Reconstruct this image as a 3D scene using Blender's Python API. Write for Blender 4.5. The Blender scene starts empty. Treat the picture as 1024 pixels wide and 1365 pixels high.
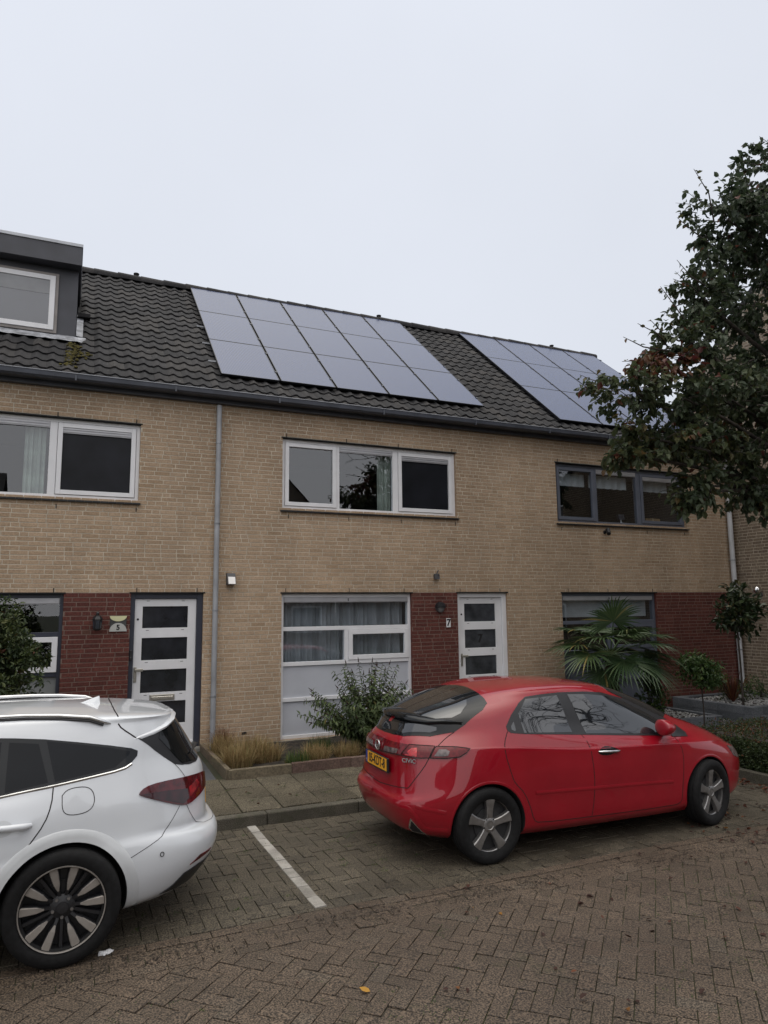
import bpy, bmesh, math, random
from mathutils import Vector, Matrix, noise as mnoise
from mathutils.bvhtree import BVHTree

random.seed(7)
SC = bpy.context.scene
COL = SC.collection
R = math.radians
CAM_Y, CAM_Z = -10.367, 2.15
HZ = 0.05          # houses stand 5 cm above the street datum


# ------------------------------------------------------------------ materials
def _mat(name):
    m = bpy.data.materials.new(name)
    m.use_nodes = True
    nt = m.node_tree
    b = nt.nodes['Principled BSDF']
    return m, nt, b


def N(nt, t, **kw):
    n = nt.nodes.new(t)
    for k, v in kw.items():
        setattr(n, k, v)
    return n


def ramp(nt, stops):
    r = N(nt, 'ShaderNodeValToRGB')
    e = r.color_ramp.elements
    while len(e) < len(stops):
        e.new(0.5)
    for el, (p, c) in zip(e, stops):
        el.position = p
        el.color = (*c, 1)
    return r


def mat(name, col, rough=0.6, spec=0.5, metal=0.0, var=0.12, scale=6.0, bump=0.0, bscale=60.0,
        coat=0.0, ior=None, col2=None, coat_rough=0.05, detail=6.0, trans=0.0, rvar=0.0):
    """plain procedural surface: colour broken up by noise, optional fine bump"""
    m, nt, b = _mat(name)
    L = nt.links
    tc = N(nt, 'ShaderNodeTexCoord')
    nz = N(nt, 'ShaderNodeTexNoise')
    nz.inputs['Scale'].default_value = scale
    nz.inputs['Detail'].default_value = detail
    L.new(tc.outputs['Object'], nz.inputs['Vector'])
    c2 = col2 if col2 else tuple(max(0, c * (1 - 2.2 * var)) for c in col)
    c1 = tuple(min(1, c * (1 + var)) for c in col)
    rp = ramp(nt, [(0.32, c2), (0.68, c1)])
    L.new(nz.outputs['Fac'], rp.inputs['Fac'])
    L.new(rp.outputs['Color'], b.inputs['Base Color'])
    b.inputs['Roughness'].default_value = rough
    b.inputs['Metallic'].default_value = metal
    b.inputs['Specular IOR Level'].default_value = spec
    if ior:
        b.inputs['IOR'].default_value = ior
    if coat:
        b.inputs['Coat Weight'].default_value = coat
        b.inputs['Coat Roughness'].default_value = coat_rough
    if trans:
        b.inputs['Transmission Weight'].default_value = trans
    if rvar:
        mr = N(nt, 'ShaderNodeMapRange')
        mr.inputs['To Min'].default_value = max(0, rough - rvar)
        mr.inputs['To Max'].default_value = min(1, rough + rvar)
        L.new(nz.outputs['Fac'], mr.inputs['Value'])
        L.new(mr.outputs['Result'], b.inputs['Roughness'])
    if bump:
        n2 = N(nt, 'ShaderNodeTexNoise')
        n2.inputs['Scale'].default_value = bscale
        n2.inputs['Detail'].default_value = 4
        L.new(tc.outputs['Object'], n2.inputs['Vector'])
        bp = N(nt, 'ShaderNodeBump')
        bp.inputs['Strength'].default_value = bump
        bp.inputs['Distance'].default_value = 0.01
        L.new(n2.outputs['Fac'], bp.inputs['Height'])
        L.new(bp.outputs['Normal'], b.inputs['Normal'])
    return m


def mat_rnd(name, stops, rough=0.8, bump=0.3, bscale=90.0, spot=None, spec=0.3, grime=0.25, gscale=0.8, rough2=None, speck=0.36, stretch=None):
    """per-piece tint from the face attribute 'rnd', with grain and large irregular wear"""
    m, nt, b = _mat(name)
    L = nt.links
    at = N(nt, 'ShaderNodeAttribute', attribute_name='rnd')
    rp = ramp(nt, stops)
    L.new(at.outputs['Fac'], rp.inputs['Fac'])
    tc = N(nt, 'ShaderNodeTexCoord')
    n1 = N(nt, 'ShaderNodeTexNoise')
    n1.inputs['Scale'].default_value = bscale
    n1.inputs['Detail'].default_value = 5
    L.new(tc.outputs['Object'], n1.inputs['Vector'])
    mr = N(nt, 'ShaderNodeMapRange')
    mr.inputs['From Min'].default_value = 0.3 if speck < 0.5 else 0.40
    mr.inputs['From Max'].default_value = 0.7 if speck < 0.5 else 0.62
    mr.inputs['To Min'].default_value = 1 - speck
    mr.inputs['To Max'].default_value = 1 + speck * 0.75
    L.new(n1.outputs['Fac'], mr.inputs['Value'])
    n2 = N(nt, 'ShaderNodeTexNoise')
    n2.inputs['Scale'].default_value = gscale
    n2.inputs['Detail'].default_value = 7
    n2.inputs['Roughness'].default_value = 0.65
    if stretch:
        mp = N(nt, 'ShaderNodeMapping')
        mp.inputs['Scale'].default_value = stretch
        L.new(tc.outputs['Object'], mp.inputs['Vector'])
        L.new(mp.outputs['Vector'], n2.inputs['Vector'])
    else:
        L.new(tc.outputs['Object'], n2.inputs['Vector'])
    mr2 = N(nt, 'ShaderNodeMapRange')
    mr2.inputs['From Min'].default_value = 0.3
    mr2.inputs['From Max'].default_value = 0.7
    mr2.inputs['To Min'].default_value = 1 - grime
    mr2.inputs['To Max'].default_value = 1 + grime * 0.6
    L.new(n2.outputs['Fac'], mr2.inputs['Value'])
    mu = N(nt, 'ShaderNodeMath', operation='MULTIPLY')
    L.new(mr.outputs['Result'], mu.inputs[0])
    L.new(mr2.outputs['Result'], mu.inputs[1])
    vm = N(nt, 'ShaderNodeVectorMath', operation='SCALE')
    L.new(rp.outputs['Color'], vm.inputs[0])
    L.new(mu.outputs['Value'], vm.inputs['Scale'])
    src = vm.outputs['Vector']
    if spot:
        sc, lo, hi, colr = spot
        n3 = N(nt, 'ShaderNodeTexNoise')
        n3.inputs['Scale'].default_value = sc
        n3.inputs['Detail'].default_value = 6
        n3.inputs['Roughness'].default_value = 0.7
        L.new(tc.outputs['Object'], n3.inputs['Vector'])
        m3 = N(nt, 'ShaderNodeMapRange')
        m3.inputs['From Min'].default_value = lo
        m3.inputs['From Max'].default_value = hi
        L.new(n3.outputs['Fac'], m3.inputs['Value'])
        mx = N(nt, 'ShaderNodeMix', data_type='RGBA')
        L.new(m3.outputs['Result'], mx.inputs['Factor'])
        L.new(src, mx.inputs['A'])
        mx.inputs['B'].default_value = (*colr, 1)
        src = mx.outputs['Result']
    L.new(src, b.inputs['Base Color'])
    b.inputs['Roughness'].default_value = rough
    if rough2 is not None:
        m4 = N(nt, 'ShaderNodeMapRange')
        m4.inputs['From Min'].default_value = 0.35
        m4.inputs['From Max'].default_value = 0.65
        m4.inputs['To Min'].default_value = rough2
        m4.inputs['To Max'].default_value = rough
        L.new(n2.outputs['Fac'], m4.inputs['Value'])
        L.new(m4.outputs['Result'], b.inputs['Roughness'])
    b.inputs['Specular IOR Level'].default_value = spec
    bp = N(nt, 'ShaderNodeBump')
    bp.inputs['Strength'].default_value = bump
    bp.inputs['Distance'].default_value = 0.004
    L.new(n1.outputs['Fac'], bp.inputs['Height'])
    L.new(bp.outputs['Normal'], b.inputs['Normal'])
    return m


def mat_leaf(name, stops, rough=0.5, sub=0.25, spec=0.4):
    m, nt, b = _mat(name)
    L = nt.links
    at = N(nt, 'ShaderNodeAttribute', attribute_name='rnd')
    rp = ramp(nt, stops)
    L.new(at.outputs['Fac'], rp.inputs['Fac'])
    L.new(rp.outputs['Color'], b.inputs['Base Color'])
    b.inputs['Roughness'].default_value = rough
    b.inputs['Specular IOR Level'].default_value = spec
    tr = N(nt, 'ShaderNodeBsdfTranslucent')
    L.new(rp.outputs['Color'], tr.inputs['Color'])
    ms = N(nt, 'ShaderNodeMixShader')
    ms.inputs['Fac'].default_value = sub
    L.new(b.outputs['BSDF'], ms.inputs[1])
    L.new(tr.outputs['BSDF'], ms.inputs[2])
    L.new(ms.outputs['Shader'], nt.nodes['Material Output'].inputs['Surface'])
    return m


def mat_glass(name, tint=(0.9, 0.93, 0.95), ior=1.75, rough=0.0):
    """window glass: clear sheet that mirrors by Fresnel, no refraction"""
    m, nt, b = _mat(name)
    L = nt.links
    fr = N(nt, 'ShaderNodeFresnel')
    fr.inputs['IOR'].default_value = ior
    gl = N(nt, 'ShaderNodeBsdfGlossy')
    gl.inputs['Roughness'].default_value = rough
    gl.inputs['Color'].default_value = (0.95, 0.97, 1, 1)
    tp = N(nt, 'ShaderNodeBsdfTransparent')
    tp.inputs['Color'].default_value = (*tint, 1)
    ms = N(nt, 'ShaderNodeMixShader')
    ge = N(nt, 'ShaderNodeNewGeometry')
    om = N(nt, 'ShaderNodeMath', operation='SUBTRACT')
    om.inputs[0].default_value = 1.0
    L.new(ge.outputs['Backfacing'], om.inputs[1])
    fm = N(nt, 'ShaderNodeMath', operation='MULTIPLY')
    L.new(fr.outputs['Fac'], fm.inputs[0])
    L.new(om.outputs[0], fm.inputs[1])
    L.new(fm.outputs[0], ms.inputs['Fac'])
    L.new(tp.outputs['BSDF'], ms.inputs[1])
    L.new(gl.outputs['BSDF'], ms.inputs[2])
    L.new(ms.outputs['Shader'], nt.nodes['Material Output'].inputs['Surface'])
    return m


# ------------------------------------------------------------------ mesh builder
class MB:
    def __init__(s):
        s.v, s.f, s.m, s.r = [], [], [], []

    def poly(s, pts, m=0, r=0.5):
        i = len(s.v)
        s.v.extend([tuple(p) for p in pts])
        s.f.append(tuple(range(i, i + len(pts))))
        s.m.append(m)
        s.r.append(r)

    def faces(s, vs, fs, m=0, r=0.5):
        i = len(s.v)
        s.v.extend([tuple(p) for p in vs])
        for f in fs:
            s.f.append(tuple(i + k for k in f))
            s.m.append(m)
            s.r.append(r)

    def box(s, x0, x1, y0, y1, z0, z1, m=0, r=0.5, ch=0.0):
        if ch <= 0:
            vs = [(x0, y0, z0), (x1, y0, z0), (x1, y1, z0), (x0, y1, z0),
                  (x0, y0, z1), (x1, y0, z1), (x1, y1, z1), (x0, y1, z1)]
            s.faces(vs, [(0, 3, 2, 1), (4, 5, 6, 7), (0, 1, 5, 4), (1, 2, 6, 5), (2, 3, 7, 6), (3, 0, 4, 7)], m, r)
            return
        c = ch
        bm = bmesh.new()
        bmesh.ops.create_cube(bm, size=1)
        for v in bm.verts:
            v.co = Vector(((x0 + x1) / 2 + v.co.x * (x1 - x0), (y0 + y1) / 2 + v.co.y * (y1 - y0), (z0 + z1) / 2 + v.co.z * (z1 - z0)))
        bmesh.ops.bevel(bm, geom=bm.edges[:], offset=c, segments=1, affect='EDGES', profile=0.5)
        s.addbm(bm, m, r)

    def addbm(s, bm, m=0, r=0.5, M=None):
        bm.verts.ensure_lookup_table()
        for k, v in enumerate(bm.verts):
            v.index = k
        vs = [(M @ v.co if M else v.co) for v in bm.verts]
        s.faces([tuple(v) for v in vs], [tuple(v.index for v in f.verts) for f in bm.faces], m, r)
        bm.free()

    def tube(s, pts, rad, n=8, m=0, r=0.5, cap=True):
        """pts polyline, rad number or list"""
        pts = [Vector(p) for p in pts]
        k = len(pts)
        rr = rad if isinstance(rad, (list, tuple)) else [rad] * k
        vs, fs = [], []
        up = Vector((0, 0, 1))
        prev = None
        for i, p in enumerate(pts):
            d = (pts[min(i + 1, k - 1)] - pts[max(i - 1, 0)]).normalized()
            if prev is None:
                a = d.cross(up)
                if a.length < 1e-3:
                    a = d.cross(Vector((1, 0, 0)))
                a.normalize()
            else:
                a = prev - d * prev.dot(d)
                if a.length < 1e-5:
                    a = d.orthogonal()
                a.normalize()
            prev = a
            b = d.cross(a)
            for j in range(n):
                t = 2 * math.pi * j / n
                vs.append(tuple(p + (a * math.cos(t) + b * math.sin(t)) * rr[i]))
        for i in range(k - 1):
            for j in range(n):
                j2 = (j + 1) % n
                fs.append((i * n + j, i * n + j2, (i + 1) * n + j2, (i + 1) * n + j))
        if cap:
            fs.append(tuple(range(n - 1, -1, -1)))
            fs.append(tuple((k - 1) * n + j for j in range(n)))
        s.faces(vs, fs, m, r)

    def lathe(s, prof, n=32, axis='Z', c=(0, 0, 0), m=0, r=0.5, closed=False):
        """prof list of (radius, h); revolve about axis through c"""
        vs, fs = [], []
        k = len(prof)
        for j in range(n):
            t = 2 * math.pi * j / n
            ct, st = math.cos(t), math.sin(t)
            for (q, h) in prof:
                if axis == 'Z':
                    p = (q * ct, q * st, h)
                elif axis == 'Y':
                    p = (q * ct, h, q * st)
                else:
                    p = (h, q * ct, q * st)
                vs.append((p[0] + c[0], p[1] + c[1], p[2] + c[2]))
        for j in range(n):
            j2 = (j + 1) % n
            for i in range(k - 1 + (1 if closed else 0)):
                i2 = (i + 1) % k
                fs.append((j * k + i, j2 * k + i, j2 * k + i2, j * k + i2))
        s.faces(vs, fs, m, r)

    def build(s, name, mats, parent=None, smooth=None, loc=None, merge=False):
        me = bpy.data.meshes.new(name)
        me.from_pydata(s.v, [], s.f)
        if not isinstance(mats, (list, tuple)):
            mats = [mats]
        for m in mats:
            me.materials.append(m)
        me.polygons.foreach_set('material_index', s.m)
        a = me.attributes.new('rnd', 'FLOAT', 'FACE')
        a.data.foreach_set('value', s.r)
        if merge:
            bm = bmesh.new()
            bm.from_mesh(me)
            bmesh.ops.remove_doubles(bm, verts=bm.verts, dist=1e-4)
            bmesh.ops.recalc_face_normals(bm, faces=bm.faces)
            bm.to_mesh(me)
            bm.free()
        if smooth is not None:
            me.polygons.foreach_set('use_smooth', [True] * len(me.polygons))
            if smooth < 180:
                me.set_sharp_from_angle(angle=R(smooth))
        me.update()
        o = bpy.data.objects.new(name, me)
        COL.objects.link(o)
        if parent:
            o.parent = parent
        if loc is not None:
            o.location = loc
        return o


def split_build(mb, name, mats, parent=None, key=None, **kw):
    """one object per piece: faces are sorted by key(centroid), by default left and right of the middle plane"""
    key = key or (lambda c: c.y > 0)
    groups = {}
    for f, m, r in zip(mb.f, mb.m, mb.r):
        c = sum((Vector(mb.v[i]) for i in f), Vector()) / len(f)
        groups.setdefault(key(c), []).append((f, m, r))
    out = []
    for k in sorted(groups):
        q, mp = MB(), {}
        for f, m, r in groups[k]:
            g = []
            for i in f:
                if i not in mp:
                    mp[i] = len(q.v)
                    q.v.append(mb.v[i])
                g.append(mp[i])
            q.f.append(tuple(g))
            q.m.append(m)
            q.r.append(r)
        out.append(q.build(name, mats, parent, **kw))
    return out


def tag(o, label=None, cat=None, group=None, kind=None):
    if label:
        o['label'] = label
    if cat:
        o['category'] = cat
    if group:
        o['group'] = group
    if kind:
        o['kind'] = kind
    return o


def thing(name, label, cat, loc=(0, 0, 0), rz=0.0, group=None, kind=None):
    o = bpy.data.objects.new(name, None)
    o.empty_display_size = 0.2
    COL.objects.link(o)
    o.location = loc
    o.rotation_euler = (0, 0, rz)
    return tag(o, label, cat, group, kind)


def copy_tree(o, parent=None):
    c = o.copy()
    COL.objects.link(c)
    c.parent = parent
    for ch in list(o.children):
        copy_tree(ch, c)
    return c


def text_mesh(body, size, extrude=0.002, bold=0.0, sx=1.0, align='CENTER'):
    """lettering as a bmesh lying in the XZ plane facing -Y, centred"""
    cu = bpy.data.curves.new('lettering', 'FONT')
    cu.body = body
    cu.size = size
    cu.extrude = extrude
    cu.offset = bold
    cu.align_x = align
    cu.align_y = 'CENTER'
    ob = bpy.data.objects.new('lettering', cu)
    COL.objects.link(ob)
    dg = bpy.context.evaluated_depsgraph_get()
    me = bpy.data.meshes.new_from_object(ob.evaluated_get(dg))
    bm = bmesh.new()
    bm.from_mesh(me)
    bpy.data.objects.remove(ob)
    bpy.data.curves.remove(cu)
    bpy.data.meshes.remove(me)
    for v in bm.verts:
        v.co = Vector((v.co.x * sx, -v.co.z, v.co.y))
    return bm


def lin(tab, x):
    """smooth monotone-ish interpolation in a table of (x, value)"""
    if x <= tab[0][0]:
        return tab[0][1]
    for (a, va), (b, vb) in zip(tab, tab[1:]):
        if x <= b:
            t = (x - a) / (b - a)
            return va + (vb - va) * t
    return tab[-1][1]


def pch(tab, x):
    """cubic hermite with limited slopes"""
    n = len(tab)
    if n == 1 or x <= tab[0][0]:
        return tab[0][1]
    if x >= tab[-1][0]:
        return tab[-1][1]
    d = [(tab[i + 1][1] - tab[i][1]) / (tab[i + 1][0] - tab[i][0]) for i in range(n - 1)]
    ms = [d[0]] + [0 if d[i - 1] * d[i] <= 0 else 2 * d[i - 1] * d[i] / (d[i - 1] + d[i]) for i in range(1, n - 1)] + [d[-1]]
    for i in range(n - 1):
        if x <= tab[i + 1][0]:
            h = tab[i + 1][0] - tab[i][0]
            t = (x - tab[i][0]) / h
            return ((2 * t ** 3 - 3 * t * t + 1) * tab[i][1] + (t ** 3 - 2 * t * t + t) * h * ms[i]
                    + (-2 * t ** 3 + 3 * t * t) * tab[i + 1][1] + (t ** 3 - t * t) * h * ms[i + 1])


# ------------------------------------------------------------------ camera, sky, sun
cam_d = bpy.data.cameras.new('camera')
cam = bpy.data.objects.new('camera', cam_d)
COL.objects.link(cam)
cam_d.sensor_fit = 'HORIZONTAL'
cam_d.sensor_width = 36
cam_d.lens = 36 * 940 / 1024
cam_d.clip_end = 2000
_p, _r, _y = R(7.78), R(-0.63), R(24.13)
_fw = Vector((math.sin(_y) * math.cos(_p), math.cos(_y) * math.cos(_p), math.sin(_p)))
_ri = Vector((math.cos(_y), -math.sin(_y), 0))
_up = _ri.cross(_fw)
_r2 = _ri * math.cos(_r) + _up * math.sin(_r)
_u2 = -_ri * math.sin(_r) + _up * math.cos(_r)
cam.matrix_world = Matrix(((_r2.x, _u2.x, -_fw.x, 0), (_r2.y, _u2.y, -_fw.y, CAM_Y), (_r2.z, _u2.z, -_fw.z, CAM_Z), (0, 0, 0, 1)))
SC.camera = cam

w = bpy.data.worlds.new('World')
SC.world = w
w.use_nodes = True
nt = w.node_tree
L = nt.links
bg = nt.nodes['Background']
SUN_EL, SUN_RZ = R(42), R(200)
sky = N(nt, 'ShaderNodeTexSky', sky_type='NISHITA')
sky.sun_disc = False
sky.sun_elevation = SUN_EL
sky.sun_rotation = SUN_RZ
sky.air_density = 1.0
sky.dust_density = 4.0
# a closed cloud deck over it: brighter overhead than at the horizon (overcast sky), softly mottled; its unseen zenith is tinted warm to warm the scene's light
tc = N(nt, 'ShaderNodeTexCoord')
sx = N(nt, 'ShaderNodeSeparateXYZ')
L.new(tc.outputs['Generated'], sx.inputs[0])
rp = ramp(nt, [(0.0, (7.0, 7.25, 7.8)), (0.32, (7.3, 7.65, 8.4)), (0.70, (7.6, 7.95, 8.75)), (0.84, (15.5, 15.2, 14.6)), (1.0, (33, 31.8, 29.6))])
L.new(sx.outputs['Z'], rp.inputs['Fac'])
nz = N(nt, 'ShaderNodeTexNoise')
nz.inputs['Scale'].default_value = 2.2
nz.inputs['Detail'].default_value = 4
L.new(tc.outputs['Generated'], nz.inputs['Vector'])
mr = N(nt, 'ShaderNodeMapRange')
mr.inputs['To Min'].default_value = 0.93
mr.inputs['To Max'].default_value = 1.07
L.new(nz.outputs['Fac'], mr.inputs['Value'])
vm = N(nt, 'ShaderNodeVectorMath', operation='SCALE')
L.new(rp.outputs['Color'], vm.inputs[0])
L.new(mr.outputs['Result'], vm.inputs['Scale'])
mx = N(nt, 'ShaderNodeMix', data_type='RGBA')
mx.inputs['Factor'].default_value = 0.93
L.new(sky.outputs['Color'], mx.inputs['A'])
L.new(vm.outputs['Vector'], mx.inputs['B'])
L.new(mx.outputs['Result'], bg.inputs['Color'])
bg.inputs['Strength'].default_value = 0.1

sd = bpy.data.lights.new('sun', 'SUN')
sd.energy = 0.85
sd.angle = R(115)
sd.color = (1.0, 0.93, 0.84)
so = bpy.data.objects.new('sun', sd)
COL.objects.link(so)
# direction towards the sun for Nishita rotation: rotation measured from +Y clockwise
_sd = Vector((math.sin(SUN_RZ) * math.cos(SUN_EL), math.cos(SUN_RZ) * math.cos(SUN_EL), math.sin(SUN_EL)))
so.rotation_euler = _sd.to_track_quat('Z', 'Y').to_euler()
so.location = (0, -20, 30)

SC.view_settings.view_transform = 'Standard'
SC.view_settings.look = 'None'
SC.view_settings.exposure = 0.1
SC.view_settings.gamma = 1.0
SC.cycles.max_bounces = 8
SC.cycles.transparent_max_bounces = 16
SC.cycles.use_denoising = True
# =================================================================== CARS
def ring_pts(rg, n):
    """one horizontal ring of a car body, rear centre -> left side -> front centre -> right side, 2n points"""
    xr, xf = rg['xr'], rg['xf']
    xm, ha = (xr + xf) / 2, (xf - xr) / 2
    nr, nf = rg.get('nr', 4.5), rg.get('nf', 3.5)
    dense = []
    K = 900
    for i in range(K + 1):
        ph = math.pi * i / K
        c, s_ = math.cos(ph), math.sin(ph)
        e = nr if c > 0 else nf
        X = xm - math.copysign(abs(c) ** (2 / e), c) * ha
        Y = s_ ** (2 / e) * pch(rg['w'], X)
        dense.append(Vector((X, Y, pch(rg['z'], X))))
    acc = [0.0]
    for a, b in zip(dense, dense[1:]):
        acc.append(acc[-1] + (Vector((b.x, b.y)) - Vector((a.x, a.y))).length)
    tot = acc[-1]
    half = []
    j = 0
    for i in range(n + 1):
        t = tot * i / n
        while j < K - 1 and acc[j + 1] < t:
            j += 1
        u = (t - acc[j]) / max(1e-9, acc[j + 1] - acc[j])
        half.append(dense[j].lerp(dense[j + 1], min(1, max(0, u))))
    half[0].y = half[-1].y = 0
    return half + [Vector((p.x, -p.y, p.z)) for p in half[-2:0:-1]]


def car_body(rings, n=110, sub=5):
    R0 = [ring_pts(r, n) for r in rings]
    m = len(R0)
    W = len(R0[0])
    out = []
    for i in range(m - 1):
        P = [R0[max(i - 1, 0)], R0[i], R0[i + 1], R0[min(i + 2, m - 1)]]
        for q in range(sub):
            t = q / sub
            row = []
            for k in range(W):
                p0, p1, p2, p3 = P[0][k], P[1][k], P[2][k], P[3][k]
                row.append(0.5 * ((2 * p1) + (p2 - p0) * t + (2 * p0 - 5 * p1 + 4 * p2 - p3) * t * t + (3 * p1 - p0 - 3 * p2 + p3) * t ** 3))
            out.append(row)
    out.append(R0[-1])
    vs = [tuple(p) for row in out for p in row]
    fs = []
    for i in range(len(out) - 1):
        for k in range(W):
            k2 = (k + 1) % W
            fs.append((i * W + k2, i * W + k, (i + 1) * W + k, (i + 1) * W + k2))
    fs.append(tuple(range(W)))
    fs.append(tuple((len(out) - 1) * W + k for k in range(W - 1, -1, -1)))
    return vs, fs


class Skin:
    """projects outlines on to a car body"""
    def __init__(s, vs, fs):
        s.t = BVHTree.FromPolygons(vs, fs, epsilon=0)

    def hit(s, p, d):
        d = d.normalized()
        h = s.t.ray_cast(p + d * 4, -d)
        if h[0] is None:
            h = s.t.find_nearest(p)
        return h[0], h[1]


def chaikin(P, k=1, closed=True):
    for _ in range(k):
        Q = []
        n = len(P)
        for i in range(n if closed else n - 1):
            a, b = P[i], P[(i + 1) % n]
            Q += [a * 0.75 + b * 0.25, a * 0.25 + b * 0.75]
        if not closed:
            Q = [P[0]] + Q + [P[-1]]
        P = Q
    return P


def decal(mb, skin, pts, d, off=0.003, grid=0.035, m=0, r=0.5, rnd=0, mirror=None, rim=True):
    """fill a 3D outline, press it on to the body along d, stand it off by off with a small turned-in rim"""
    d = Vector(d).normalized()
    u = Vector((0, 0, 1)).cross(d)
    if u.length < 1e-3:
        u = Vector((0, 1, 0))
    u.normalize()
    v = d.cross(u)
    P = [Vector(p) for p in pts]
    if rnd:
        P = chaikin(P, rnd)
    base = P[0].copy()
    q2 = [((p - base).dot(u), (p - base).dot(v)) for p in P]
    bm = bmesh.new()
    try:
        bm.faces.new([bm.verts.new((a, b, 0)) for a, b in q2])
    except ValueError:
        bm.free()
        return
    x0, x1 = min(a for a, b in q2), max(a for a, b in q2)
    y0, y1 = min(b for a, b in q2), max(b for a, b in q2)
    for ax, lo, hi in ((0, x0, x1), (1, y0, y1)):
        k = max(1, int((hi - lo) / grid))
        for i in range(1, k + 1):
            c = lo + (hi - lo) * i / (k + 1)
            co = (c, 0, 0) if ax == 0 else (0, c, 0)
            no = (1, 0, 0) if ax == 0 else (0, 1, 0)
            bmesh.ops.bisect_plane(bm, geom=bm.verts[:] + bm.edges[:] + bm.faces[:], plane_co=co, plane_no=no, dist=1e-6)
    bm.verts.ensure_lookup_table()
    edge_v = [e for e in bm.edges if e.is_boundary]
    vs, ins = [], []
    for k, vt in enumerate(bm.verts):
        vt.index = k
        p = base + u * vt.co.x + v * vt.co.y
        loc, no = skin.hit(p, d)
        if no.dot(d) < 0:
            no = -no
        vs.append(loc + no * off)
        ins.append(loc - no * 0.002)
    fs = [tuple(x.index for x in f.verts) for f in bm.faces]
    if fs and bm.faces:
        f0 = bm.faces[:][0]
    nn = len(vs)
    if rim:
        rim_f = []
        for e in edge_v:
            a, b = e.verts[0].index, e.verts[1].index
            lp = e.link_loops[0]
            a, b = lp.vert.index, lp.link_loop_next.vert.index
            rim_f.append((b, a, a + nn, b + nn))
        vs = vs + ins
        fs = fs + rim_f
    bm.free()
    vs = [Vector(p) for p in vs]
    # orientation: face normals along d
    f = fs[0]
    nrm = (vs[f[1]] - vs[f[0]]).cross(vs[f[2]] - vs[f[0]])
    if nrm.dot(d) < 0:
        fs = [tuple(reversed(g)) for g in fs]
    if mirror != 'only':
        mb.faces([tuple(p) for p in vs], fs, m, r)
    if mirror:
        mb.faces([(p.x, -p.y, p.z) for p in vs], [tuple(reversed(g)) for g in fs], m, r)


def seam(mb, skin, pts, d, wd=0.007, off=0.0014, step=0.03, m=0, rnd=1, mirror=None, ridge=0.0):
    d = Vector(d).normalized()
    P = [Vector(p) for p in pts]
    if rnd:
        P = chaikin(P, rnd, closed=False)
    Q = [P[0]]
    for a, b in zip(P, P[1:]):
        k = max(1, int((b - a).length / step))
        for i in range(1, k + 1):
            Q.append(a.lerp(b, i / k))
    H = []
    for p in Q:
        loc, no = skin.hit(p, d)
        if no.dot(d) < 0:
            no = -no
        H.append((loc, no))
    rows = []
    for i, (p, no) in enumerate(H):
        t = (H[min(i + 1, len(H) - 1)][0] - H[max(i - 1, 0)][0])
        if t.length < 1e-6:
            t = Vector((1, 0, 0))
        s_ = no.cross(t.normalized()).normalized()
        if ridge:
            rows.append([p - s_ * wd - no * 0.002, p + no * ridge, p + s_ * wd - no * 0.002])
        else:
            rows.append([p - s_ * wd / 2 + no * off, p + s_ * wd / 2 + no * off])
    k = len(rows[0])
    vs = [tuple(p) for row in rows for p in row]
    fs = []
    for i in range(len(rows) - 1):
        for j in range(k - 1):
            fs.append((i * k + j, i * k + j + 1, (i + 1) * k + j + 1, (i + 1) * k + j))
    f = fs[0]
    V = [Vector(x) for x in vs]
    if (V[f[1]] - V[f[0]]).cross(V[f[2]] - V[f[0]]).dot(d) < 0:
        fs = [tuple(reversed(g)) for g in fs]
    if mirror != 'only':
        mb.faces(vs, fs, m)
    if mirror:
        mb.faces([(p[0], -p[1], p[2]) for p in vs], [tuple(reversed(g)) for g in fs], m)


def cut_body(name, vs, fs, mats, parent, arches, smooth=35):
    """body shell with the wheel wells cut out of it; arches = [(x, z, radius, depth_from, depth_to)]"""
    me = bpy.data.meshes.new(name)
    me.from_pydata(vs, [], fs)
    for m in mats:
        me.materials.append(m)
    o = bpy.data.objects.new(name, me)
    COL.objects.link(o)
    cut = MB()
    for (x, z, rad, y0, y1) in arches:
        prof = [(0.0001, y0), (rad, y0), (rad, y1), (0.0001, y1)]
        cut.lathe(prof, 56, 'Y', (x, 0, z), m=1)
    co = cut.build('well', mats, merge=True)
    md = o.modifiers.new('well', 'BOOLEAN')
    md.object = co
    md.operation = 'DIFFERENCE'
    md.solver = 'EXACT'
    md.material_mode = 'INDEX'
    dg = bpy.context.evaluated_depsgraph_get()
    new = bpy.data.meshes.new_from_object(o.evaluated_get(dg))
    o.modifiers.clear()
    o.data = new
    new.name = name
    bpy.data.objects.remove(co)
    new.polygons.foreach_set('use_smooth', [True] * len(new.polygons))
    new.set_sharp_from_angle(angle=R(smooth))
    o.parent = parent
    return o


def tyre_profile(r, rr, w):
    h = w / 2
    return [(rr - 0.012, -h * 0.72), (rr + 0.006, -h * 0.86), (rr + 0.03, -h * 0.97), (r - 0.045, -h * 1.0), (r - 0.018, -h * 0.93), (r - 0.004, -h * 0.8),
            (r, -h * 0.55), (r - 0.006, -h * 0.5), (r - 0.006, -h * 0.46), (r, -h * 0.42), (r, -h * 0.06), (r - 0.006, -h * 0.03), (r - 0.006, h * 0.03), (r, h * 0.06),
            (r, h * 0.42), (r - 0.006, h * 0.46), (r - 0.006, h * 0.5), (r, h * 0.55), (r - 0.004, h * 0.8), (r - 0.018, h * 0.93), (r - 0.045, h),
            (rr + 0.03, h * 0.97), (rr + 0.006, h * 0.86), (rr - 0.012, h * 0.72)]


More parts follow.
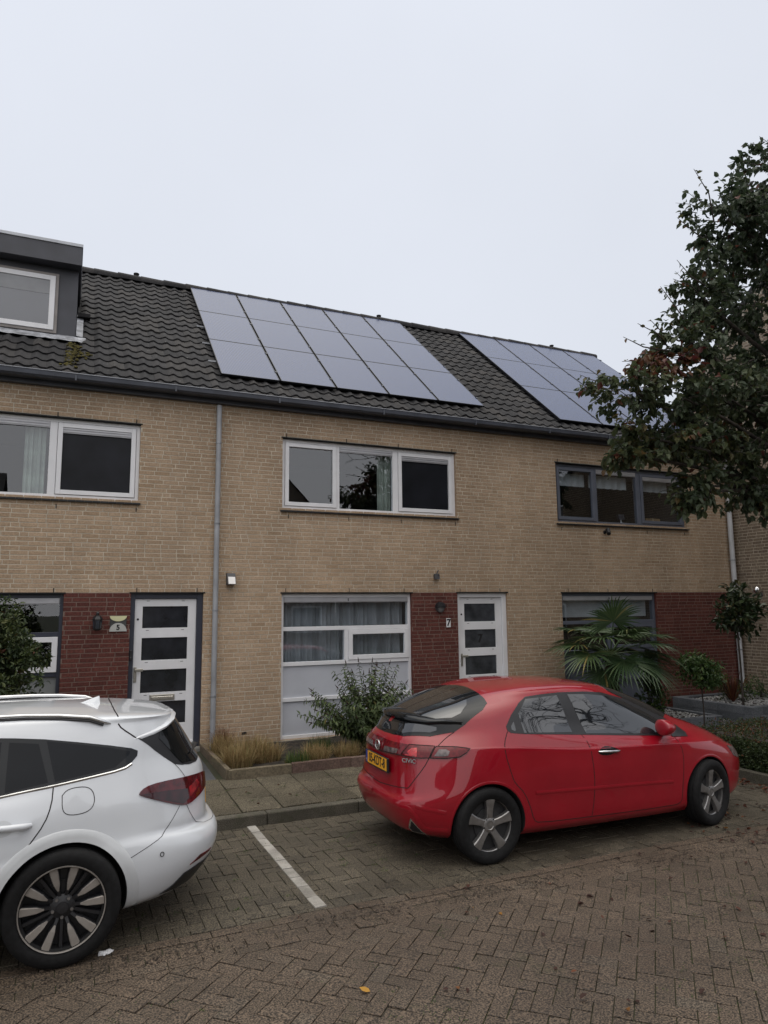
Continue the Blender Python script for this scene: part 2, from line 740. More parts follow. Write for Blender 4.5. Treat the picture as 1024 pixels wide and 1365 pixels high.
def spoke_mb(mb, ang, prof, m=0, mside=0, thick=0.03):
    """prof list of (radius, half width, face depth) along the spoke; outer face towards -Y, y given as negative outwards"""
    ca, sa = math.cos(ang), math.sin(ang)
    vs = []
    for (q, hw, y) in prof:
        for (t, yy) in ((-hw * 1.12, y + thick), (-hw, y + 0.006), (-hw * 0.8, y), (hw * 0.8, y), (hw, y + 0.006), (hw * 1.12, y + thick)):
            X = q * ca - t * sa
            Z = q * sa + t * ca
            vs.append((X, yy, Z))
    k = 6
    for i in range(len(prof) - 1):
        for j in range(k - 1):
            f = (i * k + j, i * k + j + 1, (i + 1) * k + j + 1, (i + 1) * k + j)
            a, b, c, d_ = [vs[q] for q in f]
            mb.poly([a, d_, c, b], m if j in (1, 2, 3) else mside)
M_red = mat('red_paint', (0.25, 0.0035, 0.012), rough=0.35, spec=0.15, var=0.05, scale=3, coat=1.0, coat_rough=0.03)
M_black = mat('black_trim', (0.012, 0.012, 0.014), rough=0.45, var=0.1)
M_gloss = mat('gloss_black', (0.008, 0.009, 0.010), rough=0.05, spec=0.35, var=0.05, ior=1.5)
M_cglass = mat('tinted_glass', (0.012, 0.014, 0.017), rough=0.02, var=0.1, scale=2, ior=1.9)
M_cglass_w = mat('privacy_glass', (0.006, 0.007, 0.009), rough=0.02, spec=0.22, var=0.1, scale=2, ior=1.5)
M_cglass2 = mat('paler_glass', (0.09, 0.10, 0.11), rough=0.03, var=0.25, scale=4, ior=2.1)
M_tyre = mat('tyre_rubber', (0.006, 0.006, 0.0065), rough=0.8, spec=0.3, var=0.25, scale=30, bump=0.2, bscale=150)
M_alloy = mat('grey_alloy', (0.30, 0.29, 0.285), rough=0.4, metal=0.85, var=0.12, scale=15)
M_dark = mat('dark_metal', (0.02, 0.02, 0.022), rough=0.6, var=0.2)  # plain dark metal for wheel back discs, bolts and parking sensors
M_chrome = mat('chrome', (0.75, 0.75, 0.76), rough=0.12, metal=1.0, var=0.05)
M_well = mat('wheel_well_liner', (0.012, 0.012, 0.012), rough=0.9, var=0.2)
M_lens_r = mat('red_lens', (0.42, 0.015, 0.02), rough=0.08, var=0.25, scale=25, ior=1.6)
M_lens_c = mat('clear_lens', (0.13, 0.10, 0.10), rough=0.1, var=0.3, scale=22, ior=1.6)
M_lens_p = mat('smoked_red_lens', (0.12, 0.008, 0.012), rough=0.08, var=0.22, scale=30, ior=1.4)
M_seam = mat('shut_gap', (0.01, 0.006, 0.006), rough=0.9, var=0.1)
M_plate = mat('plate_yellow', (0.75, 0.36, 0.02), rough=0.4, var=0.05)
M_plate_b = mat('plate_blue', (0.02, 0.04, 0.25), rough=0.4, var=0.05)
M_ink = mat('plate_ink', (0.012, 0.012, 0.012), rough=0.5, var=0.05)
M_silver = mat('badge_silver', (0.62, 0.62, 0.62), rough=0.25, metal=0.9, var=0.05)
M_amber = mat('amber_mirror_face', (0.62, 0.22, 0.06), rough=0.2, var=0.2, scale=8)

RED_RINGS = [
    dict(xr=-0.58, xf=3.34, z=[(-0.58, 0.235), (-0.4, 0.215), (0, 0.20), (2.6, 0.18), (3.3, 0.19)], w=[(-0.6, 0.78), (0.3, 0.80), (2.2, 0.80), (3.3, 0.74)], nr=4.5, nf=4),
    dict(xr=-0.68, xf=3.42, z=[(-0.66, 0.275), (0, 0.255), (2.6, 0.24), (3.37, 0.25)], w=[(-0.6, 0.845), (0.3, 0.855), (2.2, 0.855), (3.3, 0.80)], nr=4.5, nf=4),
    dict(xr=-0.735, xf=3.46, z=[(-0.72, 0.36), (0, 0.34), (2.6, 0.32), (3.42, 0.34)], w=[(-0.6, 0.868), (0.3, 0.872), (2.2, 0.872), (3.3, 0.82)], nr=4.6, nf=4),
    dict(xr=-0.765, xf=3.48, z=[(-0.75, 0.46), (0, 0.47), (2.6, 0.45), (3.44, 0.45)], w=[(-0.6, 0.872), (0.3, 0.876), (2.2, 0.876), (3.3, 0.83)], nr=4.8, nf=4),
    dict(xr=-0.762, xf=3.48, z=[(-0.75, 0.53), (0, 0.60), (2.6, 0.57), (3.44, 0.55)], w=[(-0.6, 0.872), (0.3, 0.882), (2.2, 0.880), (3.3, 0.83)], nr=4.8, nf=4),
    dict(xr=-0.725, xf=3.45, z=[(-0.72, 0.585), (0, 0.72), (2.6, 0.67), (3.42, 0.62)], w=[(-0.6, 0.865), (0.3, 0.884), (2.2, 0.880), (3.3, 0.82)], nr=4.6, nf=4),
    dict(xr=-0.700, xf=3.40, z=[(-0.70, 0.76), (0, 0.85), (1.1, 0.79), (2.6, 0.76), (3.37, 0.68)], w=[(-0.6, 0.85), (0.3, 0.880), (2.2, 0.876), (3.3, 0.80)], nr=4.2, nf=4),
    dict(xr=-0.705, xf=3.30, z=[(-0.71, 0.92), (0, 0.965), (1.1, 0.88), (2.2, 0.84), (2.7, 0.81), (3.28, 0.73)], w=[(-0.6, 0.815), (0.3, 0.875), (2.2, 0.871), (3.2, 0.79)], nr=3.8, nf=4),
    dict(xr=-0.699, xf=3.285, z=[(-0.71, 0.935), (0, 0.980), (1.1, 0.895), (2.2, 0.852), (2.7, 0.822), (3.28, 0.742)], w=[(-0.6, 0.805), (0.3, 0.865), (2.2, 0.861), (3.2, 0.785)], nr=3.75, nf=4),
    dict(xr=-0.665, xf=3.08, z=[(-0.68, 1.02), (0.1, 1.055), (1.06, 0.965), (1.83, 0.90), (2.4, 0.875), (3.06, 0.855)], w=[(-0.6, 0.765), (0.3, 0.838), (2.2, 0.835), (3.0, 0.76)], nr=3.2, nf=4),
    dict(xr=-0.630, xf=2.80, z=[(-0.64, 1.065), (0.2, 1.13), (1.06, 1.015), (1.83, 0.945), (2.4, 0.935), (2.78, 0.965)], w=[(-0.5, 0.735), (0.3, 0.80), (2.2, 0.80), (2.7, 0.73)], nr=3.0, nf=4.5),
    dict(xr=-0.555, xf=2.54, z=[(-0.56, 1.175), (0.2, 1.22), (1.06, 1.10), (1.83, 1.04), (2.3, 1.005), (2.5, 1.045)], w=[(-0.45, 0.70), (0.3, 0.755), (2.0, 0.755), (2.45, 0.70)], nr=3.0, nf=5),
    dict(xr=-0.36, xf=2.25, z=[(-0.36, 1.265), (0.2, 1.30), (1.0, 1.245), (1.6, 1.195), (2.0, 1.145), (2.25, 1.19)], w=[(-0.3, 0.655), (0.4, 0.71), (1.7, 0.705), (2.1, 0.66)], nr=3.2, nf=5),
    dict(xr=-0.10, xf=1.93, z=[(-0.1, 1.345), (0.3, 1.365), (1.0, 1.37), (1.4, 1.34), (1.7, 1.285), (1.92, 1.32)], w=[(-0.1, 0.61), (0.5, 0.655), (1.4, 0.65), (1.8, 0.61)], nr=3.4, nf=5),
    dict(xr=0.10, xf=1.66, z=[(0.1, 1.40), (0.5, 1.43), (1.0, 1.44), (1.3, 1.425), (1.66, 1.405)], w=[(0.1, 0.56), (0.6, 0.60), (1.2, 0.60), (1.5, 0.55)], nr=3.4, nf=4.5),
    dict(xr=0.26, xf=1.42, z=[(0.26, 1.437), (0.7, 1.47), (1.4, 1.452)], w=[(0.2, 0.44), (1.2, 0.44)], nr=3, nf=3.5),
    dict(xr=0.48, xf=1.10, z=[(0.48, 1.468), (0.8, 1.487), (1.05, 1.478)], w=[(0.2, 0.2), (1.2, 0.2)], nr=2.5, nf=2.5),
    dict(xr=0.76, xf=0.84, z=[(0.74, 1.491)], w=[(0.2, 0.02)], nr=2, nf=2),
]


def red_wheel(parent, x, y, steer=0.0, side=-1):
    """five-spoke alloy wheel, outer face turned to side"""
    e = bpy.data.objects.new('wheel', None)
    tm = MB()
    tm.lathe(tyre_profile(0.322, 0.227, 0.205), 64, 'Y')
    ob = tm.build('wheel', M_tyre, parent, smooth=40)
    bpy.data.objects.remove(e)
    rm = MB()
    rm.lathe([(0.216, -0.082), (0.222, -0.086), (0.222, -0.078), (0.212, -0.066), (0.200, -0.058), (0.196, 0.05), (0.216, 0.08)], 64, 'Y', m=0)
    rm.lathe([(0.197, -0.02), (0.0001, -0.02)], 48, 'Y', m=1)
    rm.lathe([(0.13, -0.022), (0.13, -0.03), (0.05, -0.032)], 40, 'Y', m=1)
    rm.lathe([(0.064, -0.03), (0.062, -0.064), (0.05, -0.07), (0.034, -0.072), (0.030, -0.068), (0.0001, -0.068)], 40, 'Y', m=0)
    for k in range(5):
        a = R(15 + 72 * k)
        spoke_mb(rm, a, [(0.045, 0.030, -0.066), (0.08, 0.027, -0.070), (0.13, 0.030, -0.074), (0.18, 0.040, -0.078), (0.208, 0.050, -0.078)], 0, 0, 0.04)
        b = R(15 + 36 + 72 * k)
        rm.lathe([(0.0001, -0.069), (0.0085, -0.069), (0.0095, -0.055)], 10, 'Y', (0.052 * math.cos(b), 0, 0.052 * math.sin(b)), m=1)
    rm.v = [(p[0] * 1.07, p[1], p[2] * 1.07) for p in rm.v]
    rm.build('rim', [M_alloy, M_dark], ob, smooth=35)
    ob.location = (x, y, 0.322)
    ob.rotation_euler = (0, 0, steer + (0 if side < 0 else math.pi))
    return ob


def make_red():
    t = thing('red_hatchback', 'wet red five-door hatchback with black split rear window, parked by the kerb', 'car', (3.387, -4.167, 0), R(-1.09))
    t.scale = (0.966,) * 3
    vs, fs = car_body(RED_RINGS)
    sk = Skin(vs, fs)
    body = cut_body('body', vs, fs, [M_red, M_well], t,
                    [(0, 0.325, 0.352, -1.2, -0.56), (2.62, 0.325, 0.352, -1.2, -0.5), (0, 0.325, 0.352, 0.56, 1.2), (2.62, 0.325, 0.352, 0.5, 1.2)])
    red_wheel(t, 0, -0.765)
    red_wheel(t, 2.62, -0.765, R(13))
    red_wheel(t, 0, 0.765, 0, 1)
    red_wheel(t, 2.62, 0.765, R(13), 1)

    def part(name, pts, d, m, off=0.003, mirror=True, rnd=0, parent=t, grid=0.035, rim=True):
        q = MB()
        decal(q, sk, pts, d, off, grid, mirror=mirror, rnd=rnd, rim=rim)
        if mirror and min(abs(p[1]) for p in pts) > 1e-4:
            return split_build(q, name, m, parent, smooth=40)[0]
        return q.build(name, m, parent, smooth=40)
    # door glass band: black frame, then each pane on top of it
    side = (0, -1, 0.12)
    dlo = [(0.244, -0.762, 1.139), (0.247, -0.78, 1.102), (0.277, -0.793, 1.082), (0.417, -0.809, 1.065), (1.056, -0.805, 1.009), (1.83, -0.798, 0.941),
           (2.395, -0.772, 0.893), (2.44, -0.737, 0.908), (2.39, -0.63, 0.985), (2.251, -0.60, 1.085), (2.09, -0.60, 1.165), (1.782, -0.60, 1.285),
           (1.471, -0.606, 1.36), (1.229, -0.638, 1.385), (0.926, -0.642, 1.394), (0.702, -0.644, 1.386), (0.542, -0.644, 1.374), (0.445, -0.675, 1.326), (0.327, -0.725, 1.233)]
    part('window_frame', dlo, side, M_black, 0.003)
    part('side_window', [(0.292, -0.768, 1.136), (0.288, -0.782, 1.106), (0.322, -0.792, 1.092), (0.332, -0.784, 1.11), (0.33, -0.754, 1.174)], side, M_cglass, 0.005)
    part('side_window', [(0.399, -0.727, 1.235), (0.531, -0.659, 1.353), (0.895, -0.655, 1.369), (0.954, -0.794, 1.038), (0.409, -0.804, 1.074)], side, M_cglass, 0.005)
    part('side_window', [(1.021, -0.653, 1.37), (1.254, -0.649, 1.359), (1.527, -0.626, 1.32), (1.766, -0.603, 1.245), (2.003, -0.637, 1.128), (2.143, -0.66, 1.052),
                         (2.09, -0.732, 1.0), (1.99, -0.788, 0.945), (1.115, -0.796, 1.015)], side, M_cglass, 0.005)
    part('windscreen', [(1.55, 0, 1.40), (1.55, -0.4, 1.39), (1.62, -0.53, 1.35), (1.95, -0.575, 1.24), (2.3, -0.60, 1.10), (2.5, -0.40, 1.06), (2.56, 0, 1.04)], (0.45, -0.05, 0.9), M_cglass, 0.004)
    # split rear window
    rear = (-0.62, -0.42, 0.66)
    blk = [(-0.648, 0, 1.047), (-0.637, -0.192, 1.047), (-0.595, -0.333, 1.049), (-0.421, -0.53, 1.064), (-0.224, -0.628, 1.103), (-0.119, -0.648, 1.165), (0.074, -0.642, 1.282),
           (0.146, -0.603, 1.333), (0.157, -0.534, 1.369), (0.177, -0.339, 1.412), (0.216, -0.098, 1.428), (0.222, 0, 1.43)]
    rw = part('rear_window', blk, rear, M_gloss, 0.003)
    part('upper_pane', [(-0.455, 0, 1.225), (-0.44, -0.30, 1.22), (-0.336, -0.487, 1.208), (-0.21, -0.567, 1.219), (-0.124, -0.579, 1.254), (-0.032, -0.53, 1.315), (0.02, -0.44, 1.355), (0.06, -0.25, 1.385), (0.08, 0, 1.395)],
         rear, M_cglass, 0.005, parent=rw)
    part('lower_pane', [(-0.60, 0, 1.15), (-0.565, -0.25, 1.15), (-0.418, -0.468, 1.15), (-0.351, -0.529, 1.14), (-0.358, -0.54, 1.115), (-0.411, -0.511, 1.095), (-0.584, -0.309, 1.074), (-0.625, 0, 1.07)],
         rear, M_cglass, 0.005, parent=rw)
    q = MB()
    st = [(-0.515, 0.0, 1.20), (-0.512, 0.157, 1.198), (-0.476, 0.341, 1.19), (-0.379, 0.482, 1.18), (-0.257, 0.568, 1.184), (-0.14, 0.64, 1.18)]
    full = [Vector((x, -y, z)) for x, y, z in reversed(st)] + [Vector(p) for p in st[1:]]
    rows = []
    for i, p in enumerate(full):
        loc, no = sk.hit(p, Vector((-0.62, 0.42 * (1 if p.y > 0 else -1) * min(1, abs(p.y) * 3), 0.66)))
        f = 1 - (abs(p.y) / 0.66) ** 2.5
        out = Vector((-1, p.y * 0.5, 0)).normalized()
        e = 0.012 + 0.055 * f
        rows.append([loc + Vector((0.07, 0, 0.035)) * (0.3 + f), loc + out * e * 0.6 + Vector((0, 0, 0.030)) * (0.3 + f), loc + out * e + Vector((0, 0, 0.014)), loc + out * e + Vector((0, 0, -0.006)), loc - Vector((0.01, 0, 0.03))])
    vs2 = [tuple(p) for r_ in rows for p in r_]
    q.faces(vs2, [(i * 5 + j, (i + 1) * 5 + j, (i + 1) * 5 + j + 1, i * 5 + j + 1) for i in range(len(rows) - 1) for j in range(4)])
    q.build('spoiler', M_gloss, t, smooth=50)
    # lamps
    rq = (-0.75, -0.65, 0.1)
    part('tail_lamp', [(-0.478, -0.644, 0.902), (-0.410, -0.628, 0.990), (-0.253, -0.717, 0.988), (-0.141, -0.769, 0.974), (-0.181, -0.771, 0.944), (-0.249, -0.759, 0.91), (-0.37, -0.711, 0.90)], rq, M_lens_p, 0.009)
    part('clear_lens', [(-0.43, -0.645, 0.915), (-0.385, -0.65, 0.965), (-0.33, -0.68, 0.965), (-0.30, -0.70, 0.955), (-0.33, -0.71, 0.92), (-0.38, -0.69, 0.915)], rq, M_lens_c, 0.011)
    part('tail_lamp', [(-0.662, -0.427, 0.902), (-0.591, -0.45, 0.993), (-0.42, -0.622, 0.992), (-0.487, -0.640, 0.902), (-0.584, -0.555, 0.895)], rq, M_lens_p, 0.009)
    part('brake_lens', [(-0.64, -0.46, 0.91), (-0.585, -0.49, 0.965), (-0.54, -0.52, 0.97), (-0.545, -0.54, 0.94), (-0.56, -0.555, 0.905)], rq, M_lens_r, 0.011)
    part('light_bar', [(-0.70, 0, 0.885), (-0.70, -0.103, 0.887), (-0.664, -0.42, 0.905), (-0.594, -0.447, 0.991), (-0.667, -0.259, 0.995), (-0.69, 0, 1.0)], (-1, -0.2, 0.1), M_lens_p, 0.009)
    part('reversing_lamp', [(-0.695, -0.13, 0.897), (-0.675, -0.37, 0.912), (-0.65, -0.37, 0.945), (-0.68, -0.14, 0.94)], (-1, -0.2, 0.1), M_lens_c, 0.011)
    q = MB()
    for x_ in (-0.036, 0.036):
        q.poly([(-0.722, -x_ * 1.0 - 0.007, 0.962), (-0.722, -x_ * 1.0 + 0.007, 0.962), (-0.726, -x_ * 0.62 + 0.007, 0.90), (-0.726, -x_ * 0.62 - 0.007, 0.90)])
    q.box(-0.726, -0.718, -0.03, 0.03, 0.925, 0.936)
    q.tube([(-0.72, 0.052 * math.cos(a), 0.931 + 0.045 * math.sin(a)) for a in [R(30 * k) for k in range(13)]], 0.006, 6)
    q.build('emblem', M_silver, t, smooth=40)
    # number plate
    pl = MB()
    pl.box(-0.738, -0.715, -0.275, 0.275, 0.722, 0.850, 0, ch=0.004)
    plate = pl.build('number_plate', M_black, t)
    pl = MB()
    pl.box(-0.7395, -0.735, -0.257, 0.21, 0.735, 0.845, 0)
    pl.box(-0.7395, -0.735, 0.212, 0.257, 0.735, 0.845, 1)
    pl.build('plate_face', [M_plate, M_plate_b], plate)
    Mx = Matrix.Translation((-0.7405, -0.024, 0.790)) @ Matrix.Rotation(R(-90), 4, 'Z')
    tx = MB()
    tx.addbm(text_mesh('05-KDT-8', 0.118, 0.001, 0.0024, 0.80), 0, 0.5, Mx)
    tx.build('plate_characters', M_ink, plate)
    tx = MB()
    tx.addbm(text_mesh('NL', 0.035, 0.001, 0.0006), 0, 0.5, Matrix.Translation((-0.7405, 0.235, 0.755)) @ Matrix.Rotation(R(-90), 4, 'Z'))
    tx.build('country_code', M_silver, plate)
    tx = MB()
    tx.addbm(text_mesh('CIVIC', 0.05, 0.003, 0.0012, 1.15), 0, 0.5, Matrix.Translation((-0.632, -0.522, 0.868)) @ Matrix.Rotation(R(-55), 4, 'Z'))
    tx.build('badge_lettering', M_silver, t)
    # shut lines
    q = MB()
    sd_ = (0, -1, 0.05)
    seam(q, sk, [(0.245, -0.782, 1.096), (0.186, -0.82, 1.01), (0.169, -0.849, 0.927), (0.226, -0.872, 0.711), (0.253, -0.874, 0.659), (0.341, -0.876, 0.574), (0.401, -0.871, 0.453), (0.438, -0.866, 0.322), (0.494, -0.864, 0.292), (1.081, -0.866, 0.277), (1.724, -0.863, 0.264), (2.130, -0.86, 0.265)], sd_, mirror=True)
    seam(q, sk, [(1.056, -0.805, 1.009), (1.098, -0.853, 0.928), (1.108, -0.877, 0.838), (1.121, -0.883, 0.704), (1.125, -0.881, 0.571), (1.114, -0.875, 0.439), (1.083, -0.87, 0.285)], sd_, mirror=True)
    seam(q, sk, [(2.217, -0.80, 0.899), (2.224, -0.855, 0.84), (2.251, -0.87, 0.762), (2.245, -0.873, 0.621), (2.211, -0.869, 0.37), (2.196, -0.863, 0.286), (2.13, -0.86, 0.265)], sd_, mirror=True)
    seam(q, sk, [(-0.224, -0.628, 1.103), (-0.304, -0.62, 1.059), (-0.401, -0.633, 0.992), (-0.49, -0.640, 0.90), (-0.534, -0.628, 0.821), (-0.645, -0.553, 0.654), (-0.66, -0.53, 0.635), (-0.725, -0.104, 0.60), (-0.73, 0, 0.60)], (-0.8, -0.6, 0.2), mirror=True)
    lo = [(-0.478, -0.644, 0.902), (-0.410, -0.628, 0.990), (-0.253, -0.717, 0.988), (-0.141, -0.769, 0.974), (-0.181, -0.771, 0.944), (-0.249, -0.759, 0.91), (-0.37, -0.711, 0.90)]
    seam(q, sk, lo + lo[:1], rq, wd=0.008, off=0.010, rnd=0, mirror=True)
    lo = [(-0.662, -0.427, 0.902), (-0.591, -0.45, 0.993), (-0.42, -0.622, 0.992), (-0.487, -0.640, 0.902), (-0.584, -0.555, 0.895)]
    seam(q, sk, lo + lo[:1], rq, wd=0.006, off=0.0115, rnd=0, mirror=True)
    seam(q, sk, [(-0.70, 0, 0.885), (-0.70, -0.103, 0.887), (-0.664, -0.42, 0.905)], (-1, -0.2, 0.1), wd=0.008, off=0.010, rnd=0, mirror=True)
    q.build('panel_seam', M_seam, t)
    # pressed creases
    q = MB()
    seam(q, sk, [(0.465, -0.877, 0.555), (1.155, -0.879, 0.528), (1.729, -0.878, 0.509), (2.098, -0.874, 0.49)], sd_, wd=0.022, ridge=0.008, mirror=True)
    split_build(q, 'body_crease', M_red, t, smooth=60)
    q = MB()
    seam(q, sk, [(-0.73, 0, 0.505), (-0.768, -0.168, 0.50), (-0.742, -0.479, 0.499), (-0.686, -0.604, 0.486), (-0.647, -0.641, 0.441), (-0.572, -0.656, 0.327), (-0.537, -0.672, 0.308), (-0.379, -0.752, 0.298)], (-0.8, -0.6, 0.2), wd=0.03, ridge=0.009, mirror=True)
    q.build('body_crease', M_red, t, smooth=60)
    q = MB()
    seam(q, sk, [(-0.635, -0.663, 0.512), (-0.404, -0.781, 0.457)], (-0.7, -0.7, 0.1), wd=0.024, ridge=0.007, mirror=True)
    split_build(q, 'body_crease', M_red, t, smooth=60)
    # arch lips
    q = MB()
    for ax in (0.0, 2.62):
        arc = [(ax + 0.364 * math.cos(R(a)), -0.87, 0.325 + 0.364 * math.sin(R(a))) for a in range(-15, 200, 6)]
        seam(q, sk, arc, (0, -1, 0), wd=0.014, ridge=0.005, mirror=True, rnd=0)
    split_build(q, 'wheel_arch_lip', M_red, t, key=lambda c: (c.y > 0, c.x > 1.3), smooth=60)
    # exhaust finishers
    part('exhaust_finisher', [(-0.665, -0.607, 0.405), (-0.522, -0.637, 0.262), (-0.626, -0.545, 0.275), (-0.655, -0.545, 0.314)], (-0.8, -0.6, 0), M_chrome, 0.006)
    part('exhaust_opening', [(-0.65, -0.605, 0.382), (-0.552, -0.630, 0.278), (-0.622, -0.56, 0.285), (-0.643, -0.558, 0.315)], (-0.8, -0.6, 0), M_seam, 0.008)
    # door handle
    rec = part('handle_recess', [(1.174, -0.872, 0.852), (1.259, -0.856, 0.895), (1.335, -0.86, 0.89), (1.446, -0.871, 0.852), (1.431, -0.876, 0.832), (1.295, -0.879, 0.812), (1.218, -0.878, 0.822)], sd_, M_gloss, 0.003, rnd=1)
    q = MB()
    for sg in (-1, 1):
        q.tube([(1.19, sg * 0.880, 0.855), (1.23, sg * 0.898, 0.854), (1.33, sg * 0.902, 0.85), (1.41, sg * 0.896, 0.846), (1.445, sg * 0.878, 0.844)], [0.006, 0.012, 0.012, 0.012, 0.006], 8)
    split_build(q, 'door_handle', M_chrome, t, smooth=60)
    # wing mirrors
    q = MB()
    for sg in (-1, 1):
        bm = bmesh.new()
        bmesh.ops.create_uvsphere(bm, u_segments=20, v_segments=12, radius=1)
        for v in bm.verts:
            c = v.co.copy()
            xx = c.x if c.x > -0.15 else -0.15 + (c.x + 0.15) * 0.22
            v.co = Vector((1.99 + xx * 0.12, sg * (0.90 + c.y * 0.105), 1.02 + c.z * (0.078 + 0.01 * c.y * sg)))
        for f in bm.faces:
            f.material_index = 0
        q.addbm(bm, 0)
        q.tube([(2.10, sg * 0.77, 0.95), (2.02, sg * 0.86, 0.98)], [0.035, 0.03], 10, m=1)
    split_build(q, 'wing_mirror', [M_red, M_black], t, smooth=50)
    part('mirror_base', [(2.358, -0.657, 0.975), (2.395, -0.697, 0.948), (2.419, -0.776, 0.884), (2.186, -0.802, 0.902), (2.187, -0.783, 0.925)], sd_, M_black, 0.007)
    q = MB()
    decal(q, sk, [(3.05, -0.70, 0.73), (3.19, -0.64, 0.70), (3.30, -0.50, 0.68), (3.33, -0.45, 0.60), (3.25, -0.66, 0.58), (3.12, -0.70, 0.62)], (0.8, -0.6, 0.2), 0.004, mirror=True)
    split_build(q, 'headlamp', M_lens_c, t, smooth=40)
    part('grille', [(3.42, 0, 0.62), (3.42, -0.42, 0.61), (3.44, -0.44, 0.56), (3.45, 0, 0.55)], (1, -0.1, 0.1), M_gloss, 0.004)
    part('air_intake', [(3.44, 0, 0.42), (3.42, -0.5, 0.42), (3.40, -0.45, 0.31), (3.42, 0, 0.30)], (1, -0.1, 0), M_black, 0.004)
    return t, sk, body
M_white = mat('white_paint', (0.57, 0.59, 0.62), rough=0.3, var=0.015, scale=3, coat=1.0, coat_rough=0.03)
M_wlow = mat('dusty_white_paint', (0.50, 0.515, 0.53), rough=0.4, var=0.03, scale=8, coat=0.6, coat_rough=0.15)
M_wrim = mat('machined_alloy_face', (0.30, 0.275, 0.25), rough=0.4, metal=0.4, var=0.06)
M_lens_d = mat('dark_red_lens', (0.085, 0.006, 0.009), rough=0.06, var=0.25, scale=16, ior=1.6)
M_lens_k = mat('blackened_red_lens', (0.03, 0.004, 0.006), rough=0.06, var=0.3, scale=20, ior=1.6)
M_lens_b = mat('bright_red_lens', (0.26, 0.012, 0.016), rough=0.08, var=0.3, scale=20, ior=1.6)

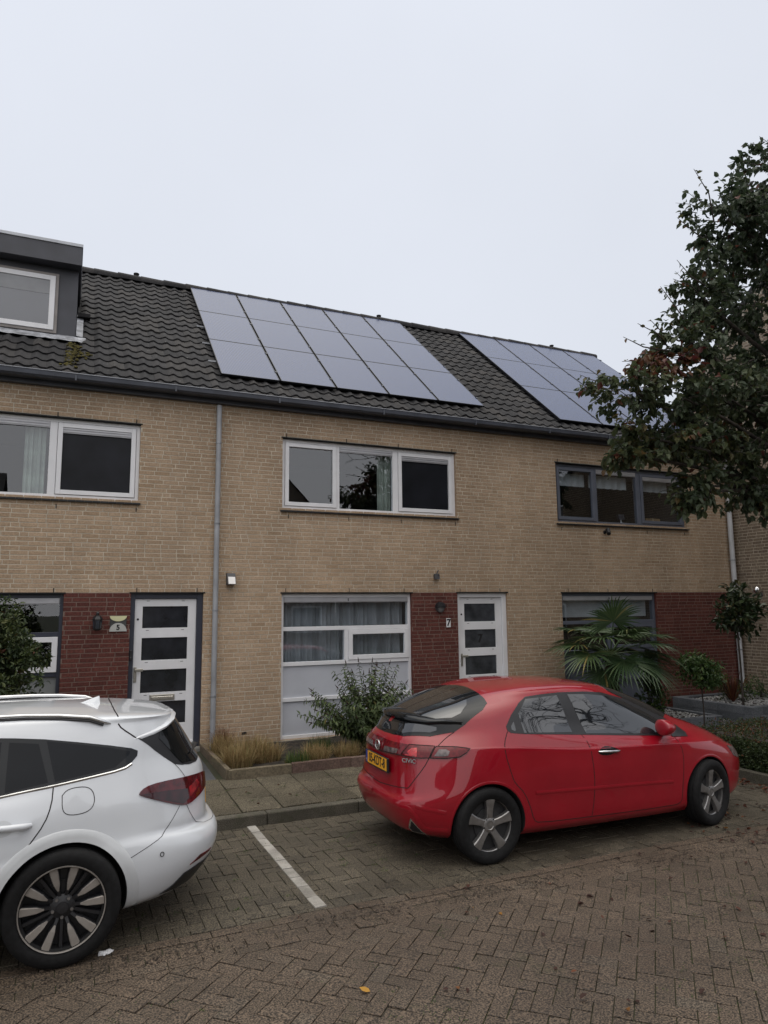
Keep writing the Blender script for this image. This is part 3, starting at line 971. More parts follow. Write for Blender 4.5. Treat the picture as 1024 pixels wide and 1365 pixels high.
WHITE_RINGS = [
    dict(xr=-0.90, xf=3.46, z=[(-0.9, 0.26), (-0.5, 0.225), (0.4, 0.21), (2.7, 0.20), (3.4, 0.22)], w=[(-0.9, 0.80), (0.4, 0.84), (2.3, 0.84), (3.4, 0.76)], nr=3.6, nf=3.2),
    dict(xr=-0.955, xf=3.53, z=[(-1.0, 0.34), (-0.5, 0.275), (0.4, 0.26), (2.7, 0.26), (3.5, 0.28)], w=[(-0.9, 0.86), (0.4, 0.89), (2.3, 0.89), (3.4, 0.80)], nr=3.6, nf=3.2),
    dict(xr=-1.02, xf=3.57, z=[(-1.05, 0.44), (-0.5, 0.40), (0.4, 0.38), (2.7, 0.38), (3.5, 0.40)], w=[(-0.9, 0.885), (0.4, 0.91), (2.3, 0.905), (3.4, 0.82)], nr=3.8, nf=3.2),
    dict(xr=-1.04, xf=3.59, z=[(-1.07, 0.54), (-0.5, 0.52), (0.4, 0.50), (2.7, 0.50), (3.5, 0.50)], w=[(-0.9, 0.89), (0.4, 0.915), (2.3, 0.91), (3.4, 0.82)], nr=3.8, nf=3.2),
    dict(xr=-1.02, xf=3.59, z=[(-1.05, 0.60), (-0.5, 0.61), (0.4, 0.60), (2.7, 0.60), (3.5, 0.58)], w=[(-0.9, 0.885), (0.4, 0.918), (2.3, 0.912), (3.4, 0.82)], nr=3.6, nf=3.2),
    dict(xr=-0.972, xf=3.58, z=[(-0.98, 0.622), (-0.7, 0.64), (-0.5, 0.66), (0.4, 0.66), (2.7, 0.65), (3.5, 0.62)], w=[(-0.9, 0.862), (-0.3, 0.905), (0.4, 0.915), (2.3, 0.911), (3.4, 0.815)], nr=3.4, nf=3.2),
    dict(xr=-0.962, xf=3.57, z=[(-0.98, 0.67), (-0.5, 0.72), (0.4, 0.72), (2.7, 0.70), (3.5, 0.66)], w=[(-0.9, 0.86), (0.4, 0.912), (2.3, 0.91), (3.4, 0.81)], nr=3.4, nf=3.2),
    dict(xr=-0.955, xf=3.50, z=[(-0.96, 0.83), (-0.4, 0.86), (0.4, 0.83), (2.7, 0.80), (3.5, 0.76)], w=[(-0.9, 0.84), (0.4, 0.90), (2.3, 0.90), (3.4, 0.80)], nr=3.2, nf=3.2),
    dict(xr=-0.935, xf=3.32, z=[(-0.94, 0.97), (-0.4, 0.985), (0.4, 0.93), (2.7, 0.90), (3.3, 0.86)], w=[(-0.9, 0.80), (0.4, 0.872), (2.3, 0.87), (3.2, 0.77)], nr=3.0, nf=3.4),
    dict(xr=-0.875, xf=2.95, z=[(-0.88, 1.065), (-0.35, 1.09), (0.4, 1.005), (2.4, 0.965), (2.95, 0.965)], w=[(-0.8, 0.765), (0.4, 0.825), (2.3, 0.82), (2.9, 0.74)], nr=3.0, nf=3.8),
    dict(xr=-0.845, xf=2.50, z=[(-0.845, 1.12), (-0.35, 1.145), (0.4, 1.10), (2.2, 1.06), (2.5, 1.05)], w=[(-0.8, 0.735), (0.4, 0.785), (2.0, 0.785), (2.5, 0.71)], nr=3.0, nf=4.2),
    dict(xr=-0.77, xf=2.08, z=[(-0.77, 1.24), (-0.35, 1.25), (0.4, 1.25), (1.8, 1.22), (2.08, 1.235)], w=[(-0.8, 0.68), (0.4, 0.715), (1.7, 0.715), (2.08, 0.66)], nr=3.4, nf=4.2),
    dict(xr=-0.70, xf=1.68, z=[(-0.70, 1.345), (-0.3, 1.352), (0.4, 1.375), (1.4, 1.36), (1.68, 1.385)], w=[(-0.8, 0.625), (0.4, 0.655), (1.4, 0.655), (1.68, 0.60)], nr=3.6, nf=4.2),
    dict(xr=-0.66, xf=1.42, z=[(-0.66, 1.375), (-0.3, 1.40), (0.4, 1.425), (1.1, 1.425), (1.4, 1.43)], w=[(-0.8, 0.585), (0.4, 0.60), (1.2, 0.60), (1.4, 0.55)], nr=4, nf=4),
    dict(xr=-0.40, xf=1.15, z=[(-0.4, 1.408), (0, 1.43), (0.5, 1.442), (1.15, 1.44)], w=[(-0.8, 0.42), (1.4, 0.42)], nr=3, nf=3),
    dict(xr=-0.05, xf=0.90, z=[(-0.05, 1.442), (0.4, 1.455), (0.9, 1.452)], w=[(-0.8, 0.2), (1.4, 0.2)], nr=2.5, nf=2.5),
    dict(xr=0.40, xf=0.50, z=[(0.4, 1.46)], w=[(-0.8, 0.02)], nr=2, nf=2),
]


def white_wheel(parent, x, y, side=1):
    tm = MB()
    tm.lathe(tyre_profile(0.336, 0.236, 0.215), 72, 'Y')
    ob = tm.build('wheel', M_tyre, parent, smooth=40)
    rm = MB()
    rm.lathe([(0.2375, -0.080), (0.2385, -0.100), (0.243, -0.102), (0.246, -0.094)], 72, 'Y', m=0)
    rm.lathe([(0.236, -0.078), (0.230, -0.060), (0.224, 0.05), (0.24, 0.085)], 72, 'Y', m=1)
    rm.lathe([(0.225, -0.01), (0.0001, -0.01)], 48, 'Y', m=1)
    rm.lathe([(0.15, -0.012), (0.15, -0.022), (0.05, -0.024)], 40, 'Y', m=1)
    rm.lathe([(0.075, -0.03), (0.072, -0.05), (0.05, -0.06), (0.034, -0.066), (0.032, -0.074), (0.0001, -0.076)], 40, 'Y', m=1)
    for k in range(5):
        for dk in (-15.0, 15.0):
            a0 = R(90 + 72 * k) + R(dk)
            spoke_mb(rm, a0, [(0.10, 0.005, -0.070), (0.135, 0.017, -0.078), (0.19, 0.023, -0.084), (0.236, 0.026, -0.086)], 0, 1, 0.03)
            spoke_mb(rm, a0, [(0.055, 0.011, -0.050), (0.10, 0.010, -0.066), (0.135, 0.020, -0.074), (0.236, 0.029, -0.078)], 1, 1, 0.03)
        spoke_mb(rm, R(90 + 36 + 72 * k), [(0.055, 0.012, -0.05), (0.14, 0.010, -0.055), (0.232, 0.012, -0.06)], 1, 1, 0.025)
        b = R(90 + 36 + 72 * k)
        rm.lathe([(0.0001, -0.068), (0.009, -0.068), (0.011, -0.048)], 10, 'Y', (0.056 * math.cos(b), 0, 0.056 * math.sin(b)), m=2)
    rm.build('rim', [M_wrim, M_black, M_alloy], ob, smooth=35)
    ob.location = (x, y, 0.336)
    ob.rotation_euler = (0, 0, 0) if side < 0 else (0, 0, math.pi)
    return ob


def make_white():
    t = thing('white_estate_car', 'white estate car with roof rails and dark red tail lamp, parked nearest the camera', 'car', (0.06, -4.44, 0), R(180))
    t.scale = (1.02,) * 3
    vs, fs = car_body(WHITE_RINGS)
    sk = Skin(vs, fs)
    body = cut_body('body', vs, fs, [M_white, M_well], t,
                    [(0, 0.335, 0.372, 0.56, 1.2), (2.70, 0.335, 0.372, 0.56, 1.2), (0, 0.335, 0.372, -1.2, -0.56), (2.70, 0.335, 0.372, -1.2, -0.56)])
    for x in (0, 2.70):
        white_wheel(t, x, 0.79, 1)
        white_wheel(t, x, -0.79, -1)

    def part(name, pts, d, m, off=0.003, mirror=True, rnd=0, parent=t, grid=0.035):
        q = MB()
        decal(q, sk, pts, d, off, grid, mirror=mirror, rnd=rnd)
        if mirror and min(abs(p[1]) for p in pts) > 1e-4:
            return split_build(q, name, m, parent, smooth=40)[0]
        return q.build(name, m, parent, smooth=40)
    side = (0, 1, 0.15)
    dlo = [(2.42, 0.80, 0.965), (2.05, 0.70, 1.16), (1.75, 0.665, 1.275), (1.35, 0.655, 1.335), (0.9, 0.665, 1.35), (0.453, 0.676, 1.335), (0.323, 0.68, 1.324), (0.149, 0.682, 1.304), (-0.045, 0.679, 1.27),
           (-0.246, 0.661, 1.229), (-0.381, 0.632, 1.195), (-0.423, 0.622, 1.174), (-0.42, 0.631, 1.143), (-0.382, 0.658, 1.106), (-0.33, 0.686, 1.079), (-0.122, 0.747, 1.06),
           (0.081, 0.783, 1.039), (0.249, 0.80, 1.027), (0.422, 0.815, 1.006), (1.2, 0.815, 0.975), (2.0, 0.81, 0.955)]
    part('window_frame', dlo, side, M_gloss, 0.003)
    part('side_window', [(0.135, 0.687, 1.292), (-0.246, 0.666, 1.215), (-0.374, 0.64, 1.176), (-0.366, 0.648, 1.158), (-0.278, 0.697, 1.093), (0.075, 0.776, 1.055)], side, M_cglass_w, 0.005)
    part('side_window', [(0.347, 0.691, 1.301), (0.181, 0.695, 1.28), (0.115, 0.78, 1.056), (0.35, 0.805, 1.025)], side, M_cglass_w, 0.005)
    part('side_window', [(0.39, 0.691, 1.306), (0.90, 0.68, 1.325), (0.95, 0.80, 1.0), (0.395, 0.805, 1.022)], side, M_cglass_w, 0.005)
    part('side_window', [(1.02, 0.69, 1.325), (1.35, 0.67, 1.31), (1.72, 0.68, 1.25), (2.0, 0.72, 1.15), (2.25, 0.80, 0.985), (1.05, 0.81, 0.995)], side, M_cglass_w, 0.005)
    q = MB()
    seam(q, sk, [(2.3, 0.81, 0.945), (1.2, 0.815, 0.968), (0.422, 0.817, 1.0), (0.248, 0.802, 1.020), (0.08, 0.785, 1.034), (-0.122, 0.749, 1.055), (-0.33, 0.688, 1.074), (-0.385, 0.658, 1.10)], side, wd=0.013, ridge=0.008, mirror=True)
    split_build(q, 'chrome_strip', M_silver, t, smooth=60)
    part('windscreen', [(1.56, 0, 1.41), (1.56, 0.42, 1.40), (1.68, 0.53, 1.35), (2.0, 0.58, 1.24), (2.4, 0.62, 1.08), (2.52, 0.42, 1.05), (2.6, 0, 1.03)], (0.45, 0.05, 0.9), M_cglass, 0.004)
    rear = (-0.8, 0.35, 0.4)
    gl = [(-0.66, 0, 1.325), (-0.64, 0.30, 1.312), (-0.609, 0.467, 1.297), (-0.513, 0.548, 1.275), (-0.42, 0.60, 1.252), (-0.545, 0.568, 1.152), (-0.683, 0.52, 1.043), (-0.735, 0.485, 1.026), (-0.798, 0.428, 1.014),
          (-0.858, 0.338, 1.011), (-0.88, 0, 1.01)]
    rw = part('rear_window', gl, rear, M_black, 0.003)
    part('rear_pane', [(-0.665, 0, 1.30), (-0.63, 0.42, 1.285), (-0.568, 0.514, 1.265), (-0.567, 0.535, 1.227), (-0.657, 0.499, 1.125), (-0.742, 0.479, 1.036), (-0.85, 0.342, 1.022), (-0.87, 0, 1.02)], rear, M_gloss, 0.006, parent=rw)
    # roof spoiler lip over the rear window
    q = MB()
    edge = [(-0.405, 0.618, 1.262), (-0.46, 0.606, 1.290), (-0.54, 0.572, 1.318), (-0.62, 0.50, 1.342), (-0.675, 0.38, 1.356), (-0.70, 0.2, 1.364), (-0.707, 0, 1.366)]
    full = [Vector(p) for p in edge] + [Vector((x, -y, z)) for x, y, z in edge[-2::-1]]
    rows = []
    for i, p in enumerate(full):
        f = min(1, i / 2.5, (len(full) - 1 - i) / 2.5)
        sy = 1 if p.y > 0.02 else (-1 if p.y < -0.02 else 0)
        out = Vector((-1, p.y * 0.8, 0)).normalized()
        loc, no = sk.hit(p, Vector((-0.5, 0.5 * sy, 0.7)))
        rows.append([loc + no * 0.001 - out * 0.03, loc + out * 0.012 * f + Vector((0, 0, 0.006)) * f, loc + out * 0.034 * f - Vector((0, 0, 0.004)), loc + out * 0.030 * f - Vector((0, 0, 0.018)), loc - out * 0.03 - Vector((0, 0, 0.03))])
    q.faces([tuple(p) for r_ in rows for p in r_], [(i * 5 + j, (i + 1) * 5 + j, (i + 1) * 5 + j + 1, i * 5 + j + 1) for i in range(len(rows) - 1) for j in range(4)])
    q.build('spoiler', M_white, t, smooth=60)
    # tail lamp in three tones
    lq = (-0.72, 0.68, 0.1)
    lp = part('tail_lamp', [(-0.428, 0.713, 0.913), (-0.47, 0.683, 0.946), (-0.564, 0.635, 0.957), (-0.767, 0.501, 0.947), (-0.90, 0.26, 0.925), (-0.925, 0.19, 0.90), (-0.93, 0.194, 0.865), (-0.925, 0.242, 0.832), (-0.85, 0.473, 0.797), (-0.773, 0.562, 0.772), (-0.714, 0.606, 0.783), (-0.562, 0.677, 0.846), (-0.45, 0.71, 0.895)], lq, M_lens_d, 0.010, rnd=1)
    part('lamp_lower_lens', [(-0.445, 0.712, 0.905), (-0.605, 0.637, 0.896), (-0.763, 0.537, 0.872), (-0.774, 0.547, 0.812), (-0.735, 0.59, 0.788), (-0.562, 0.677, 0.852)], lq, M_lens_k, 0.012, parent=lp)
    part('lamp_brake_lens', [(-0.776, 0.523, 0.878), (-0.842, 0.438, 0.906), (-0.861, 0.424, 0.879), (-0.825, 0.486, 0.844), (-0.786, 0.537, 0.818)], lq, M_lens_b, 0.013, parent=lp)
    part('reflector', [(-0.778, 0.665, 0.408), (-0.854, 0.624, 0.451), (-0.94, 0.511, 0.452), (-0.92, 0.54, 0.438), (-0.868, 0.607, 0.428)], lq, M_lens_d, 0.005)
    part('lower_bumper', [(-1.0, 0, 0.38), (-0.955, 0.43, 0.385), (-0.85, 0.60, 0.385), (-0.742, 0.668, 0.362), (-0.68, 0.68, 0.30), (-0.60, 0.70, 0.262), (-0.80, 0.5, 0.25), (-0.90, 0.35, 0.27), (-0.93, 0, 0.28)], (-0.9, 0.4, -0.1), M_black, 0.006)
    # shut lines
    q = MB()
    sd_ = (0, 1, 0.05)
    seam(q, sk, [(0.083, 0.785, 1.036), (0.088, 0.829, 0.932), (0.121, 0.861, 0.835), (0.198, 0.885, 0.731), (0.272, 0.902, 0.629), (0.352, 0.908, 0.54), (0.40, 0.91, 0.40), (0.45, 0.89, 0.29), (1.0, 0.89, 0.285), (2.2, 0.89, 0.285)], sd_, mirror=True)
    seam(q, sk, [(0.98, 0.81, 0.985), (1.0, 0.86, 0.85), (1.0, 0.90, 0.6), (0.97, 0.89, 0.29)], sd_, mirror=True)
    seam(q, sk, [(2.28, 0.81, 0.95), (2.32, 0.87, 0.8), (2.28, 0.90, 0.5), (2.2, 0.89, 0.29)], sd_, mirror=True)
    fl = [(0.031, 0.805, 0.976), (-0.001, 0.787, 1.008), (-0.096, 0.771, 1.011), (-0.145, 0.77, 0.985), (-0.162, 0.788, 0.922), (-0.142, 0.808, 0.875), (-0.088, 0.823, 0.857), (-0.007, 0.836, 0.861), (0.027, 0.833, 0.892), (0.031, 0.805, 0.976)]
    seam(q, sk, fl, sd_, wd=0.0045, rnd=2)
    seam(q, sk, [(-0.297, 0.60, 1.359), (-0.317, 0.605, 1.324), (-0.418, 0.602, 1.250)], (-0.3, 0.7, 0.7), mirror=True, wd=0.009)
    seam(q, sk, [(-0.297, 0.60, 1.359), (-0.285, 0.45, 1.40), (-0.28, 0.2, 1.42), (-0.28, 0, 1.42)], (0, 0.3, 1), mirror=True, wd=0.009)
    seam(q, sk, [(-0.712, 0.608, 0.782), (-0.657, 0.668, 0.704), (-0.602, 0.73, 0.639), (-0.54, 0.764, 0.614), (-0.414, 0.815, 0.566), (-0.322, 0.839, 0.527)], (-0.6, 0.8, 0), mirror=True, wd=0.004)
    seam(q, sk, [(-0.683, 0.52, 1.043), (-0.73, 0.52, 1.0), (-0.755, 0.51, 0.95)], lq, mirror=True, wd=0.004)
    seam(q, sk, [(-0.755, 0.565, 0.78), (-0.80, 0.56, 0.70), (-0.86, 0.52, 0.62), (-0.96, 0.3, 0.60), (-0.98, 0, 0.60)], lq, mirror=True, wd=0.004)
    q.build('panel_seam', M_seam, t)
    q = MB()
    loc, no = sk.hit(Vector((-0.584, 0.771, 0.533)), Vector((-0.4, 0.9, 0)))
    for sg in (1, -1):
        a = no.orthogonal().normalized()
        b = no.cross(a)
        ring = [loc + no * 0.003 + (a * math.cos(R(k)) + b * math.sin(R(k))) * 0.013 for k in range(0, 361, 30)]
        q.tube([(p.x, sg * p.y, p.z) for p in ring], 0.0025, 5)
    split_build(q, 'parking_sensor', M_dark, t)
    # wheel arch trim
    q = MB()
    for ax in (0.0, 2.70):
        prev = None
        P = []
        for a in range(-18, 200, 5):
            row = []
            for rr in (0.372, 0.40, 0.437, 0.447):
                p = Vector((ax + rr * math.cos(R(a)), 0.9, max(0.25, 0.335 + rr * math.sin(R(a)))))
                l2, n2 = sk.hit(p, Vector((0, 1, 0)))
                row.append(l2 + n2 * (0.006 if rr < 0.44 else -0.001))
            P.append(row)
        for r0, r1 in zip(P, P[1:]):
            for j in range(3):
                f = [r0[j], r0[j + 1], r1[j + 1], r1[j]]
                q.poly([tuple(x) for x in f])
                q.poly([(x.x, -x.y, x.z) for x in reversed(f)])
    split_build(q, 'wheel_arch_trim', M_wlow, t, key=lambda c: (c.y > 0, c.x > 1.3), smooth=60, merge=True)
    # handles
    q = MB()
    for hx in (0.22, 1.12):
        for sg in (1, -1):
            q.tube([(hx - 0.025, sg * 0.872, 0.838), (hx + 0.01, sg * 0.900, 0.841), (hx + 0.10, sg * 0.906, 0.844), (hx + 0.19, sg * 0.902, 0.846), (hx + 0.225, sg * 0.87, 0.848)], [0.014, 0.020, 0.019, 0.019, 0.012], 12)
    split_build(q, 'door_handle', M_white, t, key=lambda c: (c.y > 0, c.x > 0.7), smooth=60)
    q = MB()
    for hx in (0.30, 1.20):
        decal(q, sk, [(hx + 0.07, 0.872, 0.885), (hx + 0.02, 0.87, 0.88), (hx - 0.02, 0.872, 0.84), (hx + 0.01, 0.888, 0.795), (hx + 0.07, 0.891, 0.79), (hx + 0.11, 0.88, 0.84)], sd_, 0.0015, rnd=2, mirror=True, rim=False)
    split_build(q, 'handle_cup', M_wlow, t, key=lambda c: (c.y > 0, c.x > 0.8), smooth=60)
    # roof rails, aerial fin
    q = MB()
    for sg in (1, -1):
        rl = []
        for (x, y, z) in [(1.35, 0.585, 1.44), (1.2, 0.60, 1.44), (0.9, 0.605, 1.44), (0.47, 0.600, 1.434), (0.28, 0.60, 1.428), (0.073, 0.608, 1.414), (-0.111, 0.612, 1.393), (-0.199, 0.608, 1.373), (-0.246, 0.604, 1.359)]:
            l2, n2 = sk.hit(Vector((x, y, z)), Vector((0, 0.5, 0.86)))
            e = 0.024 if -0.15 < x < 1.25 else (0.012 if x < 1.3 and x > -0.22 else 0.0)
            l2 = l2 + n2 * e
            rl.append((l2.x, sg * l2.y, l2.z))
        q.tube(rl, [0.006] + [0.0135] * (len(rl) - 2) + [0.006], 10, m=0)
        q.tube([(p[0], p[1] + sg * 0.004, p[2] - 0.020) for p in rl[1:-1]], 0.008, 6, m=1)
    split_build(q, 'roof_rail', [M_silver, M_black], t, smooth=60)
    q = MB()
    l2, n2 = sk.hit(Vector((-0.15, 0.0, 1.43)), Vector((0, 0, 1)))
    zb = l2.z - 0.006
    A = [(-0.035, 0), (-0.20, 0)]
    prof = [(-0.02, zb, 0.030), (-0.08, zb + 0.016, 0.020), (-0.15, zb + 0.042, 0.010), (-0.195, zb + 0.055, 0.006), (-0.20, zb + 0.035, 0.010), (-0.205, zb, 0.03)]
    for sg in (1, -1):
        for i in range(len(prof) - 1):
            x0, z0, w0 = prof[i]
            x1, z1, w1 = prof[i + 1]
            q.poly([(x0, sg * 0.034 * (1 if i == 0 else 1), zb), (x0, sg * 0.004, z0), (x1, sg * 0.004, z1), (x1, sg * 0.034, zb)])
    for i in range(len(prof) - 1):
        x0, z0, w0 = prof[i]
        x1, z1, w1 = prof[i + 1]
        q.poly([(x0, 0.004, z0), (x0, -0.004, z0), (x1, -0.004, z1), (x1, 0.004, z1)])
    q.build('aerial_fin', M_white, t)
    # rear wiper
    q = MB()
    pa, na = sk.hit(Vector((-0.86, -0.02, 1.05)), Vector((-1, 0, 0.3)))
    pb, nb = sk.hit(Vector((-0.78, 0.36, 1.07)), Vector((-1, 0.2, 0.3)))
    q.tube([pa + na * 0.03, pa.lerp(pb, 0.5) + na * 0.035, pb + nb * 0.02], [0.016, 0.010, 0.006], 8)
    q.tube([pa - na * 0.01, pa + na * 0.035], [0.028, 0.022], 10)
    q.build('rear_wiper', M_black, t, smooth=50)
    q = MB()
    for sg in (1, -1):
        bm = bmesh.new()
        bmesh.ops.create_uvsphere(bm, u_segments=18, v_segments=10, radius=1)
        for v in bm.verts:
            c = v.co.copy()
            xx = c.x if c.x > -0.15 else -0.15 + (c.x + 0.15) * 0.22
            v.co = Vector((2.12 + xx * 0.12, sg * (0.965 + c.y * 0.115), 1.06 + c.z * 0.08))
        q.addbm(bm)
        q.tube([(2.2, sg * 0.80, 0.99), (2.15, sg * 0.89, 1.02)], 0.03, 8)
    split_build(q, 'wing_mirror', M_white, t, smooth=50)
    q = MB()
    decal(q, sk, [(3.05, 0.74, 0.84), (3.3, 0.66, 0.80), (3.47, 0.5, 0.76), (3.47, 0.5, 0.68), (3.25, 0.72, 0.70)], (0.8, 0.6, 0.2), 0.004, mirror=True)
    split_build(q, 'headlamp', M_lens_c, t, smooth=40)
    part('grille', [(3.55, 0, 0.66), (3.54, 0.40, 0.66), (3.53, 0.36, 0.45), (3.55, 0, 0.42)], (1, 0.1, 0), M_gloss, 0.004)
    part('number_plate', [(-0.96, 0, 0.81), (-0.96, 0.26, 0.81), (-0.96, 0.26, 0.70), (-0.96, 0, 0.70)], (-1, 0, 0), M_plate, 0.003)
    return t, sk, body
# =================================================================== HOUSES
M_brick = mat_rnd('beige_brick', [(0.0, (0.325, 0.230, 0.150)), (0.25, (0.355, 0.254, 0.170)), (0.55, (0.385, 0.279, 0.190)), (0.8, (0.41, 0.300, 0.208)), (1.0, (0.39, 0.295, 0.212))],
                  rough=0.9, bump=0.4, bscale=45, grime=0.26, gscale=0.9, speck=0.25, stretch=(1.0, 1.0, 0.30))
M_mortar = mat('pale_mortar', (0.52, 0.46, 0.37), rough=0.95, var=0.12, scale=5)
M_rbrick = mat_rnd('dark_red_brick', [(0.0, (0.078, 0.025, 0.020)), (0.5, (0.108, 0.034, 0.027)), (0.9, (0.128, 0.043, 0.033)), (1.0, (0.11, 0.05, 0.036))],
                   rough=0.85, bump=0.4, bscale=38, grime=0.15)
M_rmortar = mat('red_wall_mortar', (0.185, 0.13, 0.108), rough=0.95, var=0.12, scale=5)
M_gbrick = mat_rnd('grey_beige_brick', [(0.0, (0.17, 0.128, 0.095)), (0.5, (0.23, 0.178, 0.13)), (1.0, (0.27, 0.215, 0.16))], rough=0.9, bump=0.5, bscale=38, grime=0.2)
M_wframe = mat('white_window_paint', (0.70, 0.70, 0.72), rough=0.35, var=0.03, scale=4)
M_gframe = mat('blue_grey_window_paint', (0.10, 0.112, 0.145), rough=0.4, var=0.06, scale=4)
M_navy = mat('navy_frame_paint', (0.028, 0.032, 0.05), rough=0.4, var=0.08, scale=4)
M_panel = mat('pale_grey_panel', (0.47, 0.485, 0.53), rough=0.5, var=0.05, scale=2)
M_lead = mat('lead_flashing', (0.34, 0.35, 0.38), rough=0.6, var=0.25, scale=9, bump=0.5, bscale=25)
M_dk = mat('dark_opening', (0.006, 0.006, 0.007), rough=0.8, var=0.1)
M_sill = mat('dark_sill_tile', (0.012, 0.012, 0.014), rough=0.5, var=0.2, scale=12)
M_zinc = mat('zinc', (0.27, 0.28, 0.30), rough=0.5, metal=0.3, var=0.15, scale=5)
M_pvc = mat('grey_pvc_pipe', (0.30, 0.31, 0.33), rough=0.5, var=0.10, scale=4)
M_pvcw = mat('pale_pvc_pipe', (0.50, 0.51, 0.53), rough=0.5, var=0.08, scale=4)
M_gut = mat('gutter_grey', (0.060, 0.066, 0.085), rough=0.45, var=0.12, scale=4)
M_gutl = mat('gutter_bead', (0.20, 0.21, 0.24), rough=0.4, metal=0.4, var=0.1)
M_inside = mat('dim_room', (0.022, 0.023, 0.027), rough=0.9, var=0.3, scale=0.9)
M_wglass = mat_glass('window_glass', ior=2.0)
M_screen = mat('insect_screen', (0.010, 0.011, 0.015), rough=0.35, spec=0.2, var=0.2, scale=3)
M_dglass = mat('dark_door_glass', (0.020, 0.022, 0.028), rough=0.12, var=0.2, scale=6, ior=1.55)
M_dglass7 = mat('grey_door_glass', (0.050, 0.054, 0.062), rough=0.14, var=0.25, scale=5, ior=1.5)
M_blind = mat('pale_blind', (0.50, 0.51, 0.52), rough=0.8, var=0.05)
M_vent = mat('vent_grille', (0.42, 0.42, 0.44), rough=0.4, metal=0.3, var=0.05)
M_steel = mat('brushed_steel', (0.42, 0.40, 0.36), rough=0.35, metal=0.9, var=0.1)
M_tile = mat_rnd('weathered_roof_tile', [(0.0, (0.018, 0.018, 0.020)), (0.6, (0.028, 0.027, 0.029)), (1.0, (0.042, 0.039, 0.038))], rough=0.8, bump=0.6, bscale=45, grime=0.35, gscale=1.3,
                 spot=(20.0, 0.64, 0.73, (0.17, 0.165, 0.16)))
M_moss = mat('yellow_moss', (0.10, 0.085, 0.022), rough=1.0, var=0.4, scale=18, bump=0.8, bscale=40)
M_dormer = mat('dark_grey_cladding', (0.048, 0.05, 0.062), rough=0.5, var=0.1, scale=3)
M_dedge = mat('pale_roof_edge', (0.48, 0.50, 0.54), rough=0.5, var=0.08)
M_fram2 = mat('taupe_frame', (0.22, 0.20, 0.19), rough=0.5, var=0.06)
M_tweed = mat('net_curtain', (0.30, 0.305, 0.315), rough=0.9, var=0.08, scale=3)
M_curt = mat('green_grey_curtain', (0.30, 0.33, 0.28), rough=0.9, var=0.12, scale=5)

LINTEL = 2.35
CRS = 0.0617


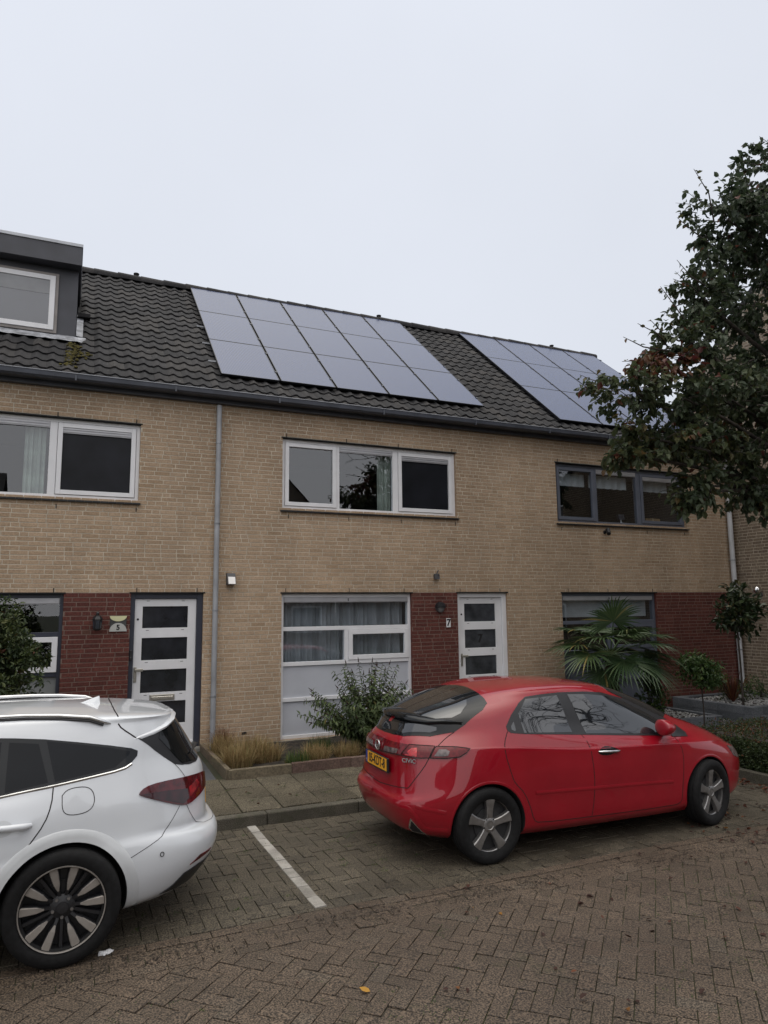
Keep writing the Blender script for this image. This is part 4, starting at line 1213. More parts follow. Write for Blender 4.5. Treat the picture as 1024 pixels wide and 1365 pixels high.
def wall_mesh(name, x0, x1, z0, z1, holes, reds, parent, seed, plane='XZ'):
    """brick wall, front face y=0: mortar slab plus every brick standing 3 mm proud, random bond.
    holes [(x0,x1,z0,z1)], reds [(x0,x1,z0,z1)] zones laid in dark red brick"""
    rnd = random.Random(seed)
    mb = MB()
    xs = sorted(set([x0, x1] + [h[0] for h in holes] + [h[1] for h in holes] + [r[0] for r in reds] + [r[1] for r in reds]))
    zs = sorted(set([z0, z1] + [h[2] for h in holes] + [h[3] for h in holes] + [r[2] for r in reds] + [r[3] for r in reds]))
    xs = [x for x in xs if x0 <= x <= x1]
    zs = [z for z in zs if z0 <= z <= z1]

    def inside(lst, x, z):
        return any(a < x < b and c < z < d for a, b, c, d in lst)
    D = 0.28
    cell = {}
    for i in range(len(xs) - 1):
        for j in range(len(zs) - 1):
            xm, zm = (xs[i] + xs[i + 1]) / 2, (zs[j] + zs[j + 1]) / 2
            cell[i, j] = not inside(holes, xm, zm)
            if cell[i, j]:
                m = 3 if inside(reds, xm, zm) else 1
                mb.poly([(xs[i], 0, zs[j]), (xs[i + 1], 0, zs[j]), (xs[i + 1], 0, zs[j + 1]), (xs[i], 0, zs[j + 1])], m)
                mb.poly([(xs[i], D, zs[j]), (xs[i], D, zs[j + 1]), (xs[i + 1], D, zs[j + 1]), (xs[i + 1], D, zs[j])], 1)
    for (i, j), ok in cell.items():
        if not ok:
            continue
        for di, dj in ((1, 0), (-1, 0), (0, 1), (0, -1)):
            if cell.get((i + di, j + dj), False):
                continue
            xm, zm = (xs[i] + xs[i + 1]) / 2, (zs[j] + zs[j + 1]) / 2
            m = 2 if inside(reds, xm, zm) else 0
            if di:
                x = xs[i + 1] if di > 0 else xs[i]
                k = max(1, round((zs[j + 1] - zs[j]) / CRS))
                for q in range(k):
                    a, b = zs[j] + (zs[j + 1] - zs[j]) * q / k, zs[j] + (zs[j + 1] - zs[j]) * (q + 1) / k
                    mb.poly([(x, 0, a), (x, D, a), (x, D, b), (x, 0, b)], m, rnd.random())
            else:
                z = zs[j + 1] if dj > 0 else zs[j]
                mb.poly([(xs[i], 0, z), (xs[i + 1], 0, z), (xs[i + 1], D, z), (xs[i], D, z)], m)
    # bricks
    J, P = 0.0105, 0.0028
    n0 = int((z0 - LINTEL) / CRS) - 1
    k = n0
    while True:
        za = LINTEL + k * CRS + J / 2
        zb = za + CRS - J
        k += 1
        if zb > z1 + 0.001:
            break
        if za < z0:
            continue
        zm = (za + zb) / 2
        x = x0 - rnd.random() * 0.2
        last = 0
        while x < x1:
            u = rnd.random()
            ln = 0.098 if (u < 0.27 and last != 1) else (0.155 if u < 0.31 else 0.205)
            last = 1 if ln < 0.12 else 0
            a, b = max(x, x0), min(x + ln, x1)
            x += ln + J
            if b - a < 0.02:
                continue
            segs = [(a, b)]
            for h in holes + [(r[0], r[1], r[2], r[3], 1) for r in reds]:
                if not (h[2] < zm < h[3]):
                    continue
                if len(h) == 4:
                    ns = []
                    for s0, s1 in segs:
                        if h[1] <= s0 or h[0] >= s1:
                            ns.append((s0, s1))
                        else:
                            if s0 < h[0]:
                                ns.append((s0, h[0]))
                            if s1 > h[1]:
                                ns.append((h[1], s1))
                    segs = ns
                else:
                    ns = []
                    for s0, s1 in segs:
                        for c in (h[0], h[1]):
                            if s0 < c < s1:
                                ns.append((s0, c - J / 2))
                                s0 = c + J / 2
                        ns.append((s0, s1))
                    segs = ns
            for s0, s1 in segs:
                if s1 - s0 < 0.012:
                    continue
                m = 2 if inside(reds, (s0 + s1) / 2, zm) else 0
                r = min(1, max(0, rnd.gauss(0.5, 0.2)))
                p = -P - rnd.random() * 0.0015
                c = 0.002
                vs = [(s0, 0, za), (s1, 0, za), (s1, 0, zb), (s0, 0, zb), (s0 + c, p, za + c), (s1 - c, p, za + c), (s1 - c, p, zb - c), (s0 + c, p, zb - c)]
                mb.faces(vs, [(4, 5, 6, 7), (0, 1, 5, 4), (1, 2, 6, 5), (2, 3, 7, 6), (3, 0, 4, 7)], m, r)
    return mb


WALLM = [M_brick, M_mortar, M_rbrick, M_rmortar]


def frame_mb(mb, x0, x1, z0, z1, w, y0, y1, m=0, ch=0.003, wl=None, wr=None, wt=None, wb=None):
    wl, wr, wt, wb = wl or w, wr or w, wt or w, wb or w
    mb.box(x0, x0 + wl, y0, y1, z0, z1, m, ch=ch)
    mb.box(x1 - wr, x1, y0, y1, z0, z1, m, ch=ch)
    mb.box(x0 + wl - 0.001, x1 - wr + 0.001, y0 + 0.002, y1 - 0.002, z1 - wt, z1 - 0.001, m, ch=ch)
    mb.box(x0 + wl - 0.001, x1 - wr + 0.001, y0 + 0.002, y1 - 0.002, z0 + 0.001, z0 + wb, m, ch=ch)


def pane(x0, x1, z0, z1, y, parent, m=None, name='pane'):
    q = MB()
    q.box(x0, x1, y, y + 0.006, z0, z1)
    return q.build(name, m or M_wglass, parent)


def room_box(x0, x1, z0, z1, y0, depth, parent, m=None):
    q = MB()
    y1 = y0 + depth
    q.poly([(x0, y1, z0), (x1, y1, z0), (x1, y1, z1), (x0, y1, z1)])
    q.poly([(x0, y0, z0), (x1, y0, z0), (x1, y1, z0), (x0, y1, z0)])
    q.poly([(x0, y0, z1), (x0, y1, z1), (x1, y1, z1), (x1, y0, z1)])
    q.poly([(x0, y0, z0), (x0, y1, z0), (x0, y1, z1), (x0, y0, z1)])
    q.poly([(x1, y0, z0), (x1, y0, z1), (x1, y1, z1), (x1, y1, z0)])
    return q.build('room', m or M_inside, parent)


def drape(x0, x1, z0, z1, y, m, label, cat, name, amp=0.03, waves=9, seed=1, parent_loc=HZ, group=None):
    rnd = random.Random(seed)
    n = max(16, int((x1 - x0) / 0.02))
    q = MB()
    ph = [rnd.random() * 6 for _ in range(4)]
    row = []
    for i in range(n + 1):
        t = i / n
        yy = y + amp * (math.sin(t * waves * 6.28 + ph[0]) * 0.6 + math.sin(t * waves * 2.7 * 6.28 + ph[1]) * 0.25 + 0.3 * math.sin(t * waves * 0.6 * 6.28 + ph[2]))
        row.append((x0 + (x1 - x0) * t, yy))
    for (xa, ya), (xb, yb) in zip(row, row[1:]):
        q.poly([(xa, ya, z0), (xb, yb, z0), (xb, yb, z1), (xa, ya, z1)])
        q.poly([(xa, ya + 0.004, z0), (xa, ya + 0.004, z1), (xb, yb + 0.004, z1), (xb, yb + 0.004, z0)])
    o = q.build(name, m, None, smooth=60, loc=(0, 0, parent_loc), merge=False)
    return tag(o, label, cat, group)


YF = 0.055      # window frames stand this far behind the brick face


def lintel_and_sill(parent, x0, x1, ztop, zbot, sill=True):
    q = MB()
    q.box(x0 - 0.02, x1 + 0.02, -0.012, 0.10, ztop - 0.006, ztop + 0.012)
    rn = random.Random(int(x0 * 100))
    n = max(2, int((x1 - x0) / 1.0) + 1)
    for i in range(n):
        x = x0 + 0.1 + (x1 - x0 - 0.2) * i / (n - 1) + rn.uniform(-0.06, 0.06)
        q.box(x - 0.006, x + 0.006, -0.0055, 0.02, ztop + 0.014, ztop + 0.07)
        if sill:
            q.box(x + 0.03, x + 0.042, -0.0055, 0.02, zbot - 0.15, zbot - 0.09)
    q.build('lintel_flashing', M_dk, parent)
    if sill:
        q = MB()
        n = round((x1 - x0 + 0.06) / 0.105)
        for i in range(n):
            a = x0 - 0.03 + (x1 - x0 + 0.06) * i / n
            b = a + (x1 - x0 + 0.06) / n - 0.004
            q.faces([(a, -0.045, zbot - 0.05), (b, -0.045, zbot - 0.05), (b, 0.12, zbot - 0.05), (a, 0.12, zbot - 0.05), (a, -0.045, zbot - 0.03), (b, -0.045, zbot - 0.03), (b, 0.12, zbot + 0.006), (a, 0.12, zbot + 0.006)],
                    [(0, 3, 2, 1), (4, 5, 6, 7), (0, 1, 5, 4), (1, 2, 6, 5), (2, 3, 7, 6), (3, 0, 4, 7)])
        q.build('window_sill', M_sill, parent)


def triple_window(house, x0, mf, k=1.0):
    """the three-light upper window, 3.06 m wide"""
    if True:
        Z0, Z1 = 3.63, 4.735
        q = MB()
        x1 = x0 + 3.065 * k
        frame_mb(q, x0, x1, Z0, Z1, 0.05, YF, YF + 0.09)
        for a, b in ((0.905 * k, 0.955 * k), (1.895 * k, 1.99 * k)):
            q.box(x0 + a, x0 + b, YF + 0.003, YF + 0.087, Z0 + 0.05, Z1 - 0.05, ch=0.003)
        win = q.build('window', mf, house)
        lintel_and_sill(win, x0, x1, Z1 + 0.005, Z0)
        for a, b in ((0.055, 0.90 * k), (1.995 * k, 3.065 * k - 0.055)):
            s = MB()
            frame_mb(s, x0 + a, x0 + b, Z0 + 0.055, Z1 - 0.055, 0.062, YF - 0.012, YF + 0.05)
            s.build('sash', mf, win)
        for j, (a, b) in enumerate(((0.105, 0.90 * k - 0.05), (0.957 * k, 1.893 * k), (1.995 * k + 0.055, 3.065 * k - 0.11))):
            fix = j == 1
            zb, zt = (Z0 + 0.052, Z1 - 0.052) if fix else (Z0 + 0.11, Z1 - 0.11)
            pane(x0 + a, x0 + b, zb, zt, YF + 0.03, win, M_screen if (j == 2 and mf is M_wframe) else None)
            if j:
                v = MB()
                v.box(x0 + a, x0 + b, YF + 0.004, YF + 0.029, zt - 0.085, zt)
                for k in range(2):
                    v.box(x0 + a + 0.01, x0 + b - 0.01, YF - 0.006, YF + 0.003, zt - 0.07 + 0.034 * k, zt - 0.05 + 0.034 * k)
                v.build('vent_grille', M_vent, win)

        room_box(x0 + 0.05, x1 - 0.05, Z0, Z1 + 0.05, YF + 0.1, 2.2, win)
        return win


def front_window(house, x0, w, mf, mpanel, style):
    """ground floor window with lower panels: style 7 white curtained, 5 navy with white sash, 9 grey"""
    Z0, Z1 = 0.20, LINTEL - 0.012
    x1 = x0 + w
    q = MB()
    frame_mb(q, x0, x1, Z0, Z1, 0.045, YF, YF + 0.10, wt=0.055, wb=0.05)
    for a, b in ((0.735, 0.79), (1.255, 1.312), (1.775, 1.835)):
        q.box(x0 + 0.045, x1 - 0.045, YF + 0.004, YF + 0.095, a, b, ch=0.003)
    xm = x0 + w * 0.487
    q.box(xm - 0.03, xm + 0.03, YF + 0.006, YF + 0.093, 1.31, 1.777, ch=0.003)
    win = q.build('window', mf, house)
    lintel_and_sill(win, x0, x1, LINTEL - 0.006, Z0, sill=False)
    s = MB()
    frame_mb(s, xm + 0.032, x1 - 0.047, 1.314, 1.773, 0.07, YF - 0.012, YF + 0.05)
    s.build('sash', M_wframe if style == 5 else mf, win)
    pane(x0 + 0.045, x1 - 0.045, 1.835, Z1 - 0.055, YF + 0.04, win)
    pane(x0 + 0.045, xm - 0.03, 1.312, 1.775, YF + 0.04, win)
    pane(xm + 0.09, x1 - 0.11, 1.37, 1.715, YF + 0.02, win)
    v = MB()
    v.box(x0 + 0.05, x1 - 0.05, YF + 0.006, YF + 0.039, 2.20, Z1 - 0.056)
    v.box(x0 + 0.06, x1 - 0.06, YF - 0.008, YF + 0.006, 2.212, 2.262)
    v.box(x0 + w / 2 - 0.006, x0 + w / 2 + 0.006, YF - 0.014, YF - 0.008, 2.22, 2.262, 1)
    v.build('vent_grille', [M_vent, M_dk], win)
    for a, b in ((Z0 + 0.05, 0.735), (0.79, 1.255)):
        p = MB()
        p.box(x0 + 0.044, x1 - 0.044, YF + 0.035, YF + 0.06, a, b)
        p.build('lower_panel', mpanel, win)
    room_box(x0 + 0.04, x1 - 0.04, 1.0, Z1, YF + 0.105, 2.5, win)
    return win


def front_door(house, x0, mf, number=None, letter=True, steel_side=1):
    """four-light white door, 0.99 wide with its frame"""
    Z0, Z1 = 0.22, LINTEL - 0.005
    x1 = x0 + 0.985
    q = MB()
    q.box(x0, x0 + 0.06, YF - 0.02, YF + 0.09, Z0, Z1, ch=0.003)
    q.box(x1 - 0.085, x1, YF - 0.02, YF + 0.09, Z0, Z1, ch=0.003)
    q.box(x0 + 0.059, x1 - 0.084, YF - 0.017, YF + 0.088, Z1 - 0.075, Z1 - 0.001, ch=0.003)
    fr = q.build('door_frame', mf, house)
    lintel_and_sill(fr, x0, x1, LINTEL - 0.002, Z0, sill=False)
    a, b = x0 + 0.062, x1 - 0.087
    gx0, gx1 = a + 0.105, b - 0.115
    rows = [(0.55, 0.855), (0.98, 1.29), (1.422, 1.727), (1.862, 2.162)]
    d = MB()
    y0, y1 = YF + 0.015, YF + 0.06
    d.box(a, gx0, y0, y1, Z0 + 0.03, Z1 - 0.077, ch=0.002)
    d.box(gx1, b, y0, y1, Z0 + 0.03, Z1 - 0.077, ch=0.002)
    zs = [Z0 + 0.03] + [z for r in rows for z in r] + [Z1 - 0.077]
    for i in range(0, len(zs), 2):
        d.box(gx0 - 0.001, gx1 + 0.001, y0 + 0.001, y1 - 0.001, zs[i], zs[i + 1], ch=0.002)
        if i:
            for xx in (gx0 + 0.05, gx1 - 0.09):
                d.box(xx, xx + 0.04, y0 - 0.001, y0 + 0.003, zs[i] + 0.001 if False else zs[i + 1] - 0.034, zs[i + 1] - 0.028, 1)
    d.box(a, b, y0 - 0.016, y0 + 0.001, Z0 + 0.05, Z0 + 0.085, ch=0.004)
    door = d.build('door', [M_wframe, M_dk], house)
    for r in rows:
        pane(gx0, gx1, r[0], r[1], YF + 0.035, door, M_dglass7 if number else M_dglass)
    h = MB()
    h.box(a + 0.012, a + 0.05, y0 - 0.012, y0 - 0.0005, 1.13, 1.335, ch=0.003)
    h.box(a + 0.02, a + 0.042, y0 - 0.05, y0 - 0.012, 1.275, 1.30)
    h.box(a + 0.02, a + 0.13, y0 - 0.062, y0 - 0.044, 1.276, 1.315, ch=0.006)
    h.lathe([(0.0001, -0.02), (0.012, -0.02), (0.014, -0.012)], 14, 'Y', (a + 0.031, y0, 1.19))
    h.build('handle', M_steel, door, smooth=30)
    sp = MB()
    sp.lathe([(0.0001, -0.012), (0.011, -0.010), (0.016, -0.001)], 14, 'Y', (a + 0.045, y0, 1.985))
    sp.build('spy_hole', M_dk, door)
    if letter:
        l = MB()
        l.box(gx0 + 0.125, gx1 - 0.155, y0 - 0.012, y0 - 0.0005, 0.868, 0.95, ch=0.004)
        l.box(gx0 + 0.15, gx1 - 0.175, y0 - 0.022, y0 - 0.0115, 0.893, 0.925, 1, ch=0.004)
        l.build('letterbox', [M_steel, M_alloyish], door)
    if number:
        t = MB()
        t.addbm(text_mesh(number, 0.19, 0.002, 0.006), 0, 0.5, Matrix.Translation(((gx0 + gx1) / 2 + 0.0, YF + 0.033, 1.575)))
        t.build('door_number', M_dk, door)
    return door


M_alloyish = mat('polished_flap', (0.62, 0.60, 0.55), rough=0.25, metal=0.9, var=0.05)

# roof geometry shared by the terrace (house-local heights)
RT, RP = math.tan(R(40)), 40.0
ROOF_Y0, ROOF_Z0 = -0.20, 5.235        # eaves edge of the tile plane
RIDGE_Y = 3.87


def roof_z(y, off=0.0):
    return ROOF_Z0 + (y - ROOF_Y0) * RT + off


def tiled_roof(name, x0, x1, parent, seed, cutx=None):
    """interlocking wavy roof tiles, course by course; cutx=(x0,x1,y0,y1) leaves a hole for a dormer"""
    rnd = random.Random(seed)
    mb = MB()
    sl = (RIDGE_Y - ROOF_Y0) / math.cos(R(RP))
    rows = 20
    e = sl / rows
    per = 0.205
    c, s = math.cos(R(RP)), math.sin(R(RP))
    seg = 8

    def P(x, t, h):
        return (x, ROOF_Y0 + t * c - h * s, ROOF_Z0 + t * s + h * c)
    for k in range(rows):
        t0, t1 = k * e, (k + 1) * e + 0.04
        i0 = int(math.floor(x0 / (per * 1.0)))
        i1 = int(math.ceil(x1 / per))
        for i in range(i0, i1):
            jx = rnd.uniform(-0.004, 0.004)
            jt = rnd.uniform(-0.008, 0.008)
            jh = rnd.uniform(-0.003, 0.004)
            r = rnd.random()
            cols = []
            for q in range(seg + 1):
                u = q / seg
                x = (i + u) * per
                if x < x0 - 0.001:
                    x = x0
                if x > x1 + 0.001:
                    x = x1
                uu = x / per - i
                wv = 0.017 * math.cos((uu - 0.35) * 2 * math.pi) + 0.004 * math.cos((uu - 0.35) * 4 * math.pi)
                cols.append((x, wv))
            if cols[-1][0] - cols[0][0] < 1e-4:
                continue
            if cutx:
                xm = (cols[0][0] + cols[-1][0]) / 2
                ym = ROOF_Y0 + (t0 + e / 2) * c
                if cutx[0] < xm < cutx[1] and cutx[2] < ym < cutx[3]:
                    continue
            vs, fs = [], []
            for (x, wv) in cols:
                vs += [P(x, t0 + jt, wv + 0.006 + jh), P(x, t0 + jt, wv + 0.028 + jh), P(x, t0 + jt + 0.02, wv + 0.031 + jh), P(x, t1 + jt, wv * 0.9 + 0.002 + jh)]
            for q in range(seg):
                for z in range(3):
                    fs.append((q * 4 + z, (q + 1) * 4 + z, (q + 1) * 4 + z + 1, q * 4 + z + 1))
            mb.faces(vs, fs, 0, r)
    # underlay and rear slope
    yb = 2 * RIDGE_Y - ROOF_Y0
    zr = roof_z(RIDGE_Y)
    if cutx:
        mb.poly([(cutx[1], ROOF_Y0, roof_z(ROOF_Y0, -0.03)), (x1, ROOF_Y0, roof_z(ROOF_Y0, -0.03)), (x1, RIDGE_Y, zr - 0.03), (cutx[1], RIDGE_Y, zr - 0.03)])
        mb.poly([(x0, ROOF_Y0, roof_z(ROOF_Y0, -0.03)), (cutx[1], ROOF_Y0, roof_z(ROOF_Y0, -0.03)), (cutx[1], cutx[2], roof_z(cutx[2], -0.03)), (x0, cutx[2], roof_z(cutx[2], -0.03))])
    else:
        mb.poly([(x0, ROOF_Y0, roof_z(ROOF_Y0, -0.03)), (x1, ROOF_Y0, roof_z(ROOF_Y0, -0.03)), (x1, RIDGE_Y, zr - 0.03), (x0, RIDGE_Y, zr - 0.03)])
    mb.poly([(x0, RIDGE_Y, zr), (x1, RIDGE_Y, zr), (x1, yb, roof_z(ROOF_Y0)), (x0, yb, roof_z(ROOF_Y0))])
    o = mb.build('roof', M_tile, parent, smooth=50)
    # ridge caps
    q = MB()
    n = int((x1 - x0) / 0.42)
    for i in range(n):
        a = x0 + (x1 - x0) * i / n
        b = x0 + (x1 - x0) * (i + 1) / n + 0.03
        r = rnd.random()
        jz = rnd.uniform(-0.006, 0.006)
        pts = []
        for k in range(7):
            th = R(-25 + 230 * k / 6)
            pts.append((0.115 * math.cos(th), 0.10 * math.sin(th)))
        vs = [(a, RIDGE_Y + y, zr + 0.03 + z + jz) for y, z in pts] + [(b, RIDGE_Y + y * 0.94, zr + 0.022 + z * 0.94 + jz) for y, z in pts]
        q.faces(vs, [(j, j + 7, j + 8, j + 1) for j in range(6)] + [tuple(range(7)), tuple(range(13, 6, -1))], 0, r)
    q.build('ridge', M_tile, o, smooth=50)
    return o


def gutter(house, x0, x1):
    q = MB()
    prof = [(-0.10, 5.21), (-0.255, 5.20), (-0.29, 5.225), (-0.298, 5.275), (-0.292, 5.285), (-0.286, 5.275), (-0.28, 5.235), (-0.25, 5.215), (-0.10, 5.225)]
    k = len(prof)
    vs = [(x, y, z) for x in (x0, x1) for y, z in prof]
    q.faces(vs, [(i, i + 1, i + 1 + k, i + k) for i in range(k - 1)] + [(k - 1, 0, k, 2 * k - 1), tuple(range(k - 1, -1, -1)), tuple(range(k, 2 * k))], 0)
    q.box(x0, x1, -0.09, 0.02, 5.15, 5.2095, 0)
    q.box(x0, x1, -0.10, 0.05, 5.2255, 5.26, 0)
    q.tube([(x0, -0.297, 5.288), (x1, -0.297, 5.288)], 0.008, 8, m=1)
    n = int((x1 - x0) / 1.3)
    for i in range(n):
        x = x0 + (i + 0.5) * (x1 - x0) / n
        q.box(x - 0.012, x + 0.012, -0.304, -0.254, 5.194, 5.272, 0)
    q.build('gutter', [M_gut, M_gutl], house, smooth=35)


def downpipe(house, x, zt, zb, y, rad, m, gap=(4.55, 3.35, 2.1, 0.9), bend=False, lean=0.0):
    q = MB()
    if bend:
        q.tube([(x - 0.10, y - 0.07, zt + 0.12), (x - 0.06, y - 0.04, zt + 0.05), (x, y, zt - 0.05)], rad * 0.98, 12)
    q.tube([(x + lean, y, zb), (x, y, zt)], rad, 14)
    for g in gap:
        if zb < g < zt:
            q.lathe([(rad, -0.012), (rad + 0.006, -0.010), (rad + 0.006, 0.010), (rad, 0.012)], 14, 'Z', (x + lean * (zt - g) / (zt - zb), y, g), 1)
            q.box(x - 0.012, x + 0.012, y, 0.0, g - 0.01, g + 0.01, 1)
    return q.build('downpipe', [m, M_zinc], house, smooth=40)


def rear_shell(house, x0, x1, left=False, right=False):
    """party walls and back wall that close the house"""
    q = MB()
    yb = 2 * RIDGE_Y - ROOF_Y0 - 0.2
    q.box(x0, x1, yb - 0.25, yb, -0.3, 5.2)
    for x, on in ((x0, left), (x1, right)):
        if on:
            xx = x if x == x0 else x - 0.02
            q.faces([(xx, 0.281, -0.3), (xx, yb - 0.251, -0.3), (xx, yb - 0.251, 5.2), (xx, RIDGE_Y, roof_z(RIDGE_Y) - 0.06), (xx, 0.281, roof_z(0.281) - 0.06)], [(0, 1, 2, 3, 4)])
    q.build('rear_walls', M_mortar, house)


def house_base(label, x0, x1, holes, reds, seed, cutx=None, ends=(False, False)):
    h = thing('terraced_house', label, 'house', ((x0 + x1) / 2, 0, HZ), 0, 'terraced houses in the row')
    off = -(x0 + x1) / 2
    return h


def shift(objs_parent, dx):
    for c in objs_parent.children:
        c.location.x += dx


def make_house(label, x0, x1, holes, reds, seed, cutx=None, ends=(False, False)):
    h = thing('terraced_house', label, 'house', (0, 0, HZ), 0, 'terraced houses in the row')
    wall_mesh('wall', x0, x1, -0.15, 5.2, holes, reds, h, seed).build('wall', WALLM, h)
    tiled_roof('roof', x0, x1, h, seed + 5, cutx)
    gutter(h, x0, x1)
    rear_shell(h, x0, x1, *ends)
    return h


UP = (3.63, 4.735)
GR = (0.20, LINTEL)
# ---- house with the dormer (left)
H5 = make_house('beige brick terraced house with grey dormer and navy-framed door', -3.30, 1.94,
                [(-2.21, 0.855, *UP), (-2.21, -0.04, *GR), (0.805, 1.79, 0.1, LINTEL)], [(-0.04, 0.805, -0.15, LINTEL)], 11, cutx=(-9, -0.05, 0.78, 3.3), ends=(True, False))
triple_window(H5, -2.21, M_wframe)
front_window(H5, -2.21, 2.17, M_navy, mat('grey_green_panel', (0.19, 0.20, 0.20), rough=0.5, var=0.06, scale=2), 5)
front_door(H5, 0.805, M_navy)
# ---- middle house
H7 = make_house('middle beige brick terraced house with white-framed windows and net curtains', 1.94, 7.12,
                [(2.94, 6.005, *UP), (2.945, 5.12, *GR), (5.975, 6.96, 0.1, LINTEL)], [(5.12, 5.975, -0.15, LINTEL)], 12)
triple_window(H7, 2.94, M_wframe)
front_window(H7, 2.945, 2.175, M_wframe, M_panel, 7)
front_door(H7, 5.975, M_wframe, number='7', letter=False)
downpipe(H7, 1.945, 5.12, 0.12, -0.075, 0.038, M_pvc)
q = MB()
q.box(2.37, 2.44, -0.008, 0.02, 0.33, 0.365)
q.build('air_brick', M_dk, H7)
# ---- right house
H9 = make_house('beige brick terraced house with grey-framed windows, at the corner of the row', 7.12, 12.575,
                [(8.115, 11.305, *UP), (8.13, 10.38, *GR)], [(10.38, 12.575, -0.15, LINTEL)], 13, ends=(False, True))
triple_window(H9, 8.115, M_gframe, 1.04)
front_window(H9, 8.13, 2.25, M_gframe, M_gframe, 9)
downpipe(H9, 12.43, 5.0, 0.15, -0.085, 0.05, M_pvcw, gap=(3.0, 1.2), bend=True)
q = MB()
q.box(9.70, 9.80, -0.008, 0.02, 0.42, 0.46)
q.build('air_brick', M_dk, H9)
# pad stones under the doors
for hh, xx in ((H5, 0.80), (H7, 5.97)):
    q = MB()
    q.box(xx, xx + 1.0, -0.10, 0.15, 0.10, 0.218, ch=0.006)
    q.build('doorstep', mat('doorstep_stone', (0.22, 0.215, 0.20), rough=0.85, var=0.15, scale=8, bump=0.3), hh)

# roof vents on the ridge
for hh, x in ((H5, 0.98), (H7, 6.3), (H9, 11.2)):
    q = MB()
    q.lathe([(0.0001, -0.03), (0.04, -0.03), (0.04, 0.05), (0.0001, 0.05)], 14, 'Z', (x, RIDGE_Y, roof_z(RIDGE_Y) + 0.10))
    q.lathe([(0.0001, 0.05), (0.055, 0.05), (0.055, 0.072), (0.0001, 0.08)], 14, 'Z', (x, RIDGE_Y, roof_z(RIDGE_Y) + 0.10))
    q.build('roof_vent', M_dk, hh, smooth=40)

# dormer on the left house
dm = MB()
dx0, dx1 = -3.2, -0.06
dz0, dz1 = 6.16, 7.62
yf = 0.98
dm.box(dx0, dx1 - 0.004, yf, 3.6, dz0 - 0.15, dz1 - 0.002)
DO = dm.build('dormer', M_dormer, H5)
q = MB()
q.box(dx0 - 0.1, dx1 + 0.035, yf - 0.22, 3.9, dz1 - 0.29, dz1 + 0.0, 0, ch=0.004)
q.box(dx0 - 0.12, dx1 + 0.045, yf - 0.235, 3.92, dz1 + 0.0005, dz1 + 0.05, 1, ch=0.003)
q.build('dormer_fascia', [M_dormer, M_dedge], DO)
q = MB()
wx0, wx1, wz0, wz1 = -2.9, -0.33, 6.27, 7.22
frame_mb(q, wx0, wx1, wz0, wz1, 0.045, yf - 0.035, yf - 0.001, 0)
q.build('dormer_window_surround', M_fram2, DO)
q = MB()
frame_mb(q, wx0 + 0.046, wx1 - 0.046, wz0 + 0.046, wz1 - 0.046, 0.075, yf - 0.05, yf - 0.0015, 0)
q.build('dormer_sash', M_wframe, DO)
q = MB()
q.box(wx0 + 0.12, wx1 - 0.12, yf - 0.03, yf - 0.022, wz0 + 0.12, wz1 - 0.12)
q.build('dormer_pane', M_cglass_d if 'M_cglass_d' in globals() else mat('grey_dormer_glass', (0.07, 0.075, 0.09), rough=0.02, var=0.1, scale=1, ior=2.0), DO)
q = MB()
q.box(wx0 + 0.12, wx1 - 0.12, yf - 0.034, yf - 0.0305, wz1 - 0.34, wz1 - 0.12)
q.build('roller_blind', mat('grey_blind', (0.27, 0.275, 0.29), rough=0.6, var=0.04), DO)
# lead apron in front and up the side
q = MB()
n = 60
for i in range(n):
    xa = dx0 + (dx1 + 0.14 - dx0) * i / n
    xb = dx0 + (dx1 + 0.14 - dx0) * (i + 1) / n
    def ap(x):
        return 0.012 * math.sin(x * 30.6) + 0.006 * math.sin(x * 71)
    q.poly([(xa, yf - 0.006, dz0 + 0.11), (xb, yf - 0.006, dz0 + 0.11), (xb, yf - 0.05, roof_z(yf - 0.05, 0.055)), (xa, yf - 0.05, roof_z(yf - 0.05, 0.055))])
    q.poly([(xa, yf - 0.05, roof_z(yf - 0.05, 0.055)), (xb, yf - 0.05, roof_z(yf - 0.05, 0.055)), (xb, yf - 0.165 + ap(xb), roof_z(yf - 0.165, 0.052)), (xa, yf - 0.165 + ap(xa), roof_z(yf - 0.165, 0.052))])
q.build('lead_flashing', M_lead, DO, smooth=60)
q = MB()
ys = [yf - 0.02 + 0.11 * i for i in range(8)]
for i, (ya, yb_) in enumerate(zip(ys, ys[1:])):
    zt_ = 0.16 + 0.02 * (i % 2)
    q.poly([(dx1 + 0.004, ya, roof_z(ya, 0.03)), (dx1 + 0.004, yb_, roof_z(yb_, 0.03)), (dx1 + 0.004, yb_, roof_z(yb_, zt_)), (dx1 + 0.004, ya, roof_z(ya, zt_))])
    q.poly([(dx1 + 0.004, ya, roof_z(ya, 0.075)), (dx1 + 0.10, ya, roof_z(ya, 0.062)), (dx1 + 0.10, yb_, roof_z(yb_, 0.062)), (dx1 + 0.004, yb_, roof_z(yb_, 0.075))])
q.build('side_flashing', M_lead, DO)
q = MB()
q.box(dx1 + 0.01, dx1 + 0.20, 1.55, 1.75, roof_z(1.65, 0.05), roof_z(1.65, 0.11))
q.build('loose_tile', M_tile, H5)
# moss streak below the dormer corner
q = MB()
rn = random.Random(3)
for i in range(130):
    t = rn.random()
    y = 0.05 + 0.72 * t
    x = -0.13 + rn.gauss(0, 0.05) + 0.05 * t
    if i > 112:
        x, y = rn.gauss(0.10, 0.06), rn.uniform(0.3, 0.55)
    rr = rn.uniform(0.012, 0.034)
    bm = bmesh.new()
    bmesh.ops.create_icosphere(bm, subdivisions=1, radius=rr)
    for v in bm.verts:
        v.co.z *= 0.6
    q.addbm(bm, 0, rn.random(), Matrix.Translation((x, y, roof_z(y, 0.045))))
q.build('moss', M_moss, H5, smooth=80)['kind'] = 'stuff'

